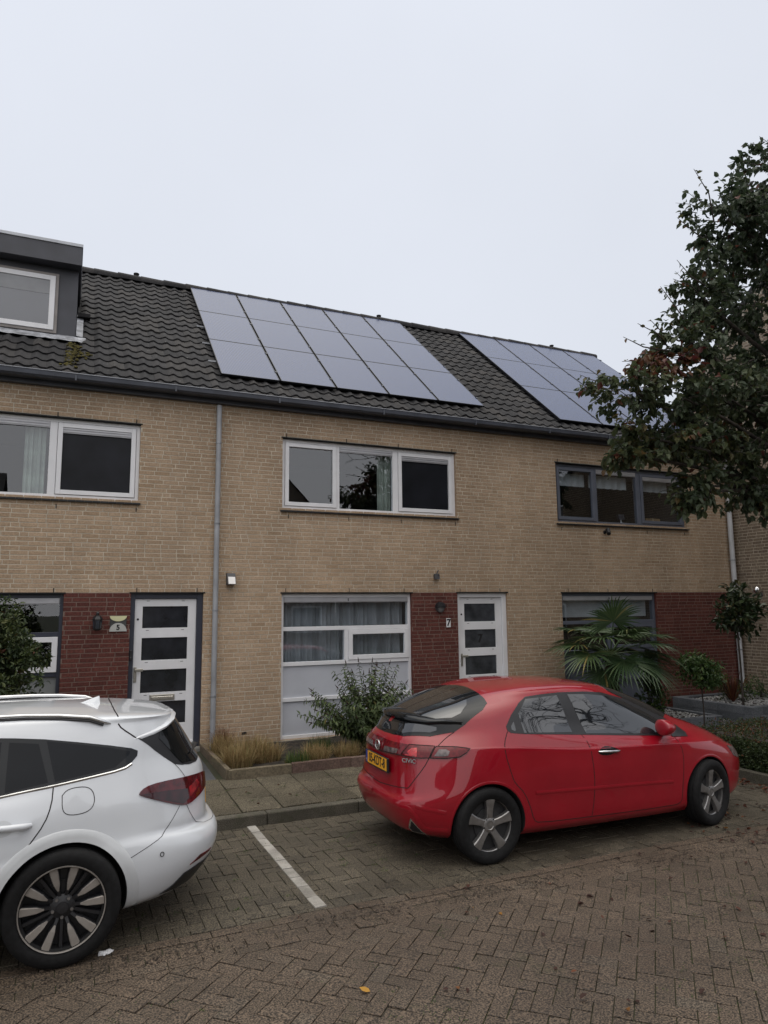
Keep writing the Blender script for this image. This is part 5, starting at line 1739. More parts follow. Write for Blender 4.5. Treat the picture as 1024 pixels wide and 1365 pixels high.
# what hangs behind the windows
drape(2.95, 5.10, 1.30, 2.26, 0.26, M_tweed, 'pleated grey net curtain behind the ground floor window of the middle house', 'curtain', 'net_curtain', 0.055, 10, 4)
drape(4.60, 4.84, 3.66, 4.66, 0.20, M_curt, 'pale gathered curtain in the white upper window of the middle house', 'curtain', 'curtain', 0.03, 3, 5)
drape(-0.62, -0.36, 3.66, 4.68, 0.20, M_curt, 'pale gathered curtain in the upper window beside the dormer house downpipe', 'curtain', 'curtain', 0.03, 3, 6)
q = MB()
for a, b in ((8.20, 8.96), (9.07, 10.0), (10.17, 11.07)):
    n = 24
    row = [(a + (b - a) * i / n, 0.24 + 0.012 * math.sin(i * 1.3) + 0.006 * math.sin(i * 3.1)) for i in range(n + 1)]
    for (xa, ya), (xb, yb_) in zip(row, row[1:]):
        q.poly([(xa, ya, 4.36 + 0.004 * math.sin(xa * 40)), (xb, yb_, 4.36 + 0.004 * math.sin(xb * 40)), (xb, yb_, 4.60), (xa, ya, 4.60)])
tag(q.build('window_valance', M_blind, None, smooth=60, loc=(0, 0, HZ)), 'short white valance hanging across the grey upper window', 'valance')
q = MB()
q.box(8.2, 10.3, 0.22, 0.225, 1.9, 2.2)
tag(q.build('roller_blind', M_blind, None, loc=(0, 0, HZ)), 'pale roller blind half drawn behind the window with the palm', 'blind')
# things on the far window sills
t = thing('desk_lamp', 'small dark lamp on the inner sill of the grey upper window', 'lamp', (9.83, 0.24, 3.68 + HZ))
q = MB()
q.lathe([(0.0001, 0), (0.06, 0), (0.06, 0.02), (0.012, 0.03), (0.012, 0.10)], 14)
q.build('base', M_wframe, t, smooth=30)
q = MB()
q.faces([(-0.07, -0.03, 0.09), (0.07, -0.03, 0.09), (0.06, 0.04, 0.09), (-0.06, 0.04, 0.09), (-0.09, -0.03, 0.19), (0.06, -0.03, 0.19), (0.05, 0.04, 0.19), (-0.08, 0.04, 0.19)],
        [(0, 3, 2, 1), (4, 5, 6, 7), (0, 1, 5, 4), (1, 2, 6, 5), (2, 3, 7, 6), (3, 0, 4, 7)])
q.build('lamp_shade', M_navy, t)
t = thing('cardboard_box', 'brown cardboard box standing in the grey upper window', 'box', (10.62, 0.27, 3.72 + HZ))
q = MB()
q.box(-0.19, 0.19, -0.07, 0.10, 0, 0.10, ch=0.004)
q.build('carton', mat('cardboard', (0.25, 0.16, 0.08), rough=0.8, var=0.1), t)
q = MB()
q.box(-0.02, 0.02, -0.073, 0.103, 0.05, 0.103)
q.build('tape', mat('tape', (0.35, 0.27, 0.16), rough=0.4, var=0.05), t)
# =================================================================== SOLAR PANELS, WALL FITTINGS
M_pv = None


def pv_material():
    m, nt, b = _mat('solar_glass')
    L = nt.links
    tc = N(nt, 'ShaderNodeTexCoord')
    sx = N(nt, 'ShaderNodeSeparateXYZ')
    L.new(tc.outputs['Object'], sx.inputs[0])

    def lines(axis, freq, duty):
        a = N(nt, 'ShaderNodeMath', operation='MULTIPLY')
        a.inputs[1].default_value = freq
        L.new(sx.outputs[axis], a.inputs[0])
        f = N(nt, 'ShaderNodeMath', operation='FRACT')
        L.new(a.outputs[0], f.inputs[0])
        g = N(nt, 'ShaderNodeMath', operation='LESS_THAN')
        g.inputs[1].default_value = duty
        L.new(f.outputs[0], g.inputs[0])
        return g
    l1 = lines('X', 38.0, 0.35)
    nz = N(nt, 'ShaderNodeTexNoise')
    nz.inputs['Scale'].default_value = 1.5
    L.new(tc.outputs['Object'], nz.inputs['Vector'])
    mx = N(nt, 'ShaderNodeMix', data_type='RGBA')
    mx.inputs['A'].default_value = (0.032, 0.046, 0.105, 1)
    mx.inputs['B'].default_value = (0.075, 0.09, 0.155, 1)
    L.new(l1.outputs[0], mx.inputs['Factor'])
    L.new(mx.outputs['Result'], b.inputs['Base Color'])
    b.inputs['Roughness'].default_value = 0.22
    b.inputs['IOR'].default_value = 1.5
    b.inputs['Specular IOR Level'].default_value = 0.42
    b.inputs['Specular Tint'].default_value = (0.74, 0.82, 1.0, 1)
    return m


M_pv = pv_material()
M_pvf = mat('black_anodised_frame', (0.012, 0.013, 0.018), rough=0.4, metal=0.4, var=0.1)


def pv_proto(w, h):
    t = thing('solar_panel', 'x', 'solar panel')
    q = MB()
    frame_mb(q, -w / 2, w / 2, -h / 2, h / 2, 0.012, -0.035, 0.0, ch=0.0)
    q.box(-w / 2 + 0.01, w / 2 - 0.01, -0.004, 0.0, -h / 2 + 0.01, h / 2 - 0.01)
    q.build('frame', M_pvf, t)
    q = MB()
    q.poly([(-w / 2 + 0.011, -0.033, -h / 2 + 0.011), (w / 2 - 0.011, -0.033, -h / 2 + 0.011), (w / 2 - 0.011, -0.033, h / 2 - 0.011), (-w / 2 + 0.011, -0.033, h / 2 - 0.011)])
    q.build('glass', M_pv, t)
    for sz in (-0.55, 0.55):
        q = MB()
        q.box(w / 2 - 0.012, w / 2 + 0.032, -0.043, -0.034, sz * h / 2 - 0.028, sz * h / 2 + 0.028)
        q.build('clamp', M_pvf, t)
    return t


ORD = ['first', 'second', 'third', 'fourth', 'fifth']
ROWN = ['bottom', 'middle', 'top']


def pv_array(x0, dx, cols, y0, y1, rows, where, group):
    proto = None
    sl = (y1 - y0) / math.cos(R(40))
    h = sl / rows
    for r in range(rows):
        for c in range(cols):
            if proto is None:
                proto = pv_proto(dx - 0.028, h - 0.016)
                o = proto
            else:
                o = copy_tree(proto)
            t = (r + 0.5) * h
            y = y0 + t * math.cos(R(40))
            o.location = (x0 + (c + 0.5) * dx, y, roof_z(y, 0.075) + HZ)
            o.rotation_euler = (R(-50), 0, 0)
            pos = 'leftmost' if c == 0 else ('rightmost' if c == cols - 1 else ORD[c] + ' from the left')
            o['label'] = 'solar panel, %s in the %s row %s' % (pos, ROWN[r], where)
            o['group'] = group


pv_array(2.01, 0.957, 5, 0.27, 3.82, 3, 'above the white upper window', 'solar panels on the middle roof')
pv_array(8.35, 1.035, 4, 0.12, 3.82, 3, 'on the roof beside the tree', 'solar panels on the right roof')

# mounting rails that stick out on the left of the first array
for y in (0.72, 1.35, 2.0):
    q = MB()
    q.box(1.90, 2.05, y - 0.012, y + 0.012, roof_z(y, 0.055), roof_z(y, 0.08))
    q.build('mounting_rail', M_zinc, H7)

# ---- wall lamps and signs
M_lampk = mat('black_lamp', (0.012, 0.012, 0.014), rough=0.5, var=0.1)
M_lampg = mat('grey_lamp', (0.06, 0.06, 0.065), rough=0.5, var=0.1)
M_frost = mat('frosted_lamp_face', (0.78, 0.76, 0.74), rough=0.5, var=0.03)
t = thing('wall_lamp', 'grey box wall lamp with a pale slanted face, beside the downpipe', 'wall lamp', (2.165, 0, 2.545 + HZ))
q = MB()
q.faces([(-0.06, 0, -0.08), (0.06, 0, -0.08), (0.06, 0, 0.085), (-0.06, 0, 0.085), (-0.06, -0.15, -0.08), (0.06, -0.15, -0.08), (0.06, -0.07, 0.085), (-0.06, -0.07, 0.085)],
        [(0, 1, 2, 3), (4, 7, 6, 5), (0, 4, 5, 1), (1, 5, 6, 2), (2, 6, 7, 3), (3, 7, 4, 0)])
q.build('housing', M_lampg, t)
q = MB()
q.faces([(-0.05, -0.1505, -0.074), (0.05, -0.1505, -0.074), (0.05, -0.1015, 0.03), (-0.05, -0.1015, 0.03), (-0.05, -0.154, -0.072), (0.05, -0.154, -0.072), (0.05, -0.105, 0.032), (-0.05, -0.105, 0.032)],
        [(4, 5, 6, 7), (0, 1, 5, 4), (1, 2, 6, 5), (2, 3, 7, 6), (3, 0, 4, 7)])
q.build('lamp_face', M_frost, t)

t = thing('wall_lantern', 'black carriage lantern on the red brick left of the navy-framed door', 'wall lamp', (0.385, 0, 1.95 + HZ))
q = MB()
q.box(-0.045, 0.045, -0.015, -0.004, -0.08, 0.06, ch=0.004)
q.tube([(0, -0.01, -0.03), (0, -0.06, -0.10), (0, -0.10, -0.09)], 0.011, 8)
q.build('bracket', M_lampk, t, smooth=30)
q = MB()
q.lathe([(0.0001, -0.10), (0.035, -0.10), (0.05, -0.085), (0.062, 0.04), (0.07, 0.045), (0.045, 0.085), (0.018, 0.10), (0.018, 0.115), (0.028, 0.125), (0.012, 0.145), (0.0001, 0.15)], 6, 'Z', (0, -0.10, 0))
q.build('lantern', M_lampk, t)
q = MB()
for k in range(6):
    a = R(60 * k + 30)
    p, s_ = Vector((math.cos(a), math.sin(a), 0)), Vector((-math.sin(a), math.cos(a), 0))
    c = Vector((0, -0.10, 0))
    q.poly([tuple(c + p * 0.047 + s_ * 0.018 + Vector((0, 0, -0.07))), tuple(c + p * 0.047 - s_ * 0.018 + Vector((0, 0, -0.07))), tuple(c + p * 0.056 - s_ * 0.024 + Vector((0, 0, 0.03))), tuple(c + p * 0.056 + s_ * 0.024 + Vector((0, 0, 0.03)))])
q.build('lantern_glass', mat('lantern_glass', (0.03, 0.035, 0.045), rough=0.1, var=0.1), t)

t = thing('wall_lamp', 'round dark grey bulkhead lamp with half cover, on the red brick by the white door', 'wall lamp', (5.63, 0, 2.11 + HZ))
q = MB()
q.lathe([(0.0001, -0.06), (0.07, -0.055), (0.085, -0.03), (0.085, -0.004)], 24, 'Y')
q.build('base', M_lampg, t, smooth=40)
q = MB()
for i in range(12):
    a0, a1 = R(-10 + 200 * i / 12), R(-10 + 200 * (i + 1) / 12)
    q.poly([(0.088 * math.cos(a0), -0.01, 0.088 * math.sin(a0)), (0.088 * math.cos(a1), -0.01, 0.088 * math.sin(a1)), (0.080 * math.cos(a1), -0.075, 0.080 * math.sin(a1)), (0.080 * math.cos(a0), -0.075, 0.080 * math.sin(a0))])
    q.poly([(0.080 * math.cos(a0), -0.075, 0.080 * math.sin(a0)), (0.080 * math.cos(a1), -0.075, 0.080 * math.sin(a1)), (0, -0.085, 0)])
q.build('cover', M_lampk, t, smooth=40)
q = MB()
q.lathe([(0.0001, -0.062), (0.05, -0.058), (0.07, -0.045)], 20, 'Y', (0, 0, -0.015))
q.build('lens', mat('grey_lens', (0.16, 0.16, 0.16), rough=0.3, var=0.1), t, smooth=40)

t = thing('house_number_sign', 'small white sign with a black 7 on the red brick', 'number sign', (5.787, 0, 1.852 + HZ))
q = MB()
q.box(-0.04, 0.04, -0.016, -0.0045, -0.074, 0.074, ch=0.003)
q.build('plate', M_wframe, t)
q = MB()
q.addbm(text_mesh('7', 0.15, 0.001, 0.005), 0, 0.5, Matrix.Translation((0, -0.0175, 0)))
q.build('numeral', M_dk, t)

M_slate = mat('slate_plate', (0.05, 0.05, 0.05), rough=0.6, var=0.2, scale=15)
M_cream = mat('cream_plate', (0.62, 0.60, 0.36), rough=0.5, var=0.05)
M_pale = mat('pale_grey_plate', (0.42, 0.42, 0.40), rough=0.5, var=0.08)
t = thing('house_number_sign', 'hourglass-shaped plate, cream above and grey with a 5 below, beside the navy door frame', 'number sign', (0.652, 0, 1.932 + HZ))
q = MB()
q.box(-0.105, 0.105, -0.014, -0.0045, -0.10, 0.10, ch=0.003)
q.build('back_plate', M_slate, t)
q = MB()
pts = [(-0.11, -0.020, 0.104)] + [(0.11 * math.cos(R(180 + 180 * k / 14)), -0.020, 0.104 - 0.072 * math.sin(R(180 * k / 14))) for k in range(15)]
q.poly(pts[1:])
q.poly([(x, -0.0142, z) for x, y, z in reversed(pts[1:])])
for a, b in zip(pts[1:], pts[2:] + [pts[1]]):
    q.poly([a, b, (b[0], -0.0142, b[2]), (a[0], -0.0142, a[2])])
q.build('name_plate', M_cream, t)
q = MB()
pts = [(0.112 * math.cos(R(180 * k / 16)), -0.020, -0.104 + 0.115 * math.sin(R(180 * k / 16))) for k in range(17)]
q.poly(list(reversed(pts)))
for a, b in zip(pts, pts[1:] + [pts[0]]):
    q.poly([a, b, (b[0], -0.0142, b[2]), (a[0], -0.0142, a[2])])
q.build('number_plate', M_pale, t)
q = MB()
q.addbm(text_mesh('5', 0.095, 0.001, 0.003), 0, 0.5, Matrix.Translation((0.0, -0.0215, -0.052)))
q.build('numeral', M_dk, t)

t = thing('doorbell', 'tiny dark doorbell on the navy door frame', 'doorbell', (0.832, 0.032, 1.50 + HZ))
q = MB()
q.box(-0.018, 0.018, -0.022, 0.003, -0.07, 0.07, ch=0.005)
q.build('case', M_lampk, t)
q = MB()
q.lathe([(0.0001, -0.028), (0.009, -0.027), (0.010, -0.021)], 12, 'Y', (0, 0, -0.03))
q.build('button', M_lampg, t)


def sensor(x, z, label, grey):
    t = thing('security_camera', label, 'camera', (x, 0, z + HZ))
    m = M_lampg if grey else M_lampk
    q = MB()
    q.lathe([(0.0001, -0.02), (0.03, -0.02), (0.035, -0.004)], 14, 'Y')
    q.tube([(0, -0.01, 0), (0.01, -0.05, 0.02), (0.02, -0.09, 0.01)], 0.012, 8)
    q.build('mount', m, t, smooth=40)
    q = MB()
    if grey:
        q.faces([(-0.045, -0.09, -0.06), (0.04, -0.09, -0.06), (0.04, -0.03, -0.05), (-0.045, -0.03, -0.05), (-0.04, -0.08, 0.03), (0.04, -0.08, 0.03), (0.04, -0.03, 0.03), (-0.04, -0.03, 0.03)],
                [(0, 3, 2, 1), (4, 5, 6, 7), (0, 1, 5, 4), (1, 2, 6, 5), (2, 3, 7, 6), (3, 0, 4, 7)])
        q.tube([(0.0, -0.06, 0.03), (0.03, -0.06, 0.09)], 0.010, 8)
    else:
        q.tube([(0.03, -0.06, 0.045), (-0.02, -0.14, -0.045)], [0.045, 0.038], 12)
        q.tube([(0.02, -0.07, 0.03), (0.075, -0.03, 0.055)], [0.02, 0.012], 8)
    q.build('camera_body', m, t, smooth=40)


sensor(9.19, 3.475, 'small black security camera under the grey upper window', False)
sensor(5.56, 2.625, 'small grey sensor on the beige brick above the round lamp', True)
# =================================================================== GROUND
M_pav = mat_rnd('street_clinker', [(0.0, (0.070, 0.052, 0.036)), (0.4, (0.082, 0.060, 0.042)), (0.75, (0.092, 0.067, 0.047)), (1.0, (0.086, 0.067, 0.049))],
                rough=0.8, rough2=0.5, bump=1.0, bscale=100, grime=0.3, gscale=0.7, spec=0.4, speck=0.85, spot=(1.6, 0.60, 0.85, (0.040, 0.040, 0.016)))
M_park = mat_rnd('parking_clinker', [(0.0, (0.062, 0.052, 0.037)), (0.5, (0.078, 0.065, 0.046)), (1.0, (0.096, 0.080, 0.057))],
                 rough=0.8, rough2=0.5, bump=1.0, bscale=100, grime=0.35, gscale=0.9, spec=0.4, speck=0.8, spot=(3.5, 0.62, 0.85, (0.045, 0.055, 0.02)))
M_white_p = mat_rnd('white_clinker', [(0.0, (0.22, 0.205, 0.18)), (0.6, (0.30, 0.285, 0.26)), (1.0, (0.38, 0.36, 0.33))], rough=0.7, bump=0.6, bscale=200, grime=0.4, gscale=5, speck=0.4)
M_joint = mat('joint_soil', (0.030, 0.027, 0.018), rough=1.0, var=0.35, scale=1.6, col2=(0.026, 0.040, 0.010), bump=0.5, bscale=80)
M_tilep = mat_rnd('pavement_tile', [(0.0, (0.085, 0.072, 0.050)), (0.5, (0.110, 0.094, 0.066)), (1.0, (0.135, 0.116, 0.083))], rough=0.85, bump=0.9, bscale=110, grime=0.4, gscale=1.6, speck=0.75,
                  spot=(2.6, 0.60, 0.80, (0.075, 0.085, 0.028)))
M_slab = mat_rnd('dark_path_slab', [(0.0, (0.055, 0.058, 0.065)), (1.0, (0.085, 0.088, 0.095))], rough=0.6, bump=0.3, bscale=80, grime=0.25, gscale=2)
M_kerb = mat_rnd('kerb_stone', [(0.0, (0.075, 0.068, 0.052)), (1.0, (0.11, 0.10, 0.08))], rough=0.85, bump=0.7, bscale=120, speck=0.5, grime=0.4, gscale=2.2, spot=(4, 0.55, 0.75, (0.05, 0.05, 0.03)))
M_edge = mat_rnd('planter_edging', [(0.0, (0.13, 0.085, 0.070)), (0.6, (0.16, 0.11, 0.09)), (1.0, (0.14, 0.12, 0.08))], rough=0.9, bump=0.7, bscale=50, grime=0.35, gscale=2.5, spot=(5, 0.6, 0.8, (0.07, 0.075, 0.03)))
M_soil = mat('soil', (0.035, 0.027, 0.019), rough=1.0, var=0.4, scale=12, bump=1.0, bscale=40)
M_grav = mat_rnd('dark_gravel', [(0.0, (0.03, 0.03, 0.035)), (0.6, (0.09, 0.09, 0.095)), (0.9, (0.17, 0.165, 0.16)), (1.0, (0.28, 0.27, 0.26))], rough=0.8, bump=0.2, grime=0.1)
M_wgrav = mat_rnd('white_gravel', [(0.0, (0.20, 0.20, 0.20)), (1.0, (0.42, 0.42, 0.41))], rough=0.7, bump=0.2, grime=0.1)
M_bluestone = mat_rnd('grey_planter_block', [(0.0, (0.085, 0.092, 0.105)), (0.6, (0.125, 0.135, 0.15)), (1.0, (0.16, 0.17, 0.19))], rough=0.8, bump=0.5, bscale=60, grime=0.3, gscale=3)
M_debris = mat('leaf_mould', (0.045, 0.032, 0.023), rough=1.0, var=0.5, scale=25, bump=1.0, bscale=70)


def clip_poly(P, n, d):
    """keep the side n.p <= d of a convex polygon"""
    out = []
    for i in range(len(P)):
        a, b = P[i], P[(i + 1) % len(P)]
        da, db = a[0] * n[0] + a[1] * n[1] - d, b[0] * n[0] + b[1] * n[1] - d
        if da <= 0:
            out.append(a)
        if da * db < 0:
            t = da / (da - db)
            out.append((a[0] + (b[0] - a[0]) * t, a[1] + (b[1] - a[1]) * t))
    return out


def area(P):
    return abs(sum(P[i][0] * P[(i + 1) % len(P)][1] - P[(i + 1) % len(P)][0] * P[i][1] for i in range(len(P)))) / 2


def inset(P, d):
    cx, cy = sum(p[0] for p in P) / len(P), sum(p[1] for p in P) / len(P)
    n = len(P)
    s_ = sum(P[i][0] * P[(i + 1) % n][1] - P[(i + 1) % n][0] * P[i][1] for i in range(n))
    if s_ < 0:
        P = P[::-1]
    L_ = []
    for i in range(n):
        a, b = P[i], P[(i + 1) % n]
        ex, ey = b[0] - a[0], b[1] - a[1]
        l = math.hypot(ex, ey)
        if l < 1e-6:
            return None
        nx, ny = -ey / l, ex / l
        L_.append((nx, ny, nx * a[0] + ny * a[1] + d))
    out = []
    for i in range(n):
        a, b = L_[i - 1], L_[i]
        det = a[0] * b[1] - a[1] * b[0]
        if abs(det) < 1e-6:
            return None
        out.append(((a[2] * b[1] - a[1] * b[2]) / det, (a[0] * b[2] - a[2] * b[0]) / det))
    return out


def paver(mb, P, zf, rnd, m=0, joint=0.0026, ch=0.002, dz=0.003, depth=0.02):
    Q = inset(P, joint)
    if not Q or area(Q) < 2e-4:
        return
    T = inset(Q, ch)
    if not T:
        return
    h = rnd.uniform(-dz, dz)
    tx, ty = rnd.uniform(-1, 1) * dz * 8, rnd.uniform(-1, 1) * dz * 8
    cx, cy = sum(p[0] for p in Q) / len(Q), sum(p[1] for p in Q) / len(Q)

    def zz(p):
        return zf(p[0], p[1]) + h + (p[0] - cx) * tx + (p[1] - cy) * ty
    n = len(Q)
    vs = [(p[0], p[1], zz(p)) for p in T] + [(p[0], p[1], zz(p) - ch * 0.8) for p in Q] + [(p[0], p[1], zz(p) - depth) for p in Q]
    fs = [tuple(range(n))]
    for i in range(n):
        j = (i + 1) % n
        fs.append((n + i, n + j, j, i))
        fs.append((2 * n + i, 2 * n + j, n + j, n + i))
    mb.faces(vs, fs, m, min(1, max(0, rnd.gauss(0.5, 0.24))))


def herring(mb, x0, x1, y0, y1, w_, ang, zf, rnd, clips, skip=None):
    c, s = math.cos(ang), math.sin(ang)
    cx, cy = (x0 + x1) / 2, (y0 + y1) / 2
    rad = math.hypot(x1 - x0, y1 - y0) / 2 + 0.4
    n = int(rad / w_) + 2
    for i in range(-n, n):
        for j in range(-n, n):
            k = (i + j) % 4
            if k == 0:
                a = (i, j, i + 2, j + 1)
            elif k == 2:
                a = (i, j, i + 1, j + 2)
            else:
                continue
            P = [(a[0], a[1]), (a[2], a[1]), (a[2], a[3]), (a[0], a[3])]
            P = [(cx + (p[0] * c - p[1] * s) * w_, cy + (p[0] * s + p[1] * c) * w_) for p in P]
            mx_, my_ = sum(p[0] for p in P) / 4, sum(p[1] for p in P) / 4
            if not (x0 - 0.3 < mx_ < x1 + 0.3 and y0 - 0.3 < my_ < y1 + 0.3):
                continue
            if skip and skip(mx_, my_):
                continue
            for (nn, d) in clips:
                P = clip_poly(P, nn, d)
                if len(P) < 3:
                    break
            if len(P) >= 3 and area(P) > 0.002:
                paver(mb, P, zf, rnd)


rg = random.Random(21)
ZG = -0.006       # joint level
STREET_Y = -5.62
KERB_Y = -3.05


def und(x, y):
    return 0.006 * mnoise.noise(Vector((x * 0.9, y * 0.9, 0))) + 0.004 * mnoise.noise(Vector((x * 2.3, y * 2.3, 5)))


# the ground sheet the stones are bedded in, out to the horizon
q = MB()
G = 400
ys_ = [-G, -40, -20, -10, KERB_Y + 0.02]
xs_ = [-G, -40, -10, 0, 10, 20, 40, G]
for i in range(len(xs_) - 1):
    for j in range(len(ys_) - 1):
        q.poly([(xs_[i], ys_[j], ZG - 0.004), (xs_[i + 1], ys_[j], ZG - 0.004), (xs_[i + 1], ys_[j + 1], ZG - 0.004), (xs_[i], ys_[j + 1], ZG - 0.004)])
    q.poly([(xs_[i], KERB_Y + 0.02, ZG - 0.02), (xs_[i + 1], KERB_Y + 0.02, ZG - 0.02), (xs_[i + 1], G, ZG - 0.02), (xs_[i], G, ZG - 0.02)])
tag(q.build('ground', M_joint), kind='structure')

# street in diagonal herringbone
q = MB()
herring(q, -5.0, 13.0, -10.6, STREET_Y, 0.105, R(45), und, rg, [((0, 1), STREET_Y)])
tag(q.build('street', M_pav), kind='structure')
q = MB()
q.poly([(-60, -24, -0.0145), (60, -24, -0.0145), (60, -10.7, -0.0145), (-60, -10.7, -0.0145)])
q.poly([(13.1, -10.7, -0.0145), (60, -10.7, -0.0145), (60, -3.0, -0.0145), (13.1, -3.0, -0.0145)])
tag(q.build('far_road', M_pav), kind='structure')
# parking bays in square herringbone with a white bay line
LX0, LX1 = 1.735, 1.835
q = MB()
herring(q, -5.0, 7.75, -5.22, KERB_Y, 0.103, 0.0, und, rg, [((0, 1), KERB_Y - 0.005), ((0, -1), 5.22), ((1, 0), 7.72)], skip=lambda x, y: False)
# remove stones that fall under the bay line by rebuilding around it is not needed: the line stones stand proud
tag(q.build('parking_bay', M_park), kind='structure')
q = MB()
y = -5.19
while y < -3.2:
    P = [(LX0, y), (LX1, y), (LX1, y + 0.213), (LX0, y + 0.213)]
    paver(q, P, lambda a, b: und(a, b) + 0.0075, rg, joint=0.0055, ch=0.004, dz=0.003, depth=0.03)
    y += 0.215
tag(q.build('bay_line', M_white_p), kind='structure')
# rows of stretchers between the bays and the street
q = MB()
for k in range(4):
    ya = -5.22 - 0.1 * (k + 1)
    x = -5.0 + rg.random() * 0.2
    while x < 13:
        paver(q, [(x, ya), (x + 0.208, ya), (x + 0.208, ya + 0.1), (x, ya + 0.1)], lambda a, b: und(a, b) - 0.006 + 0.004 * abs(k - 1.5), rg)
        x += 0.208
tag(q.build('gutter_course', M_pav), kind='structure')
# leaf mould washed into the gutter course
q = MB()
for i in range(4200):
    x = rg.uniform(-4, 11)
    y = -5.50 + 0.05 * math.sin(x * 0.8) + rg.gauss(0, 0.075)
    if mnoise.noise(Vector((x * 1.1, 0, 3))) < -0.05 and rg.random() < 0.8:
        continue
    a = rg.random() * 6.28
    s_ = rg.uniform(0.003, 0.011)
    P = [(x + s_ * math.cos(a + t) * rg.uniform(.6, 1.3), y + s_ * math.sin(a + t) * rg.uniform(.4, 1.0), und(x, y) + rg.uniform(0.001, 0.005)) for t in (0, 1.2, 2.4, 3.7, 5)]
    q.poly(P, 0, rg.random())
tag(q.build('leaf_mould', M_debris), kind='stuff')


def pz(y):
    return 0.11 + 0.043 * (y - KERB_Y)


# pavement of large washed tiles behind the kerb
q = MB()
x = -6.0
row = 0
TW = 0.425
ypav = KERB_Y + 0.13
for r_ in range(8):
    ya, yb_ = ypav + r_ * 0.425, min(ypav + (r_ + 1) * 0.425, -0.02)
    off = -6.0 + 0.075
    x = off
    while x < 13.2:
        P = [(x, ya), (x + TW, ya), (x + TW, yb_), (x, yb_)]
        cxm, cym = x + TW / 2, (ya + yb_) / 2
        x += TW
        # leave the planter, path and gravel bed free
        if 1.70 < cxm < 5.75 and cym > -1.72 and r_ >= 3:
            P = None
        if P and 0.62 < cxm < 1.75 and r_ >= 3:
            P = None
        if P and cxm > 7.3 and r_ >= 3:
            P = None
        if P:
            paver(q, P, lambda a, b: pz(b), rg, joint=0.005, ch=0.006, dz=0.003, depth=0.05)
tag(q.build('pavement', M_tilep), kind='structure')
q = MB()
q.poly([(-30, KERB_Y + 0.02, pz(KERB_Y) - 0.018), (30, KERB_Y + 0.02, pz(KERB_Y) - 0.018), (30, 0.25, pz(0.25) - 0.018), (-30, 0.25, pz(0.25) - 0.018)])
tag(q.build('pavement_bed', M_joint), kind='structure')
# kerb
q = MB()
x = -8.0
while x < 7.7:
    ln = 0.995
    r = rg.random()
    bm = bmesh.new()
    bmesh.ops.create_cube(bm, size=1)
    jz = rg.uniform(-0.004, 0.004)
    for v in bm.verts:
        v.co = Vector((x + 0.003 + (v.co.x + 0.5) * (ln - 0.006), KERB_Y + (0.5 + v.co.y) * 0.12, -0.12 + (v.co.z + 0.5) * (0.12 + 0.112 + jz)))
    bmesh.ops.bevel(bm, geom=bm.edges[:], offset=0.012, segments=2, affect='EDGES', profile=0.5)
    q.addbm(bm, 0, r)
    x += ln
tag(q.build('kerb', M_kerb), kind='structure')
# front path of dark slabs
q = MB()
for k in range(3):
    for i in range(2):
        xa = 0.66 + i * 0.525
        ya = -1.72 + k * 0.57
        paver(q, [(xa, ya), (xa + 0.52, ya), (xa + 0.52, ya + 0.565), (xa, ya + 0.565)], lambda a, b: pz(b) + 0.004, rg, joint=0.003, dz=0.001, depth=0.05)
tag(q.build('path', M_slab), kind='structure')

# ------------------------------------------------------- planting bed of the middle house
pl = thing('planting_bed', 'low brown-edged planting bed in front of the white-panelled window', 'flower bed', (0, 0, 0))
rb = random.Random(5)
zt = 0.285


def edging(mb, pts, hgt, th, ln, m=0):
    for (ax, ay), (bx, by) in zip(pts, pts[1:]):
        d = Vector((bx - ax, by - ay, 0))
        L_ = d.length
        n = max(1, round(L_ / ln))
        d.normalize()
        nn = Vector((-d.y, d.x, 0))
        for i in range(n):
            a = Vector((ax, ay, 0)) + d * (L_ * i / n + 0.002)
            b = Vector((ax, ay, 0)) + d * (L_ * (i + 1) / n - 0.002)
            jz, jn = rb.uniform(-0.006, 0.006), rb.uniform(-0.005, 0.005)
            bm = bmesh.new()
            bmesh.ops.create_cube(bm, size=1)
            for v in bm.verts:
                p = a.lerp(b, v.co.x + 0.5) + nn * ((v.co.y) * th + jn)
                z0 = -0.02
                v.co = Vector((p.x, p.y, z0 + (v.co.z + 0.5) * (hgt(p.x, p.y) - z0 + jz)))
            bmesh.ops.bevel(bm, geom=bm.edges[:], offset=0.006, segments=1, affect='EDGES')
            mb.addbm(bm, m, rb.random())


q = MB()
edging(q, [(1.80, -0.05), (1.83, -1.70), (5.70, -1.70), (5.70, -0.05)], lambda x, y: 0.285 + 0.02 * (y + 1.7), 0.06, 0.8)
q.build('edging', M_edge, pl)
q = MB()
nx, ny = 40, 16
for i in range(nx):
    for j in range(ny):
        def pt(a, b):
            x, y = 1.83 + 3.84 * a / nx, -1.67 + 1.66 * b / ny
            return (x, y, 0.235 + 0.03 * mnoise.noise(Vector((x * 3, y * 3, 0))))
        q.poly([pt(i, j), pt(i + 1, j), pt(i + 1, j + 1), pt(i, j + 1)])
q.build('soil', M_soil, pl, smooth=60, merge=True)

# ------------------------------------------------------- gravel garden of the right house
q = MB()
edging(q, [(7.35, -0.05), (7.35, -2.14), (13.0, -2.14)], lambda x, y: 0.215, 0.06, 1.0)
tag(q.build('garden_edging', M_kerb), 'low grey concrete edging along the gravel garden behind the hedge', 'edging')
q = MB()
q.poly([(7.38, -2.11, 0.175), (12.6, -2.11, 0.175), (12.6, 0, 0.175), (7.38, 0, 0.175)])
tag(q.build('gravel_bed', M_soil), kind='structure')


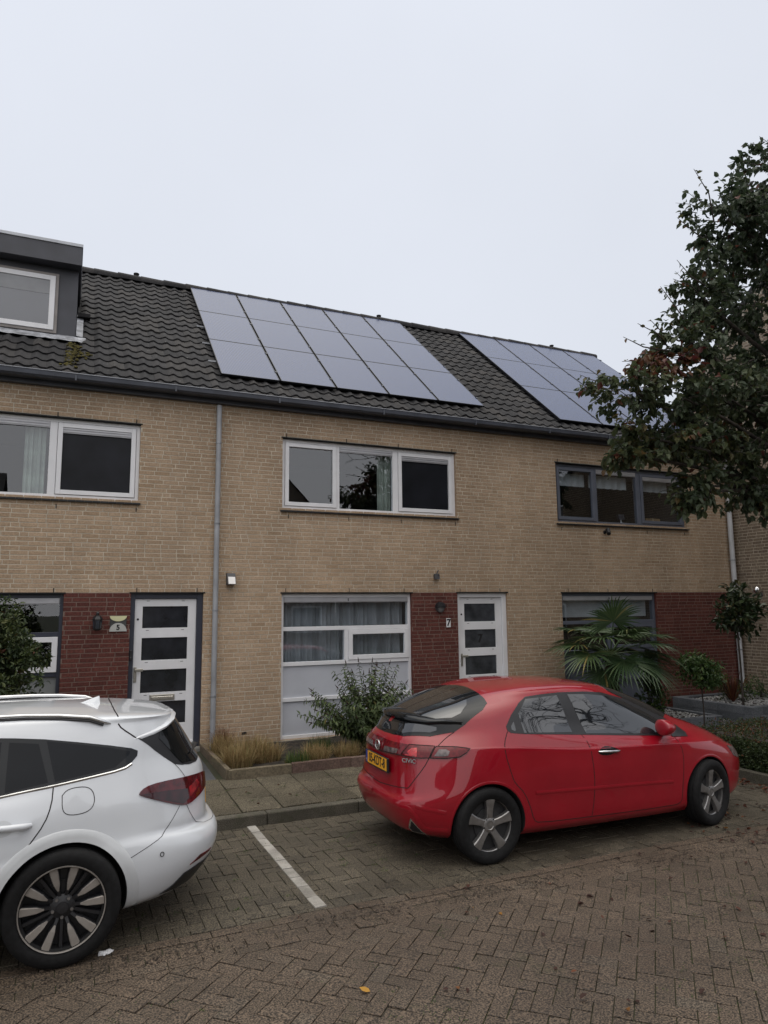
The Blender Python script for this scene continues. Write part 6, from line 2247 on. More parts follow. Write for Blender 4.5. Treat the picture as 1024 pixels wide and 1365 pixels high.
def stones(mb, n, xr, yr, z, smin, smax, rn, m=0):
    for i in range(n):
        x, y = rn.uniform(*xr), rn.uniform(*yr)
        s_ = rn.uniform(smin, smax)
        a = rn.random() * 3
        vs = []
        h = s_ * rn.uniform(0.5, 0.8)
        for k in range(5):
            t = a + k * 1.257
            rr = s_ * rn.uniform(0.75, 1.15)
            vs.append((x + rr * math.cos(t), y + rr * math.sin(t), z))
        for k in range(5):
            t = a + k * 1.257 + 0.2
            rr = s_ * rn.uniform(0.4, 0.7)
            vs.append((x + rr * math.cos(t), y + rr * math.sin(t), z + h))
        mb.faces(vs, [(5, 6, 7, 8, 9)] + [(k, (k + 1) % 5, 5 + (k + 1) % 5, 5 + k) for k in range(5)], m, rn.random())


q = MB()
stones(q, 9000, (7.4, 12.5), (-2.1, -0.05), 0.175, 0.012, 0.028, rb)
tag(q.build('gravel', M_grav), kind='stuff')


def block_planter(x0, x1, y0, y1, z0, courses, hc, th, ln, label):
    t = thing('stone_planter', label, 'planter', (0, 0, 0))
    q = MB()
    for c in range(courses):
        za, zb = z0 + c * hc, z0 + (c + 1) * hc - 0.003
        sh = (c % 2) * ln * 0.5
        for side in range(4):
            if side in (0, 2):
                yy = (y0, y0 + th) if side == 0 else (y1 - th, y1)
                x = x0 - sh
                while x < x1:
                    a, b = max(x, x0), min(x + ln, x1)
                    if b - a > 0.03:
                        jo = rb.uniform(-0.004, 0.004)
                        q.box(a + 0.0015, b - 0.0015, yy[0] + jo, yy[1] + jo, za, zb, 0, rb.random(), ch=0.004)
                    x += ln
            else:
                xx = (x0, x0 + th) if side == 1 else (x1 - th, x1)
                y = y0 + th + 0.002 + (0.0 if c % 2 else 0.0)
                while y < y1 - th:
                    a, b = y, min(y + ln, y1 - th - 0.002)
                    if b - a > 0.03:
                        jo = rb.uniform(-0.003, 0.003)
                        q.box(xx[0] + jo, xx[1] + jo, a + 0.0015, b - 0.0015, za, zb, 0, rb.random(), ch=0.004)
                    y += ln
    q.build('blocks', M_bluestone, t)
    zt_ = z0 + courses * hc - 0.035
    q = MB()
    q.poly([(x0 + th, y0 + th, zt_), (x1 - th, y0 + th, zt_), (x1 - th, y1 - th, zt_), (x0 + th, y1 - th, zt_)], 0)
    s2 = MB()
    stones(s2, int(280 * (x1 - x0) * (y1 - y0)), (x0 + th + 0.02, x1 - th - 0.02), (y0 + th + 0.02, y1 - th - 0.02), zt_, 0.012, 0.026, rb)
    q.build('soil', M_soil, t)
    g = s2.build('white_pebbles', M_wgrav, t)
    g['kind'] = 'stuff'
    return t, zt_


PB, ZB = block_planter(10.50, 12.45, -1.82, -0.12, 0.175, 2, 0.135, 0.15, 0.55, 'raised planter of two courses of grey stone blocks in the corner by the downpipe')
PA, ZA = block_planter(8.05, 9.98, -1.68, -0.15, 0.175, 1, 0.165, 0.10, 0.9, 'low grey kerb-edged planter with white pebbles under the palm')

# bed with the hedge and the street tree at the end of the parking bay
q = MB()
edging(q, [(7.76, KERB_Y + 0.06), (7.80, -5.15), (16, -5.15)], lambda x, y: 0.115, 0.10, 0.8)
tag(q.build('kerb_of_hedge_bed', M_kerb), kind='structure')
q = MB()
q.poly([(7.80, -5.12, 0.085), (16, -5.12, 0.085), (16, -2.95, 0.085), (7.80, -2.95, 0.085)])
tag(q.build('hedge_bed_soil', M_soil), kind='structure')
q = MB()
q.box(9.2, 16, -3.05, -2.92, -0.1, 0.112, 0, 0.4, ch=0.008)
tag(q.build('rear_kerb', M_kerb), kind='structure')

# crumpled tissue by the wheel
q = MB()
rn = random.Random(9)
for k in range(7):
    bm = bmesh.new()
    bmesh.ops.create_icosphere(bm, subdivisions=2, radius=1)
    cx, cy = 0.34 + rn.uniform(-0.04, 0.045), -5.26 + rn.uniform(-0.015, 0.015)
    sx_, sy_, sz_ = rn.uniform(0.016, 0.032), rn.uniform(0.012, 0.022), rn.uniform(0.008, 0.016)
    for v in bm.verts:
        d = 1 + 0.5 * mnoise.noise(v.co * 2.2 + Vector((k, 0, 0)))
        v.co = Vector((cx + v.co.x * sx_ * d, cy + v.co.y * sy_ * d, 0.012 + max(-0.6, v.co.z) * sz_ * d))
    q.addbm(bm)
tag(q.build('tissue', mat('tissue_paper', (0.75, 0.75, 0.76), rough=0.9, var=0.05), smooth=30), 'crumpled white paper tissue on the street behind the white car wheel', 'litter')
# =================================================================== PLANTS
M_tree = mat_leaf('street_tree_leaf', [(0.0, (0.030, 0.047, 0.028)), (0.40, (0.052, 0.072, 0.036)), (0.62, (0.080, 0.096, 0.040)), (0.76, (0.10, 0.078, 0.026)), (0.88, (0.12, 0.045, 0.022)), (1.0, (0.085, 0.020, 0.020))], sub=0.35)
M_bark = mat('grey_bark', (0.055, 0.045, 0.038), rough=0.95, var=0.3, scale=14, bump=0.8, bscale=40)
M_shrub = mat_leaf('dark_shrub_leaf', [(0.0, (0.018, 0.032, 0.013)), (0.5, (0.038, 0.058, 0.018)), (0.85, (0.078, 0.095, 0.028)), (0.95, (0.10, 0.08, 0.02)), (1.0, (0.10, 0.035, 0.02))], sub=0.2)
M_budd = mat_leaf('butterfly_bush_leaf', [(0.0, (0.034, 0.054, 0.020)), (0.5, (0.066, 0.098, 0.034)), (0.85, (0.12, 0.155, 0.060)), (1.0, (0.20, 0.17, 0.05))], sub=0.25)
M_palm = mat_leaf('fan_palm_leaf', [(0.0, (0.018, 0.038, 0.016)), (0.5, (0.044, 0.080, 0.030)), (0.9, (0.09, 0.130, 0.050)), (1.0, (0.22, 0.18, 0.06))], rough=0.4, sub=0.15)
M_fib = mat('palm_trunk_fibre', (0.060, 0.042, 0.026), rough=1.0, var=0.4, scale=25, bump=1.0, bscale=60)
M_laurel = mat_leaf('laurel_leaf', [(0.0, (0.020, 0.045, 0.012)), (0.6, (0.045, 0.085, 0.02)), (1.0, (0.10, 0.14, 0.035))], rough=0.35, sub=0.15)
M_magn = mat_leaf('magnolia_leaf', [(0.0, (0.012, 0.022, 0.010)), (0.6, (0.030, 0.048, 0.018)), (1.0, (0.10, 0.085, 0.035))], rough=0.3, sub=0.1)
M_hedge = mat_leaf('hedge_leaf', [(0.0, (0.020, 0.032, 0.012)), (0.55, (0.038, 0.058, 0.016)), (0.85, (0.055, 0.065, 0.018)), (0.94, (0.12, 0.045, 0.014)), (1.0, (0.16, 0.05, 0.015))], sub=0.2)
M_straw = mat_leaf('dry_grass_blade', [(0.0, (0.16, 0.105, 0.045)), (0.5, (0.30, 0.21, 0.095)), (0.85, (0.42, 0.32, 0.165)), (1.0, (0.10, 0.13, 0.03))], rough=0.8, sub=0.3)
M_ggrass = mat_leaf('green_grass_blade', [(0.0, (0.025, 0.055, 0.012)), (0.6, (0.055, 0.10, 0.022)), (1.0, (0.20, 0.16, 0.05))], rough=0.7, sub=0.3)
M_phor = mat_leaf('bronze_flax_leaf', [(0.0, (0.06, 0.018, 0.012)), (0.6, (0.15, 0.05, 0.025)), (1.0, (0.20, 0.11, 0.04))], rough=0.5, sub=0.2)
M_fall = mat_leaf('fallen_leaf', [(0.0, (0.020, 0.010, 0.008)), (0.45, (0.045, 0.018, 0.012)), (0.75, (0.10, 0.030, 0.014)), (0.9, (0.17, 0.075, 0.02)), (1.0, (0.36, 0.19, 0.03))], rough=0.8, sub=0.1)
M_seed = mat('dry_flower_head', (0.045, 0.022, 0.016), rough=1.0, var=0.3, scale=30)


def rvec(rn):
    while True:
        v = Vector((rn.uniform(-1, 1), rn.uniform(-1, 1), rn.uniform(-1, 1)))
        if 0.05 < v.length < 1:
            return v.normalized()


def leaf(mb, p, d, n, ln, wd, r, fold=0.25, curl=0.2, m=0):
    """pointed leaf from p along d, face normal about n: two folded halves with a drooping tip"""
    d = d.normalized()
    s_ = d.cross(n)
    if s_.length < 1e-3:
        s_ = d.orthogonal()
    s_.normalize()
    n = s_.cross(d)
    up = n * (wd * fold)
    b = p + d * ln * 0.5 - n * ln * curl * 0.2
    c = p + d * ln - n * ln * curl
    w1, w2 = wd * 0.42, wd * 0.46
    l1, r1 = p + d * ln * 0.25 + s_ * w1 + up, p + d * ln * 0.25 - s_ * w1 + up
    l2, r2 = p + d * ln * 0.62 + s_ * w2 + up - n * ln * curl * 0.35, p + d * ln * 0.62 - s_ * w2 + up - n * ln * curl * 0.35
    mb.faces([tuple(p), tuple(l1), tuple(l2), tuple(c), tuple(b), tuple(r2), tuple(r1)], [(0, 4, 2, 1), (4, 3, 2), (0, 6, 5, 4), (4, 5, 3)], m, r)


def clump(mb, c, size, n, rn, ln, wd, rr, droop=0.5, up=0.35):
    for _ in range(n):
        v = rvec(rn)
        p = c + v * size * rn.random() ** 0.6
        d = (v + Vector((0, 0, -droop * rn.random())) + rvec(rn) * 0.6).normalized()
        nn = (Vector((0, 0, up + rn.random())) + rvec(rn) * 0.8).normalized()
        k = rn.uniform(0.7, 1.2)
        leaf(mb, p, d, nn, ln * k, wd * k, min(1, max(0, rr + rn.gauss(0, 0.13))), 0.2, rn.uniform(0.05, 0.35))


# ------------------------------------------------------- street tree
def street_tree():
    rn = random.Random(31)
    t = thing('street_tree', 'ornamental pear tree with dark green leaves turning red, at the end of the parking bay', 'tree', (9.5, -4.4, 0.08))
    base = Vector((9.5, -4.4, 0.08))
    # crown lobes: (centre x, y, z, rx, ry, rz, redness, density)
    LOBES = [
        (8.95, -4.4, 8.1, 0.78, 0.85, 0.78, 0.25, 1.0), (8.55, -4.45, 7.75, 0.62, 0.7, 0.5, 0.25, 0.9), (8.35, -4.5, 7.2, 0.95, 1.0, 0.70, 0.25, 1.0), (7.6, -4.4, 7.1, 0.68, 0.6, 0.50, 0.25, 0.8),
        (8.2, -4.4, 6.3, 1.25, 1.1, 0.75, 0.30, 1.0), (7.15, -4.3, 6.0, 0.50, 0.55, 0.45, 0.35, 0.6), (9.6, -4.4, 7.0, 1.2, 1.2, 1.3, 0.3, 0.9),
        (8.0, -4.5, 5.3, 1.3, 1.1, 0.7, 0.38, 1.0), (6.75, -4.45, 5.28, 0.52, 0.5, 0.42, 0.42, 0.8), (6.25, -4.4, 5.02, 0.42, 0.42, 0.30, 0.84, 0.75),
        (5.85, -4.35, 4.62, 0.50, 0.48, 0.27, 0.45, 0.9), (6.5, -4.5, 4.55, 0.62, 0.55, 0.30, 0.42, 0.9), (7.3, -4.5, 4.62, 0.85, 0.9, 0.50, 0.42, 1.0),
        (6.25, -4.35, 4.06, 0.56, 0.5, 0.30, 0.60, 0.95), (5.88, -4.3, 3.86, 0.30, 0.34, 0.20, 0.55, 0.8), (6.9, -4.4, 4.08, 0.66, 0.7, 0.38, 0.48, 1.0), (7.75, -4.6, 4.25, 0.8, 0.9, 0.42, 0.42, 1.0),
        (6.85, -4.35, 3.55, 0.30, 0.34, 0.32, 0.45, 0.95), (6.66, -4.35, 3.46, 0.22, 0.26, 0.17, 0.40, 0.9), (7.6, -4.3, 3.62, 0.32, 0.4, 0.32, 0.42, 0.8), (7.95, -4.4, 3.45, 0.26, 0.3, 0.26, 0.36, 0.8),
        (9.4, -4.4, 5.4, 1.4, 1.4, 1.3, 0.35, 0.8), (9.2, -4.4, 4.3, 1.2, 1.2, 0.5, 0.4, 0.8), (9.9, -5.3, 5.6, 1.5, 1.2, 1.8, 0.35, 0.5), (10.6, -4.2, 5.8, 1.4, 1.4, 1.8, 0.35, 0.45), (9.6, -3.2, 5.8, 1.4, 1.1, 1.9, 0.35, 0.5),
    ]
    wood = MB()
    trunk = [base, base + Vector((0.03, 0.02, 1.2)), base + Vector((0.0, 0.0, 2.6)), base + Vector((-0.05, 0.03, 4.5)), base + Vector((0.0, 0, 6.5)), base + Vector((-0.1, 0, 8.0))]
    wood.tube(trunk, [0.17, 0.14, 0.125, 0.10, 0.065, 0.02], 12)
    wood.build('trunk', M_bark, t, smooth=60)
    lv = MB()
    limbs = MB()
    for (x, y, z, rx, ry, rz, red, dens) in LOBES:
        rx, ry, rz = rx - 0.07, ry - 0.05, rz - 0.07
        c = Vector((x, y, z))
        zb = max(3.4, min(7.6, z - 0.9 - 0.25 * abs(x - 9.5)))
        st = Vector((9.5, -4.4, zb))
        for (a, b) in zip(trunk, trunk[1:]):
            if a.z <= zb <= b.z:
                st = a.lerp(b, (zb - a.z) / (b.z - a.z))
        mid = st.lerp(c, 0.5) + Vector((0, 0, 0.18)) + rvec(rn) * 0.1
        limbs.tube([st, st.lerp(mid, 0.5) + rvec(rn) * 0.05, mid, mid.lerp(c, 0.6) + rvec(rn) * 0.05, c], [0.055, 0.042, 0.032, 0.022, 0.012], 7)
        surf = (rx * ry * rz) ** (2 / 3)
        n = int(235 * surf * dens) + 22
        for k in range(n):
            v = rvec(rn)
            f = 0.35 + 0.68 * rn.random() ** 0.55
            p = c + Vector((v.x * rx, v.y * ry, v.z * rz)) * f
            p += Vector((mnoise.noise(p * 1.7), mnoise.noise(p * 1.7 + Vector((9, 0, 0))), mnoise.noise(p * 1.7 + Vector((0, 9, 0))))) * 0.22
            if mnoise.noise(p * 1.55 + Vector((3, 1, 7))) < -0.13 and rx > 0.45:
                continue
            out = (p - c).normalized()
            # twig
            q0 = c.lerp(p, 0.45) if rn.random() < 0.12 else p - out * rn.uniform(0.08, 0.22)
            tip = p + (out + Vector((0, 0, -0.25)) + rvec(rn) * 0.5).normalized() * rn.uniform(0.08, 0.20)
            limbs.tube([q0, p, tip], [0.007, 0.005, 0.002], 4, cap=False)
            rr = red + rn.gauss(0, 0.07)
            m = rn.randint(9, 15)
            for i in range(m):
                u = i / m
                s_ = q0.lerp(p, 0.4 + 0.6 * min(1, u * 1.6)) if u < 0.6 else p.lerp(tip, (u - 0.6) / 0.4)
                d = (out * 0.6 + rvec(rn) * 0.9 + Vector((0, 0, -0.55))).normalized()
                nn = (Vector((0, 0, 1)) + rvec(rn) * 0.8).normalized()
                ln = rn.uniform(0.068, 0.105)
                rv = rr + rn.gauss(0, 0.10)
                if rn.random() < 0.012:
                    rv = rn.uniform(0.86, 0.97)
                leaf(lv, s_ + rvec(rn) * 0.03, d, nn, ln, ln * 0.7, min(1, max(0, rv)), 0.22, rn.uniform(0.1, 0.45))
    # bare and half-bare shoots poking out of the outline
    for (a, b, nl) in [((7.35, -4.4, 7.0), (7.0, -4.45, 7.62), 8), ((7.2, -4.4, 6.7), (6.65, -4.45, 6.88), 10), ((7.2, -4.3, 5.95), (6.62, -4.35, 6.12), 3), ((7.1, -4.4, 6.1), (6.65, -4.4, 6.35), 3),
                       ((6.8, -4.4, 5.5), (6.35, -4.4, 5.95), 5), ((6.4, -4.4, 5.15), (5.72, -4.4, 5.22), 3), ((6.4, -4.4, 5.2), (5.95, -4.4, 5.42), 4), ((6.3, -4.4, 4.95), (5.68, -4.4, 4.92), 4), ((6.6, -4.4, 5.3), (6.15, -4.4, 5.5), 4)]:
        a, b = Vector(a), Vector(b)
        mid = a.lerp(b, 0.5) + rvec(rn) * 0.06
        limbs.tube([a, mid, b], [0.011, 0.008, 0.003], 5)
        for i in range(nl):
            p = mid.lerp(b, (i + 0.5) / nl)
            d = (rvec(rn) + Vector((0, 0, -0.2))).normalized()
            ln = rn.uniform(0.05, 0.075)
            leaf(lv, p, d, (Vector((0, 0, 1)) + rvec(rn) * 0.6).normalized(), ln, ln * 0.6, rn.uniform(0.25, 0.9), 0.2, 0.3)
    o = lv.build('crown', M_tree, t)
    o2 = limbs.build('limbs', M_bark, t, smooth=60)
    inv = Matrix.Translation(-Vector(t.location))
    for ob in t.children:
        ob.data.transform(inv)
    return t


street_tree()


def shrub(name, label, cat, base, lobes, M, seed, ln, wd, dens, trunk=None, droop=0.4, nleaf=12, stems=4, group=None):
    """bush or standard: lobes (dx,dy,dz,rx,ry,rz) relative to base"""
    rn = random.Random(seed)
    t = thing(name, label, cat, base, 0, group)
    lv, wd_ = MB(), MB()
    top = Vector((0, 0, trunk[0])) if trunk else Vector((0, 0, 0.02))
    if trunk:
        wd_.tube([Vector((0, 0, -0.03)), Vector((0.01, 0, trunk[0] * 0.5)), top], [trunk[1], trunk[1] * 0.85, trunk[1] * 0.8], 8)
    for (dx, dy, dz, rx, ry, rz) in lobes:
        c = Vector((dx, dy, dz))
        for k in range(stems):
            v = rvec(rn)
            e = c + Vector((v.x * rx, v.y * ry, abs(v.z) * rz)) * 0.8
            wd_.tube([top, top.lerp(e, 0.5) + rvec(rn) * 0.04, e], [0.010, 0.007, 0.003], 5)
        n = int(dens * (rx * ry * rz) ** (2 / 3)) + 3
        for k in range(n):
            v = rvec(rn)
            f = 0.3 + 0.72 * rn.random() ** 0.5
            p = c + Vector((v.x * rx, v.y * ry, v.z * rz)) * f
            p += Vector((mnoise.noise(p * 4), mnoise.noise(p * 4 + Vector((7, 0, 0))), mnoise.noise(p * 4 + Vector((0, 7, 0))))) * 0.12 * min(rx, rz) * 2
            clump(lv, p, ln * 0.9, nleaf, rn, ln, wd, rn.gauss(0.45, 0.2), droop)
    lv.build('foliage', M, t)
    wd_.build('stem', M_bark, t, smooth=60)
    return t


shrub('shrub', 'dense dark green shrub in front of the navy-framed window', 'shrub', (-0.95, -1.55, 0.15),
      [(0, 0, 1.72, 0.62, 0.55, 0.55), (0.12, 0, 1.32, 0.66, 0.55, 0.42), (0.0, 0, 0.85, 0.50, 0.5, 0.42), (-0.5, 0, 1.3, 0.6, 0.5, 0.7), (0.28, -0.05, 1.62, 0.38, 0.4, 0.36), (0.05, 0, 0.45, 0.45, 0.45, 0.35), (0.42, 0, 1.52, 0.28, 0.35, 0.22)],
      M_shrub, 41, 0.058, 0.026, 1000, droop=0.2)
shrub('lollipop_tree', 'small round clipped evergreen on a thin bare stem in the gravel', 'tree', (9.36, -1.86, 0.175),
      [(0, 0, 0.92, 0.34, 0.33, 0.27), (-0.12, 0, 1.04, 0.20, 0.2, 0.16), (0.14, 0, 0.86, 0.22, 0.24, 0.18)], M_laurel, 42, 0.06, 0.03, 1100, trunk=(0.62, 0.014))
shrub('shrub', 'small dark shrub on the pebbles beside the lollipop tree', 'shrub', (8.95, -1.2, ZA),
      [(0, 0, 0.38, 0.24, 0.24, 0.25), (-0.05, 0, 0.62, 0.2, 0.2, 0.18), (0.02, 0, 0.15, 0.14, 0.14, 0.12)], M_laurel, 43, 0.06, 0.03, 700)
shrub('magnolia_tree', 'young magnolia with large leathery leaves on a tall thin stem, in the raised planter', 'tree', (10.76, -1.45, ZB),
      [(0.0, 0, 1.62, 0.36, 0.34, 0.22), (0.08, 0, 1.90, 0.22, 0.22, 0.18), (-0.12, 0, 1.52, 0.28, 0.28, 0.16), (0.34, 0, 1.72, 0.26, 0.2, 0.12), (0.10, 0, 1.38, 0.22, 0.24, 0.14)],
      M_magn, 44, 0.13, 0.06, 330, trunk=(1.25, 0.02), nleaf=8, droop=0.15)
shrub('shrub', 'bronze leafy low shrub behind the magnolia stem', 'shrub', (11.15, -0.85, ZB),
      [(0, 0, 0.22, 0.28, 0.26, 0.2), (0.25, 0, 0.14, 0.25, 0.25, 0.14)], M_shrub, 45, 0.06, 0.026, 420)
shrub('shrub', 'low evergreen shrub in the far corner of the raised planter', 'shrub', (11.9, -0.9, ZB), [(0, 0, 0.22, 0.34, 0.3, 0.24)], M_laurel, 46, 0.05, 0.024, 420)

# bronze flax
t = thing('flax_plant', 'spiky reddish-bronze flax behind the magnolia stem', 'plant', (11.0, -1.05, ZB))
rn = random.Random(8)
q = MB()
for k in range(46):
    a = rn.random() * 6.28
    tilt = rn.uniform(0.08, 0.75)
    L_ = rn.uniform(0.35, 0.75)
    d = Vector((math.cos(a) * math.sin(tilt), math.sin(a) * math.sin(tilt), math.cos(tilt)))
    s_ = Vector((-math.sin(a), math.cos(a), 0))
    pts = [Vector((0, 0, 0)) + d * L_ * u - Vector((0, 0, 1)) * (u * u * tilt * 0.12) for u in (0, 0.35, 0.7, 1)]
    w_ = [0.010, 0.013, 0.010, 0.001]
    r = rn.random()
    for i in range(3):
        q.poly([pts[i] - s_ * w_[i], pts[i] + s_ * w_[i], pts[i + 1] + s_ * w_[i + 1], pts[i + 1] - s_ * w_[i + 1]], 0, r)
q.build('foliage', M_phor, t)

# ------------------------------------------------------- butterfly bush
t = thing('butterfly_bush', 'loose green butterfly bush with brown spent flower spikes in front of the white panels', 'shrub', (3.95, -1.0, 0.25))
rn = random.Random(77)
lv, st, hd = MB(), MB(), MB()
for k in range(105):
    a = rn.random() * 6.28
    el = rn.uniform(0.12, 1.05)
    L_ = rn.uniform(0.80, 1.28) * (1.0 if el < 0.7 else 0.9)
    d = Vector((math.cos(a) * math.sin(el), math.sin(a) * math.sin(el) * 0.7, math.cos(el)))
    if d.x < 0:
        d.x *= 1.15
    P = []
    for i in range(7):
        u = i / 6
        P.append(Vector((rn.uniform(-0.01, 0.01), rn.uniform(-0.01, 0.01), 0)) + d * L_ * u + Vector((d.x, d.y, 0)) * 0.15 * u * u - Vector((0, 0, 0.22 * u * u * el)))
    st.tube(P, [0.008, 0.007, 0.006, 0.005, 0.004, 0.003, 0.002], 5)
    base_r = rn.gauss(0.45, 0.15)
    m = rn.randint(34, 50)
    for i in range(m):
        u = 0.22 + 0.78 * i / m
        s_ = u * 6
        j = min(5, int(s_))
        p = P[j].lerp(P[j + 1], s_ - j)
        ax = (P[j + 1] - P[j]).normalized()
        b = i * 2.4 + rn.random()
        sd = ax.orthogonal().normalized()
        sd2 = ax.cross(sd)
        out = (sd * math.cos(b) + sd2 * math.sin(b) + ax * 0.4 + Vector((0, 0, -0.35))).normalized()
        ln = rn.uniform(0.07, 0.13) * (1.1 - 0.45 * u)
        leaf(lv, p, out, (Vector((0, 0, 1)) + rvec(rn) * 0.5).normalized(), ln, ln * 0.38, min(1, max(0, base_r + rn.gauss(0, 0.18))), 0.15, rn.uniform(0.2, 0.6))
    if rn.random() < 0.5:
        e = P[-1]
        dr = (P[-1] - P[-2]).normalized()
        for i in range(5):
            bm = bmesh.new()
            bmesh.ops.create_icosphere(bm, subdivisions=1, radius=0.011 - 0.0015 * i)
            hd.addbm(bm, 0, 0.5, Matrix.Translation(e + dr * 0.014 * i))
lv.build('foliage', M_budd, t)
st.build('stem', M_bark, t, smooth=60)
o = hd.build('flower_spike', M_seed, t, smooth=60)
o['kind'] = 'stuff'


# ------------------------------------------------------- ornamental grasses
def tuft(name, label, cat, base, n, hmin, hmax, spread, M, seed, group=None):
    rn = random.Random(seed)
    t = thing(name, label, cat, base, 0, group)
    q = MB()
    for k in range(n):
        a = rn.random() * 6.28
        tilt = min(1.6, abs(rn.gauss(0.25, 0.75)))
        h = rn.uniform(hmin, hmax)
        r0 = spread * 0.35 * math.sqrt(rn.random())
        b = rn.random() * 6.28
        p0 = Vector((r0 * math.cos(b), r0 * math.sin(b), -0.02))
        d = Vector((math.cos(a), math.sin(a), 0))
        s_ = Vector((-math.sin(a), math.cos(a), 0))
        pts = [p0 + Vector((0, 0, h * u * (1 - 0.30 * tilt * u))) + d * (h * math.sin(tilt) * u ** 1.4) for u in (0, 0.4, 0.75, 1)]
        r = rn.random()
        w_ = rn.uniform(0.0016, 0.0034)
        for i in range(3):
            wa, wb = w_ * (1, 1, 0.7, 0.2)[i], w_ * (1, 1, 0.7, 0.2)[i + 1]
            q.poly([pts[i] - s_ * wa, pts[i] + s_ * wa, pts[i + 1] + s_ * wb, pts[i + 1] - s_ * wb], 0, r)
    q.build('blades', M, t)
    return t


GG = 'straw-coloured grass tufts along the planting bed'
for (x, y, n, h, sp, lab) in [
        (1.98, -0.62, 700, 0.36, 0.42, 'tall straw-coloured grass tuft at the wall end of the planting bed'),
        (2.02, -1.35, 900, 0.36, 0.52, 'bushy straw-coloured grass tuft at the front corner of the planting bed'),
        (2.42, -1.18, 800, 0.32, 0.5, 'second straw-coloured grass tuft from the front corner of the bed'),
        (3.02, -1.42, 700, 0.27, 0.46, 'straw-coloured grass tuft beside the bright green patch'),
        (3.45, -1.40, 700, 0.25, 0.48, 'low straw-coloured grass tuft before the butterfly bush'),
        (3.88, -1.46, 700, 0.25, 0.50, 'low straw-coloured grass tuft under the middle of the butterfly bush'),
        (4.35, -1.45, 700, 0.25, 0.50, 'straw-coloured grass tuft nearest the red car'),
        (2.30, -0.95, 800, 0.38, 0.55, 'tallest straw-coloured grass tuft behind the front corner pair')]:
    tuft('grass_tuft', lab, 'grass', (x, y, 0.235), n, h * 0.45, h, sp, M_straw, int(x * 100), GG)
tuft('grass_tuft', 'bright green grass tuft hanging over the edging', 'grass', (2.72, -1.56, 0.235), 420, 0.10, 0.22, 0.42, M_ggrass, 91)
tuft('grass_tuft', 'greenish grass tuft against the planting bed soil behind the straw tufts', 'grass', (3.18, -1.1, 0.235), 420, 0.14, 0.30, 0.44, M_ggrass, 92)
tuft('heather_plant', 'small brown heather at the wall end of the bed', 'plant', (2.05, -0.25, 0.235), 260, 0.2, 0.42, 0.25, M_seed if False else M_phor, 93)


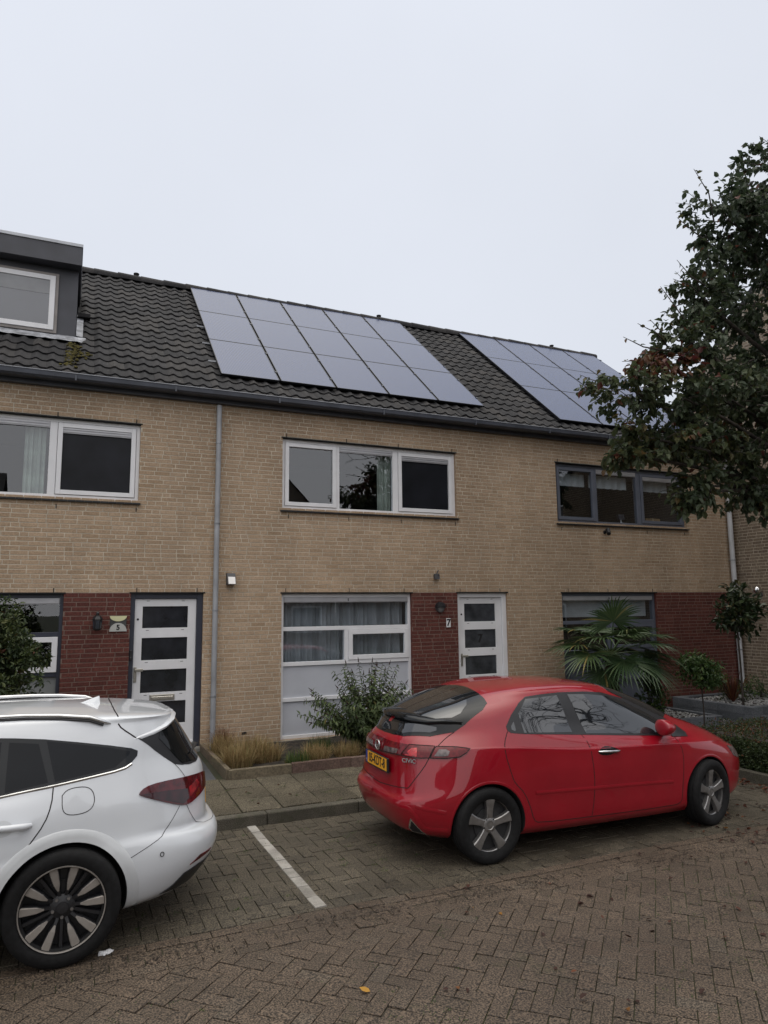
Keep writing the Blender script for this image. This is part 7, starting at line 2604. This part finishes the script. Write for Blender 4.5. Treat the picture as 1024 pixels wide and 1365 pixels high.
# ------------------------------------------------------- fan palm
def palm():
    rn = random.Random(12)
    base = Vector((8.25, -1.05, ZA - 0.03))
    t = thing('fan_palm', 'shaggy fan palm with spreading green leaves in front of the grey window', 'palm', base)
    q = MB()
    H = 1.0
    q.lathe([(0.0001, 0), (0.13, 0.0), (0.12, 0.3), (0.105, 0.8), (0.10, H), (0.05, H + 0.12), (0.0001, H + 0.15)], 16)
    for k in range(240):
        a = rn.random() * 6.28
        z = rn.uniform(0.05, H + 0.1)
        r0 = 0.11
        p = Vector((r0 * math.cos(a), r0 * math.sin(a), z))
        d = Vector((math.cos(a), math.sin(a), rn.uniform(-0.2, 0.9))).normalized()
        s_ = Vector((-math.sin(a), math.cos(a), 0)) * 0.012
        e = p + d * rn.uniform(0.04, 0.12)
        q.poly([p - s_, p + s_, e + s_ * 0.3, e - s_ * 0.3])
    q.build('trunk', M_fib, t)
    hub = Vector((0, 0, H + 0.08))
    fronds = [(172, 66, 0.52, .46), (200, 84, 0.55, .44), (150, 52, 0.50, .44), (222, 60, 0.50, .46), (246, 88, 0.46, .48), (268, 48, 0.5, .46), (286, 96, 0.52, .50), (300, 66, 0.55, .44),
              (325, 82, 0.58, .48), (348, 64, 0.62, .48), (5, 84, 0.64, .48), (24, 50, 0.5, .44), (75, 50, 0.5, .42), (112, 62, 0.5, .42), (262, 14, 0.5, .44), (215, 108, 0.40, .40), (318, 110, 0.44, .42), (50, 80, .5, .42)]
    for az, tl, pl_, fl in fronds:
        pl_, fl = pl_ * 1.15, fl * 1.32
        fr = MB()
        a = R(az + rn.uniform(-6, 6))
        tilt = R(tl + rn.uniform(-5, 5))
        d = Vector((math.cos(a) * math.sin(tilt), math.sin(a) * math.sin(tilt), math.cos(tilt)))
        s_ = Vector((-math.sin(a), math.cos(a), 0))
        up = s_.cross(d) * -1
        if up.z < 0:
            up = -up
        e = hub + d * pl_ - Vector((0, 0, 0.05 * math.sin(tilt)))
        fr.tube([hub, hub.lerp(e, 0.5) + Vector((0, 0, 0.03)), e], [0.012, 0.009, 0.008], 5, r=0.6)
        rr0 = rn.uniform(0.25, 0.7)
        nseg = 36
        hang = R(22 if tl > 30 else 6)
        d, up = (d * math.cos(hang) - up * math.sin(hang)).normalized(), (up * math.cos(hang) + d * math.sin(hang)).normalized()
        for k in range(nseg):
            th = R(-128 + 256 * k / (nseg - 1))
            dd = (d * math.cos(th) + s_ * math.sin(th)).normalized()
            cup = up * (0.16 * abs(math.sin(th / 2)))
            L_ = fl * (0.72 + 0.28 * math.cos(th * 0.55)) * rn.uniform(0.9, 1.08)
            side = dd.cross(up).normalized()
            droop = rn.uniform(0.05, 0.22) + (0.12 if abs(th) < 1 else 0)
            pts = []
            for u in (0, 0.35, 0.65, 0.85, 1.0):
                pts.append(e + (dd + cup).normalized() * L_ * u - Vector((0, 0, 1)) * droop * L_ * u ** 3)
            w_ = [0.003, 0.017, 0.014, 0.007, 0.001]
            r = min(1, max(0, rr0 + rn.gauss(0, 0.14)))
            if rn.random() < 0.03:
                r = 1.0
            for i in range(4):
                fo = up * 0.5
                m0, m1 = pts[i], pts[i + 1]
                fr.faces([tuple(m0 - side * w_[i] + fo * w_[i]), tuple(m0), tuple(m0 + side * w_[i] + fo * w_[i]), tuple(m1 - side * w_[i + 1] + fo * w_[i + 1]), tuple(m1), tuple(m1 + side * w_[i + 1] + fo * w_[i + 1])],
                         [(0, 1, 4, 3), (1, 2, 5, 4)], 0, r)
        fr.build('frond', M_palm, t)
    return t


palm()

# ------------------------------------------------------- clipped hedge
t = thing('hedge', 'low clipped hedge with reddish tips behind the nose of the red car', 'hedge', (9.3, -3.9, 0.085))
rn = random.Random(61)
lv = MB()
hx, hy, hz = 1.42, 0.92, 0.43
for k in range(5600):
    u = rn.random()
    if u < 0.34:
        p = Vector((rn.uniform(-hx, hx), rn.uniform(-hy, hy), hz))
        n = Vector((0, 0, 1))
    elif u < 0.62:
        p = Vector((-hx, rn.uniform(-hy, hy), rn.uniform(0.0, hz)))
        n = Vector((-1, 0, 0))
    elif u < 0.92:
        p = Vector((rn.uniform(-hx, hx), -hy, rn.uniform(0.0, hz)))
        n = Vector((0, -1, 0))
    else:
        p = Vector((rn.uniform(-hx, hx), hy, rn.uniform(0.1, hz)))
        n = Vector((0, 1, 0))
    # rounded shoulders, bumpy faces
    q_ = Vector((p.x / hx, p.y / hy, p.z / hz))
    if abs(q_.x) > 0.8 and q_.z > 0.75:
        p.z -= 0.08 * (abs(q_.x) - 0.8) / 0.2
    p += n * (0.07 * mnoise.noise(p * 3.5) + rn.uniform(-0.10, 0.02))
    for i in range(7):
        d = (n * 0.8 + rvec(rn)).normalized()
        ln = rn.uniform(0.022, 0.040)
        rr = rn.gauss(0.42, 0.2)
        if n.z > 0.5 and rn.random() < 0.30:
            rr = rn.uniform(0.85, 1)
        leaf(lv, p + rvec(rn) * 0.035, d, (n + rvec(rn)).normalized(), ln, ln * 0.5, min(1, max(0, rr)), 0.2, 0.1)
lv.build('foliage', M_hedge, t)
q = MB()
for k in range(60):
    x, y = rn.uniform(-hx * .9, hx * .9), rn.uniform(-hy * .9, hy * .9)
    q.tube([(x, y, -0.02), (x + rn.uniform(-.05, .05), y + rn.uniform(-.05, .05), 0.25), (x + rn.uniform(-.1, .1), y + rn.uniform(-.1, .1), 0.5)], [0.010, 0.007, 0.004], 5)
q.box(-hx * 0.86, hx * 0.86, -hy * 0.82, hy * 0.82, 0.03, hz * 0.82)
q.build('stem', M_bark, t)

# ------------------------------------------------------- fallen leaves
q = MB()
rn = random.Random(14)


def fallen(x, y, z, s_, r):
    a = rn.random() * 6.28
    tilt = rn.uniform(-0.3, 0.3)
    d = Vector((math.cos(a), math.sin(a), tilt))
    leaf(q, Vector((x, y, z + 0.004 + abs(tilt) * s_ * 0.5)), d, Vector((rn.uniform(-.3, .3), rn.uniform(-.3, .3), 1)).normalized(), s_, s_ * 0.6, r, rn.uniform(0.1, 0.5), rn.uniform(-0.4, 0.2))


for k in range(260):
    x = 1.2 + 8.5 * rn.random() ** 0.7
    y = rn.uniform(-8.6, -5.2)
    fallen(x, y, 0.004, rn.uniform(0.025, 0.06), rn.betavariate(1.6, 2.2))
for k in range(230):
    x = 7.66 - abs(rn.gauss(0, 0.16))
    y = rn.uniform(-5.1, -3.2)
    fallen(x, y, 0.006 + rn.random() * 0.02, rn.uniform(0.035, 0.065), rn.uniform(0.3, 0.85))
for k in range(110):
    x = rn.uniform(5.5, 7.6)
    y = rn.uniform(-5.7, -4.6)
    fallen(x, y, 0.004, rn.uniform(0.03, 0.06), rn.betavariate(1.8, 1.8))
for k in range(60):
    fallen(rn.uniform(7.85, 9.0), rn.uniform(-5.0, -4.8), 0.09, rn.uniform(0.03, 0.06), rn.uniform(0.3, 0.9))
for k in range(26):
    y = rn.uniform(-2.9, -1.8)
    fallen(rn.uniform(0.5, 6), y, pz(y) + 0.003, rn.uniform(0.02, 0.045), rn.betavariate(1.6, 2.2))
for x, y in ((1.66, -6.40),):
    fallen(x, y, 0.006, 0.065, 1.0)
tag(q.build('fallen_leaves', M_fall), kind='stuff')
# moss and little weeds in the joints
q = MB()
for k in range(1100):
    x, y = rn.uniform(0.2, 7.5), rn.uniform(-8.2, -5.7)
    if mnoise.noise(Vector((x * 0.7, y * 0.7, 2))) < 0.02 and rn.random() < 0.85:
        continue
    # snap to a diagonal joint
    for i in range(5):
        a = rn.random() * 6.28
        d = Vector((math.cos(a), math.sin(a), 0.9)).normalized()
        leaf(q, Vector((x + rn.gauss(0, 0.02), y + rn.gauss(0, 0.02), -0.004)), d, Vector((0, 0, 1)), rn.uniform(0.008, 0.02), 0.004, rn.random() * 0.8)
for k in range(70):
    x, y = rn.uniform(0.2, 3.2), rn.uniform(-5.1, -3.2) if k < 45 else rn.uniform(-3.0, -1.75)
    for i in range(10):
        a = rn.random() * 6.28
        d = Vector((math.cos(a), math.sin(a), 0.7)).normalized()
        leaf(q, Vector((x + rn.gauss(0, 0.025), y + rn.gauss(0, 0.015), (pz(y) if y > -3.05 else 0) + 0.002)), d, Vector((0, 0, 1)), rn.uniform(0.01, 0.028), 0.006, rn.random() * 0.8)
tag(q.build('joint_weeds', M_ggrass), kind='stuff')
# =================================================================== NEIGHBOUR GABLE AND THE OTHER SIDE OF THE STREET
NB = thing('corner_house', 'projecting grey-brown brick side wall of the neighbouring house, behind the downpipe', 'house', (12.6, 0, HZ))
# gable wall faces -X; build it as a wall in XZ and turn it
GY0, GY1, GAP, GAPZ = -5.3, 2.5, -1.40, 8.85


def gable():
    rnd = random.Random(55)
    mb = MB()

    def top(y):
        return GAPZ - abs(y - GAP) * math.tan(R(42))
    mb.poly([(0, GY1, -0.3), (0, GY0, -0.3), (0, GY0, top(GY0)), (0, GAP, GAPZ), (0, GY1, top(GY1))], 1)
    k = 0
    z = -0.1
    J = 0.0095
    while z < GAPZ - 0.15:
        za, zb = z + J / 2, z + CRS - J / 2
        z += CRS
        y = GY0 - rnd.random() * 0.2
        while y < GY1:
            u = rnd.random()
            ln = 0.098 if u < 0.27 else 0.205
            a, b = y, min(y + ln, GY1 - 0.01)
            y += ln + J
            a = max(a, GY0)
            if b - a < 0.03 or min(top(a), top(b)) < zb + 0.05:
                continue
            if a > 0.3 and zb < 5.6:
                continue
            p = -0.0035 - rnd.random() * 0.0015
            c = 0.002
            mb.faces([(0, a, za), (0, b, za), (0, b, zb), (0, a, zb), (p, a + c, za + c), (p, b - c, za + c), (p, b - c, zb - c), (p, a + c, zb - c)],
                     [(7, 6, 5, 4), (4, 5, 1, 0), (5, 6, 2, 1), (6, 7, 3, 2), (7, 4, 0, 3)], 0, min(1, max(0, rnd.gauss(0.5, 0.22))))
    mb.build('gable_wall', [M_gbrick, M_mortar], NB)
    q = MB()
    q.box(0.01, 6, GY0, GY0 + 0.25, -0.3, top(GY0))
    q.box(0.01, 6, GY1 - 0.25, GY1, -0.3, top(GY1))
    q.build('front_walls', M_gbrick, NB)
    q = MB()
    for (ya, yb_) in ((GY0 - 0.35, GAP), (GY1 + 0.35, GAP)):
        za, zb = top(ya), GAPZ
        q.faces([(-0.06, ya, za), (6, ya, za), (6, yb_, zb), (-0.06, yb_, zb), (-0.06, ya, za + 0.14), (6, ya, za + 0.14), (6, yb_, zb + 0.14), (-0.06, yb_, zb + 0.14)],
                [(0, 3, 2, 1), (4, 5, 6, 7), (0, 1, 5, 4), (1, 2, 6, 5), (2, 3, 7, 6), (3, 0, 4, 7)])
    q.build('roof', M_tile, NB)


gable()
t = thing('wall_lamp', 'round chrome wall lamp on the projecting side wall beside the magnolia', 'wall lamp', (12.6, -0.53, 2.40), R(-90))
q = MB()
q.lathe([(0.0001, -0.012), (0.045, -0.01), (0.05, -0.004)], 20, 'Y', (0, 0, -0.06))
q.tube([(0, -0.01, -0.06), (0, -0.09, -0.07), (0, -0.10, -0.02)], 0.012, 8)
q.build('bracket', M_lampg, t, smooth=40)
q = MB()
bm = bmesh.new()
bmesh.ops.create_uvsphere(bm, u_segments=20, v_segments=12, radius=0.085)
q.addbm(bm, 0, 0.5, Matrix.Translation((0, -0.10, 0.03)))
q.build('globe', M_chrome, t, smooth=80)
t = thing('wall_bracket', 'little pale bracket on the projecting side wall above the magnolia', 'bracket', (12.6, -0.12, 2.47), R(-90))
q = MB()
q.box(-0.06, 0.06, -0.10, -0.004, 0, 0.02, ch=0.004)
q.build('plate', M_pvcw, t)
q = MB()
q.tube([(0, -0.02, 0), (0, -0.03, -0.06)], 0.01, 8)
q.build('stay', M_pvcw, t)

# the houses across the street, behind the camera: they are what the windows and paintwork mirror
M_oroof = mat('opposite_roof_tile', (0.028, 0.027, 0.028), rough=0.85, var=0.3, scale=3)
M_obrick = mat('opposite_brick', (0.17, 0.13, 0.10), rough=0.9, var=0.15, scale=2)


def opposite(x0, x1, y, eave, ridge, depth, gable_front, label):
    t = thing('opposite_house', label, 'house', (0, 0, 0), 0, 'houses across the street')
    q = MB()
    if gable_front:
        xm = (x0 + x1) / 2
        q.faces([(x0, y, -0.2), (x1, y, -0.2), (x1, y, eave), (xm, y, ridge), (x0, y, eave), (x0, y - depth, -0.2), (x1, y - depth, -0.2), (x1, y - depth, eave), (xm, y - depth, ridge), (x0, y - depth, eave)],
                [(0, 1, 2, 3, 4), (9, 8, 7, 6, 5), (1, 6, 7, 2), (0, 4, 9, 5)])
        q.build('wall', M_obrick, t)
        q = MB()
        q.poly([(x0 - 0.25, y + 0.1, eave - 0.2), (xm, y + 0.1, ridge + 0.05), (xm, y - depth, ridge + 0.05), (x0 - 0.25, y - depth, eave - 0.2)])
        q.poly([(x1 + 0.25, y + 0.1, eave - 0.2), (x1 + 0.25, y - depth, eave - 0.2), (xm, y - depth, ridge + 0.05), (xm, y + 0.1, ridge + 0.05)])
        q.build('roof', M_oroof, t)
    else:
        q.box(x0, x1, y - depth, y, -0.2, eave)
        q.build('wall', M_obrick, t)
        q = MB()
        ym = y - depth / 2
        q.poly([(x0 - 0.2, y + 0.3, eave - 0.1), (x1 + 0.2, y + 0.3, eave - 0.1), (x1 + 0.2, ym, ridge), (x0 - 0.2, ym, ridge)])
        q.poly([(x0 - 0.2, ym, ridge), (x1 + 0.2, ym, ridge), (x1 + 0.2, y - depth - 0.3, eave - 0.1), (x0 - 0.2, y - depth - 0.3, eave - 0.1)])
        q.build('roof', M_oroof, t)
    n = max(1, int((x1 - x0) / 2.6))
    for i in range(n):
        xc = x0 + (i + 0.5) * (x1 - x0) / n
        for (za, zb) in ((0.9, 2.3), (3.6, 4.7)):
            q = MB()
            frame_mb(q, xc - 0.85, xc + 0.85, za, zb, 0.07, y + 0.002, y + 0.05)
            f = q.build('window', M_wframe, t)
            q = MB()
            q.box(xc - 0.78, xc + 0.78, y + 0.004, y + 0.02, za + 0.07, zb - 0.07)
            q.build('pane', M_gloss, f)
    return t


opposite(-15, -3.2, -24.0, 5.3, 9.0, 9, False, 'brick house row with tiled roof across the street, mirrored in the lower windows')
opposite(3.6, 13.4, -26.0, 6.3, 11.4, 9, True, 'gabled brick house across the street, mirrored in the upper windows')
opposite(16, 34, -24.0, 5.3, 9.0, 9, False, 'long brick house across the street, mirrored in the car doors')


def bare_tree(x, y, h, seed, label):
    rn = random.Random(seed)
    t = thing('bare_tree', label, 'tree', (x, y, 0), 0, 'bare trees across the street')
    wood = MB()

    def grow(p, d, L_, r, lev):
        e = p + d * L_
        m = p.lerp(e, 0.5) + rvec(rn) * L_ * 0.06
        wood.tube([p, m, e], [r, r * 0.8, r * 0.62], 6 if lev < 2 else 4, cap=False)
        if lev >= 7 or r < 0.003:
            return
        for k in range(rn.choice((2, 3, 3))):
            nd = (d + rvec(rn) * 0.75 + Vector((0, 0, 0.12))).normalized()
            grow(e if k else e, nd, L_ * rn.uniform(0.62, 0.85), r * 0.64, lev + 1)
    grow(Vector((0, 0, 0)), Vector((0, 0, 1)), h * 0.28, 0.16, 0)
    wood.build('trunk', M_bark, t, smooth=60)
    return t


bare_tree(5.2, -17.5, 5.5, 3, 'leafless tree across the street, mirrored in the red car windows')
bare_tree(11.8, -12.4, 9.5, 4, 'tall leafless tree on the near side, mirrored in the red car windows')
bare_tree(-4.5, -18.0, 5.5, 6, 'leafless tree across the street behind the white car')
make_white()
make_red()
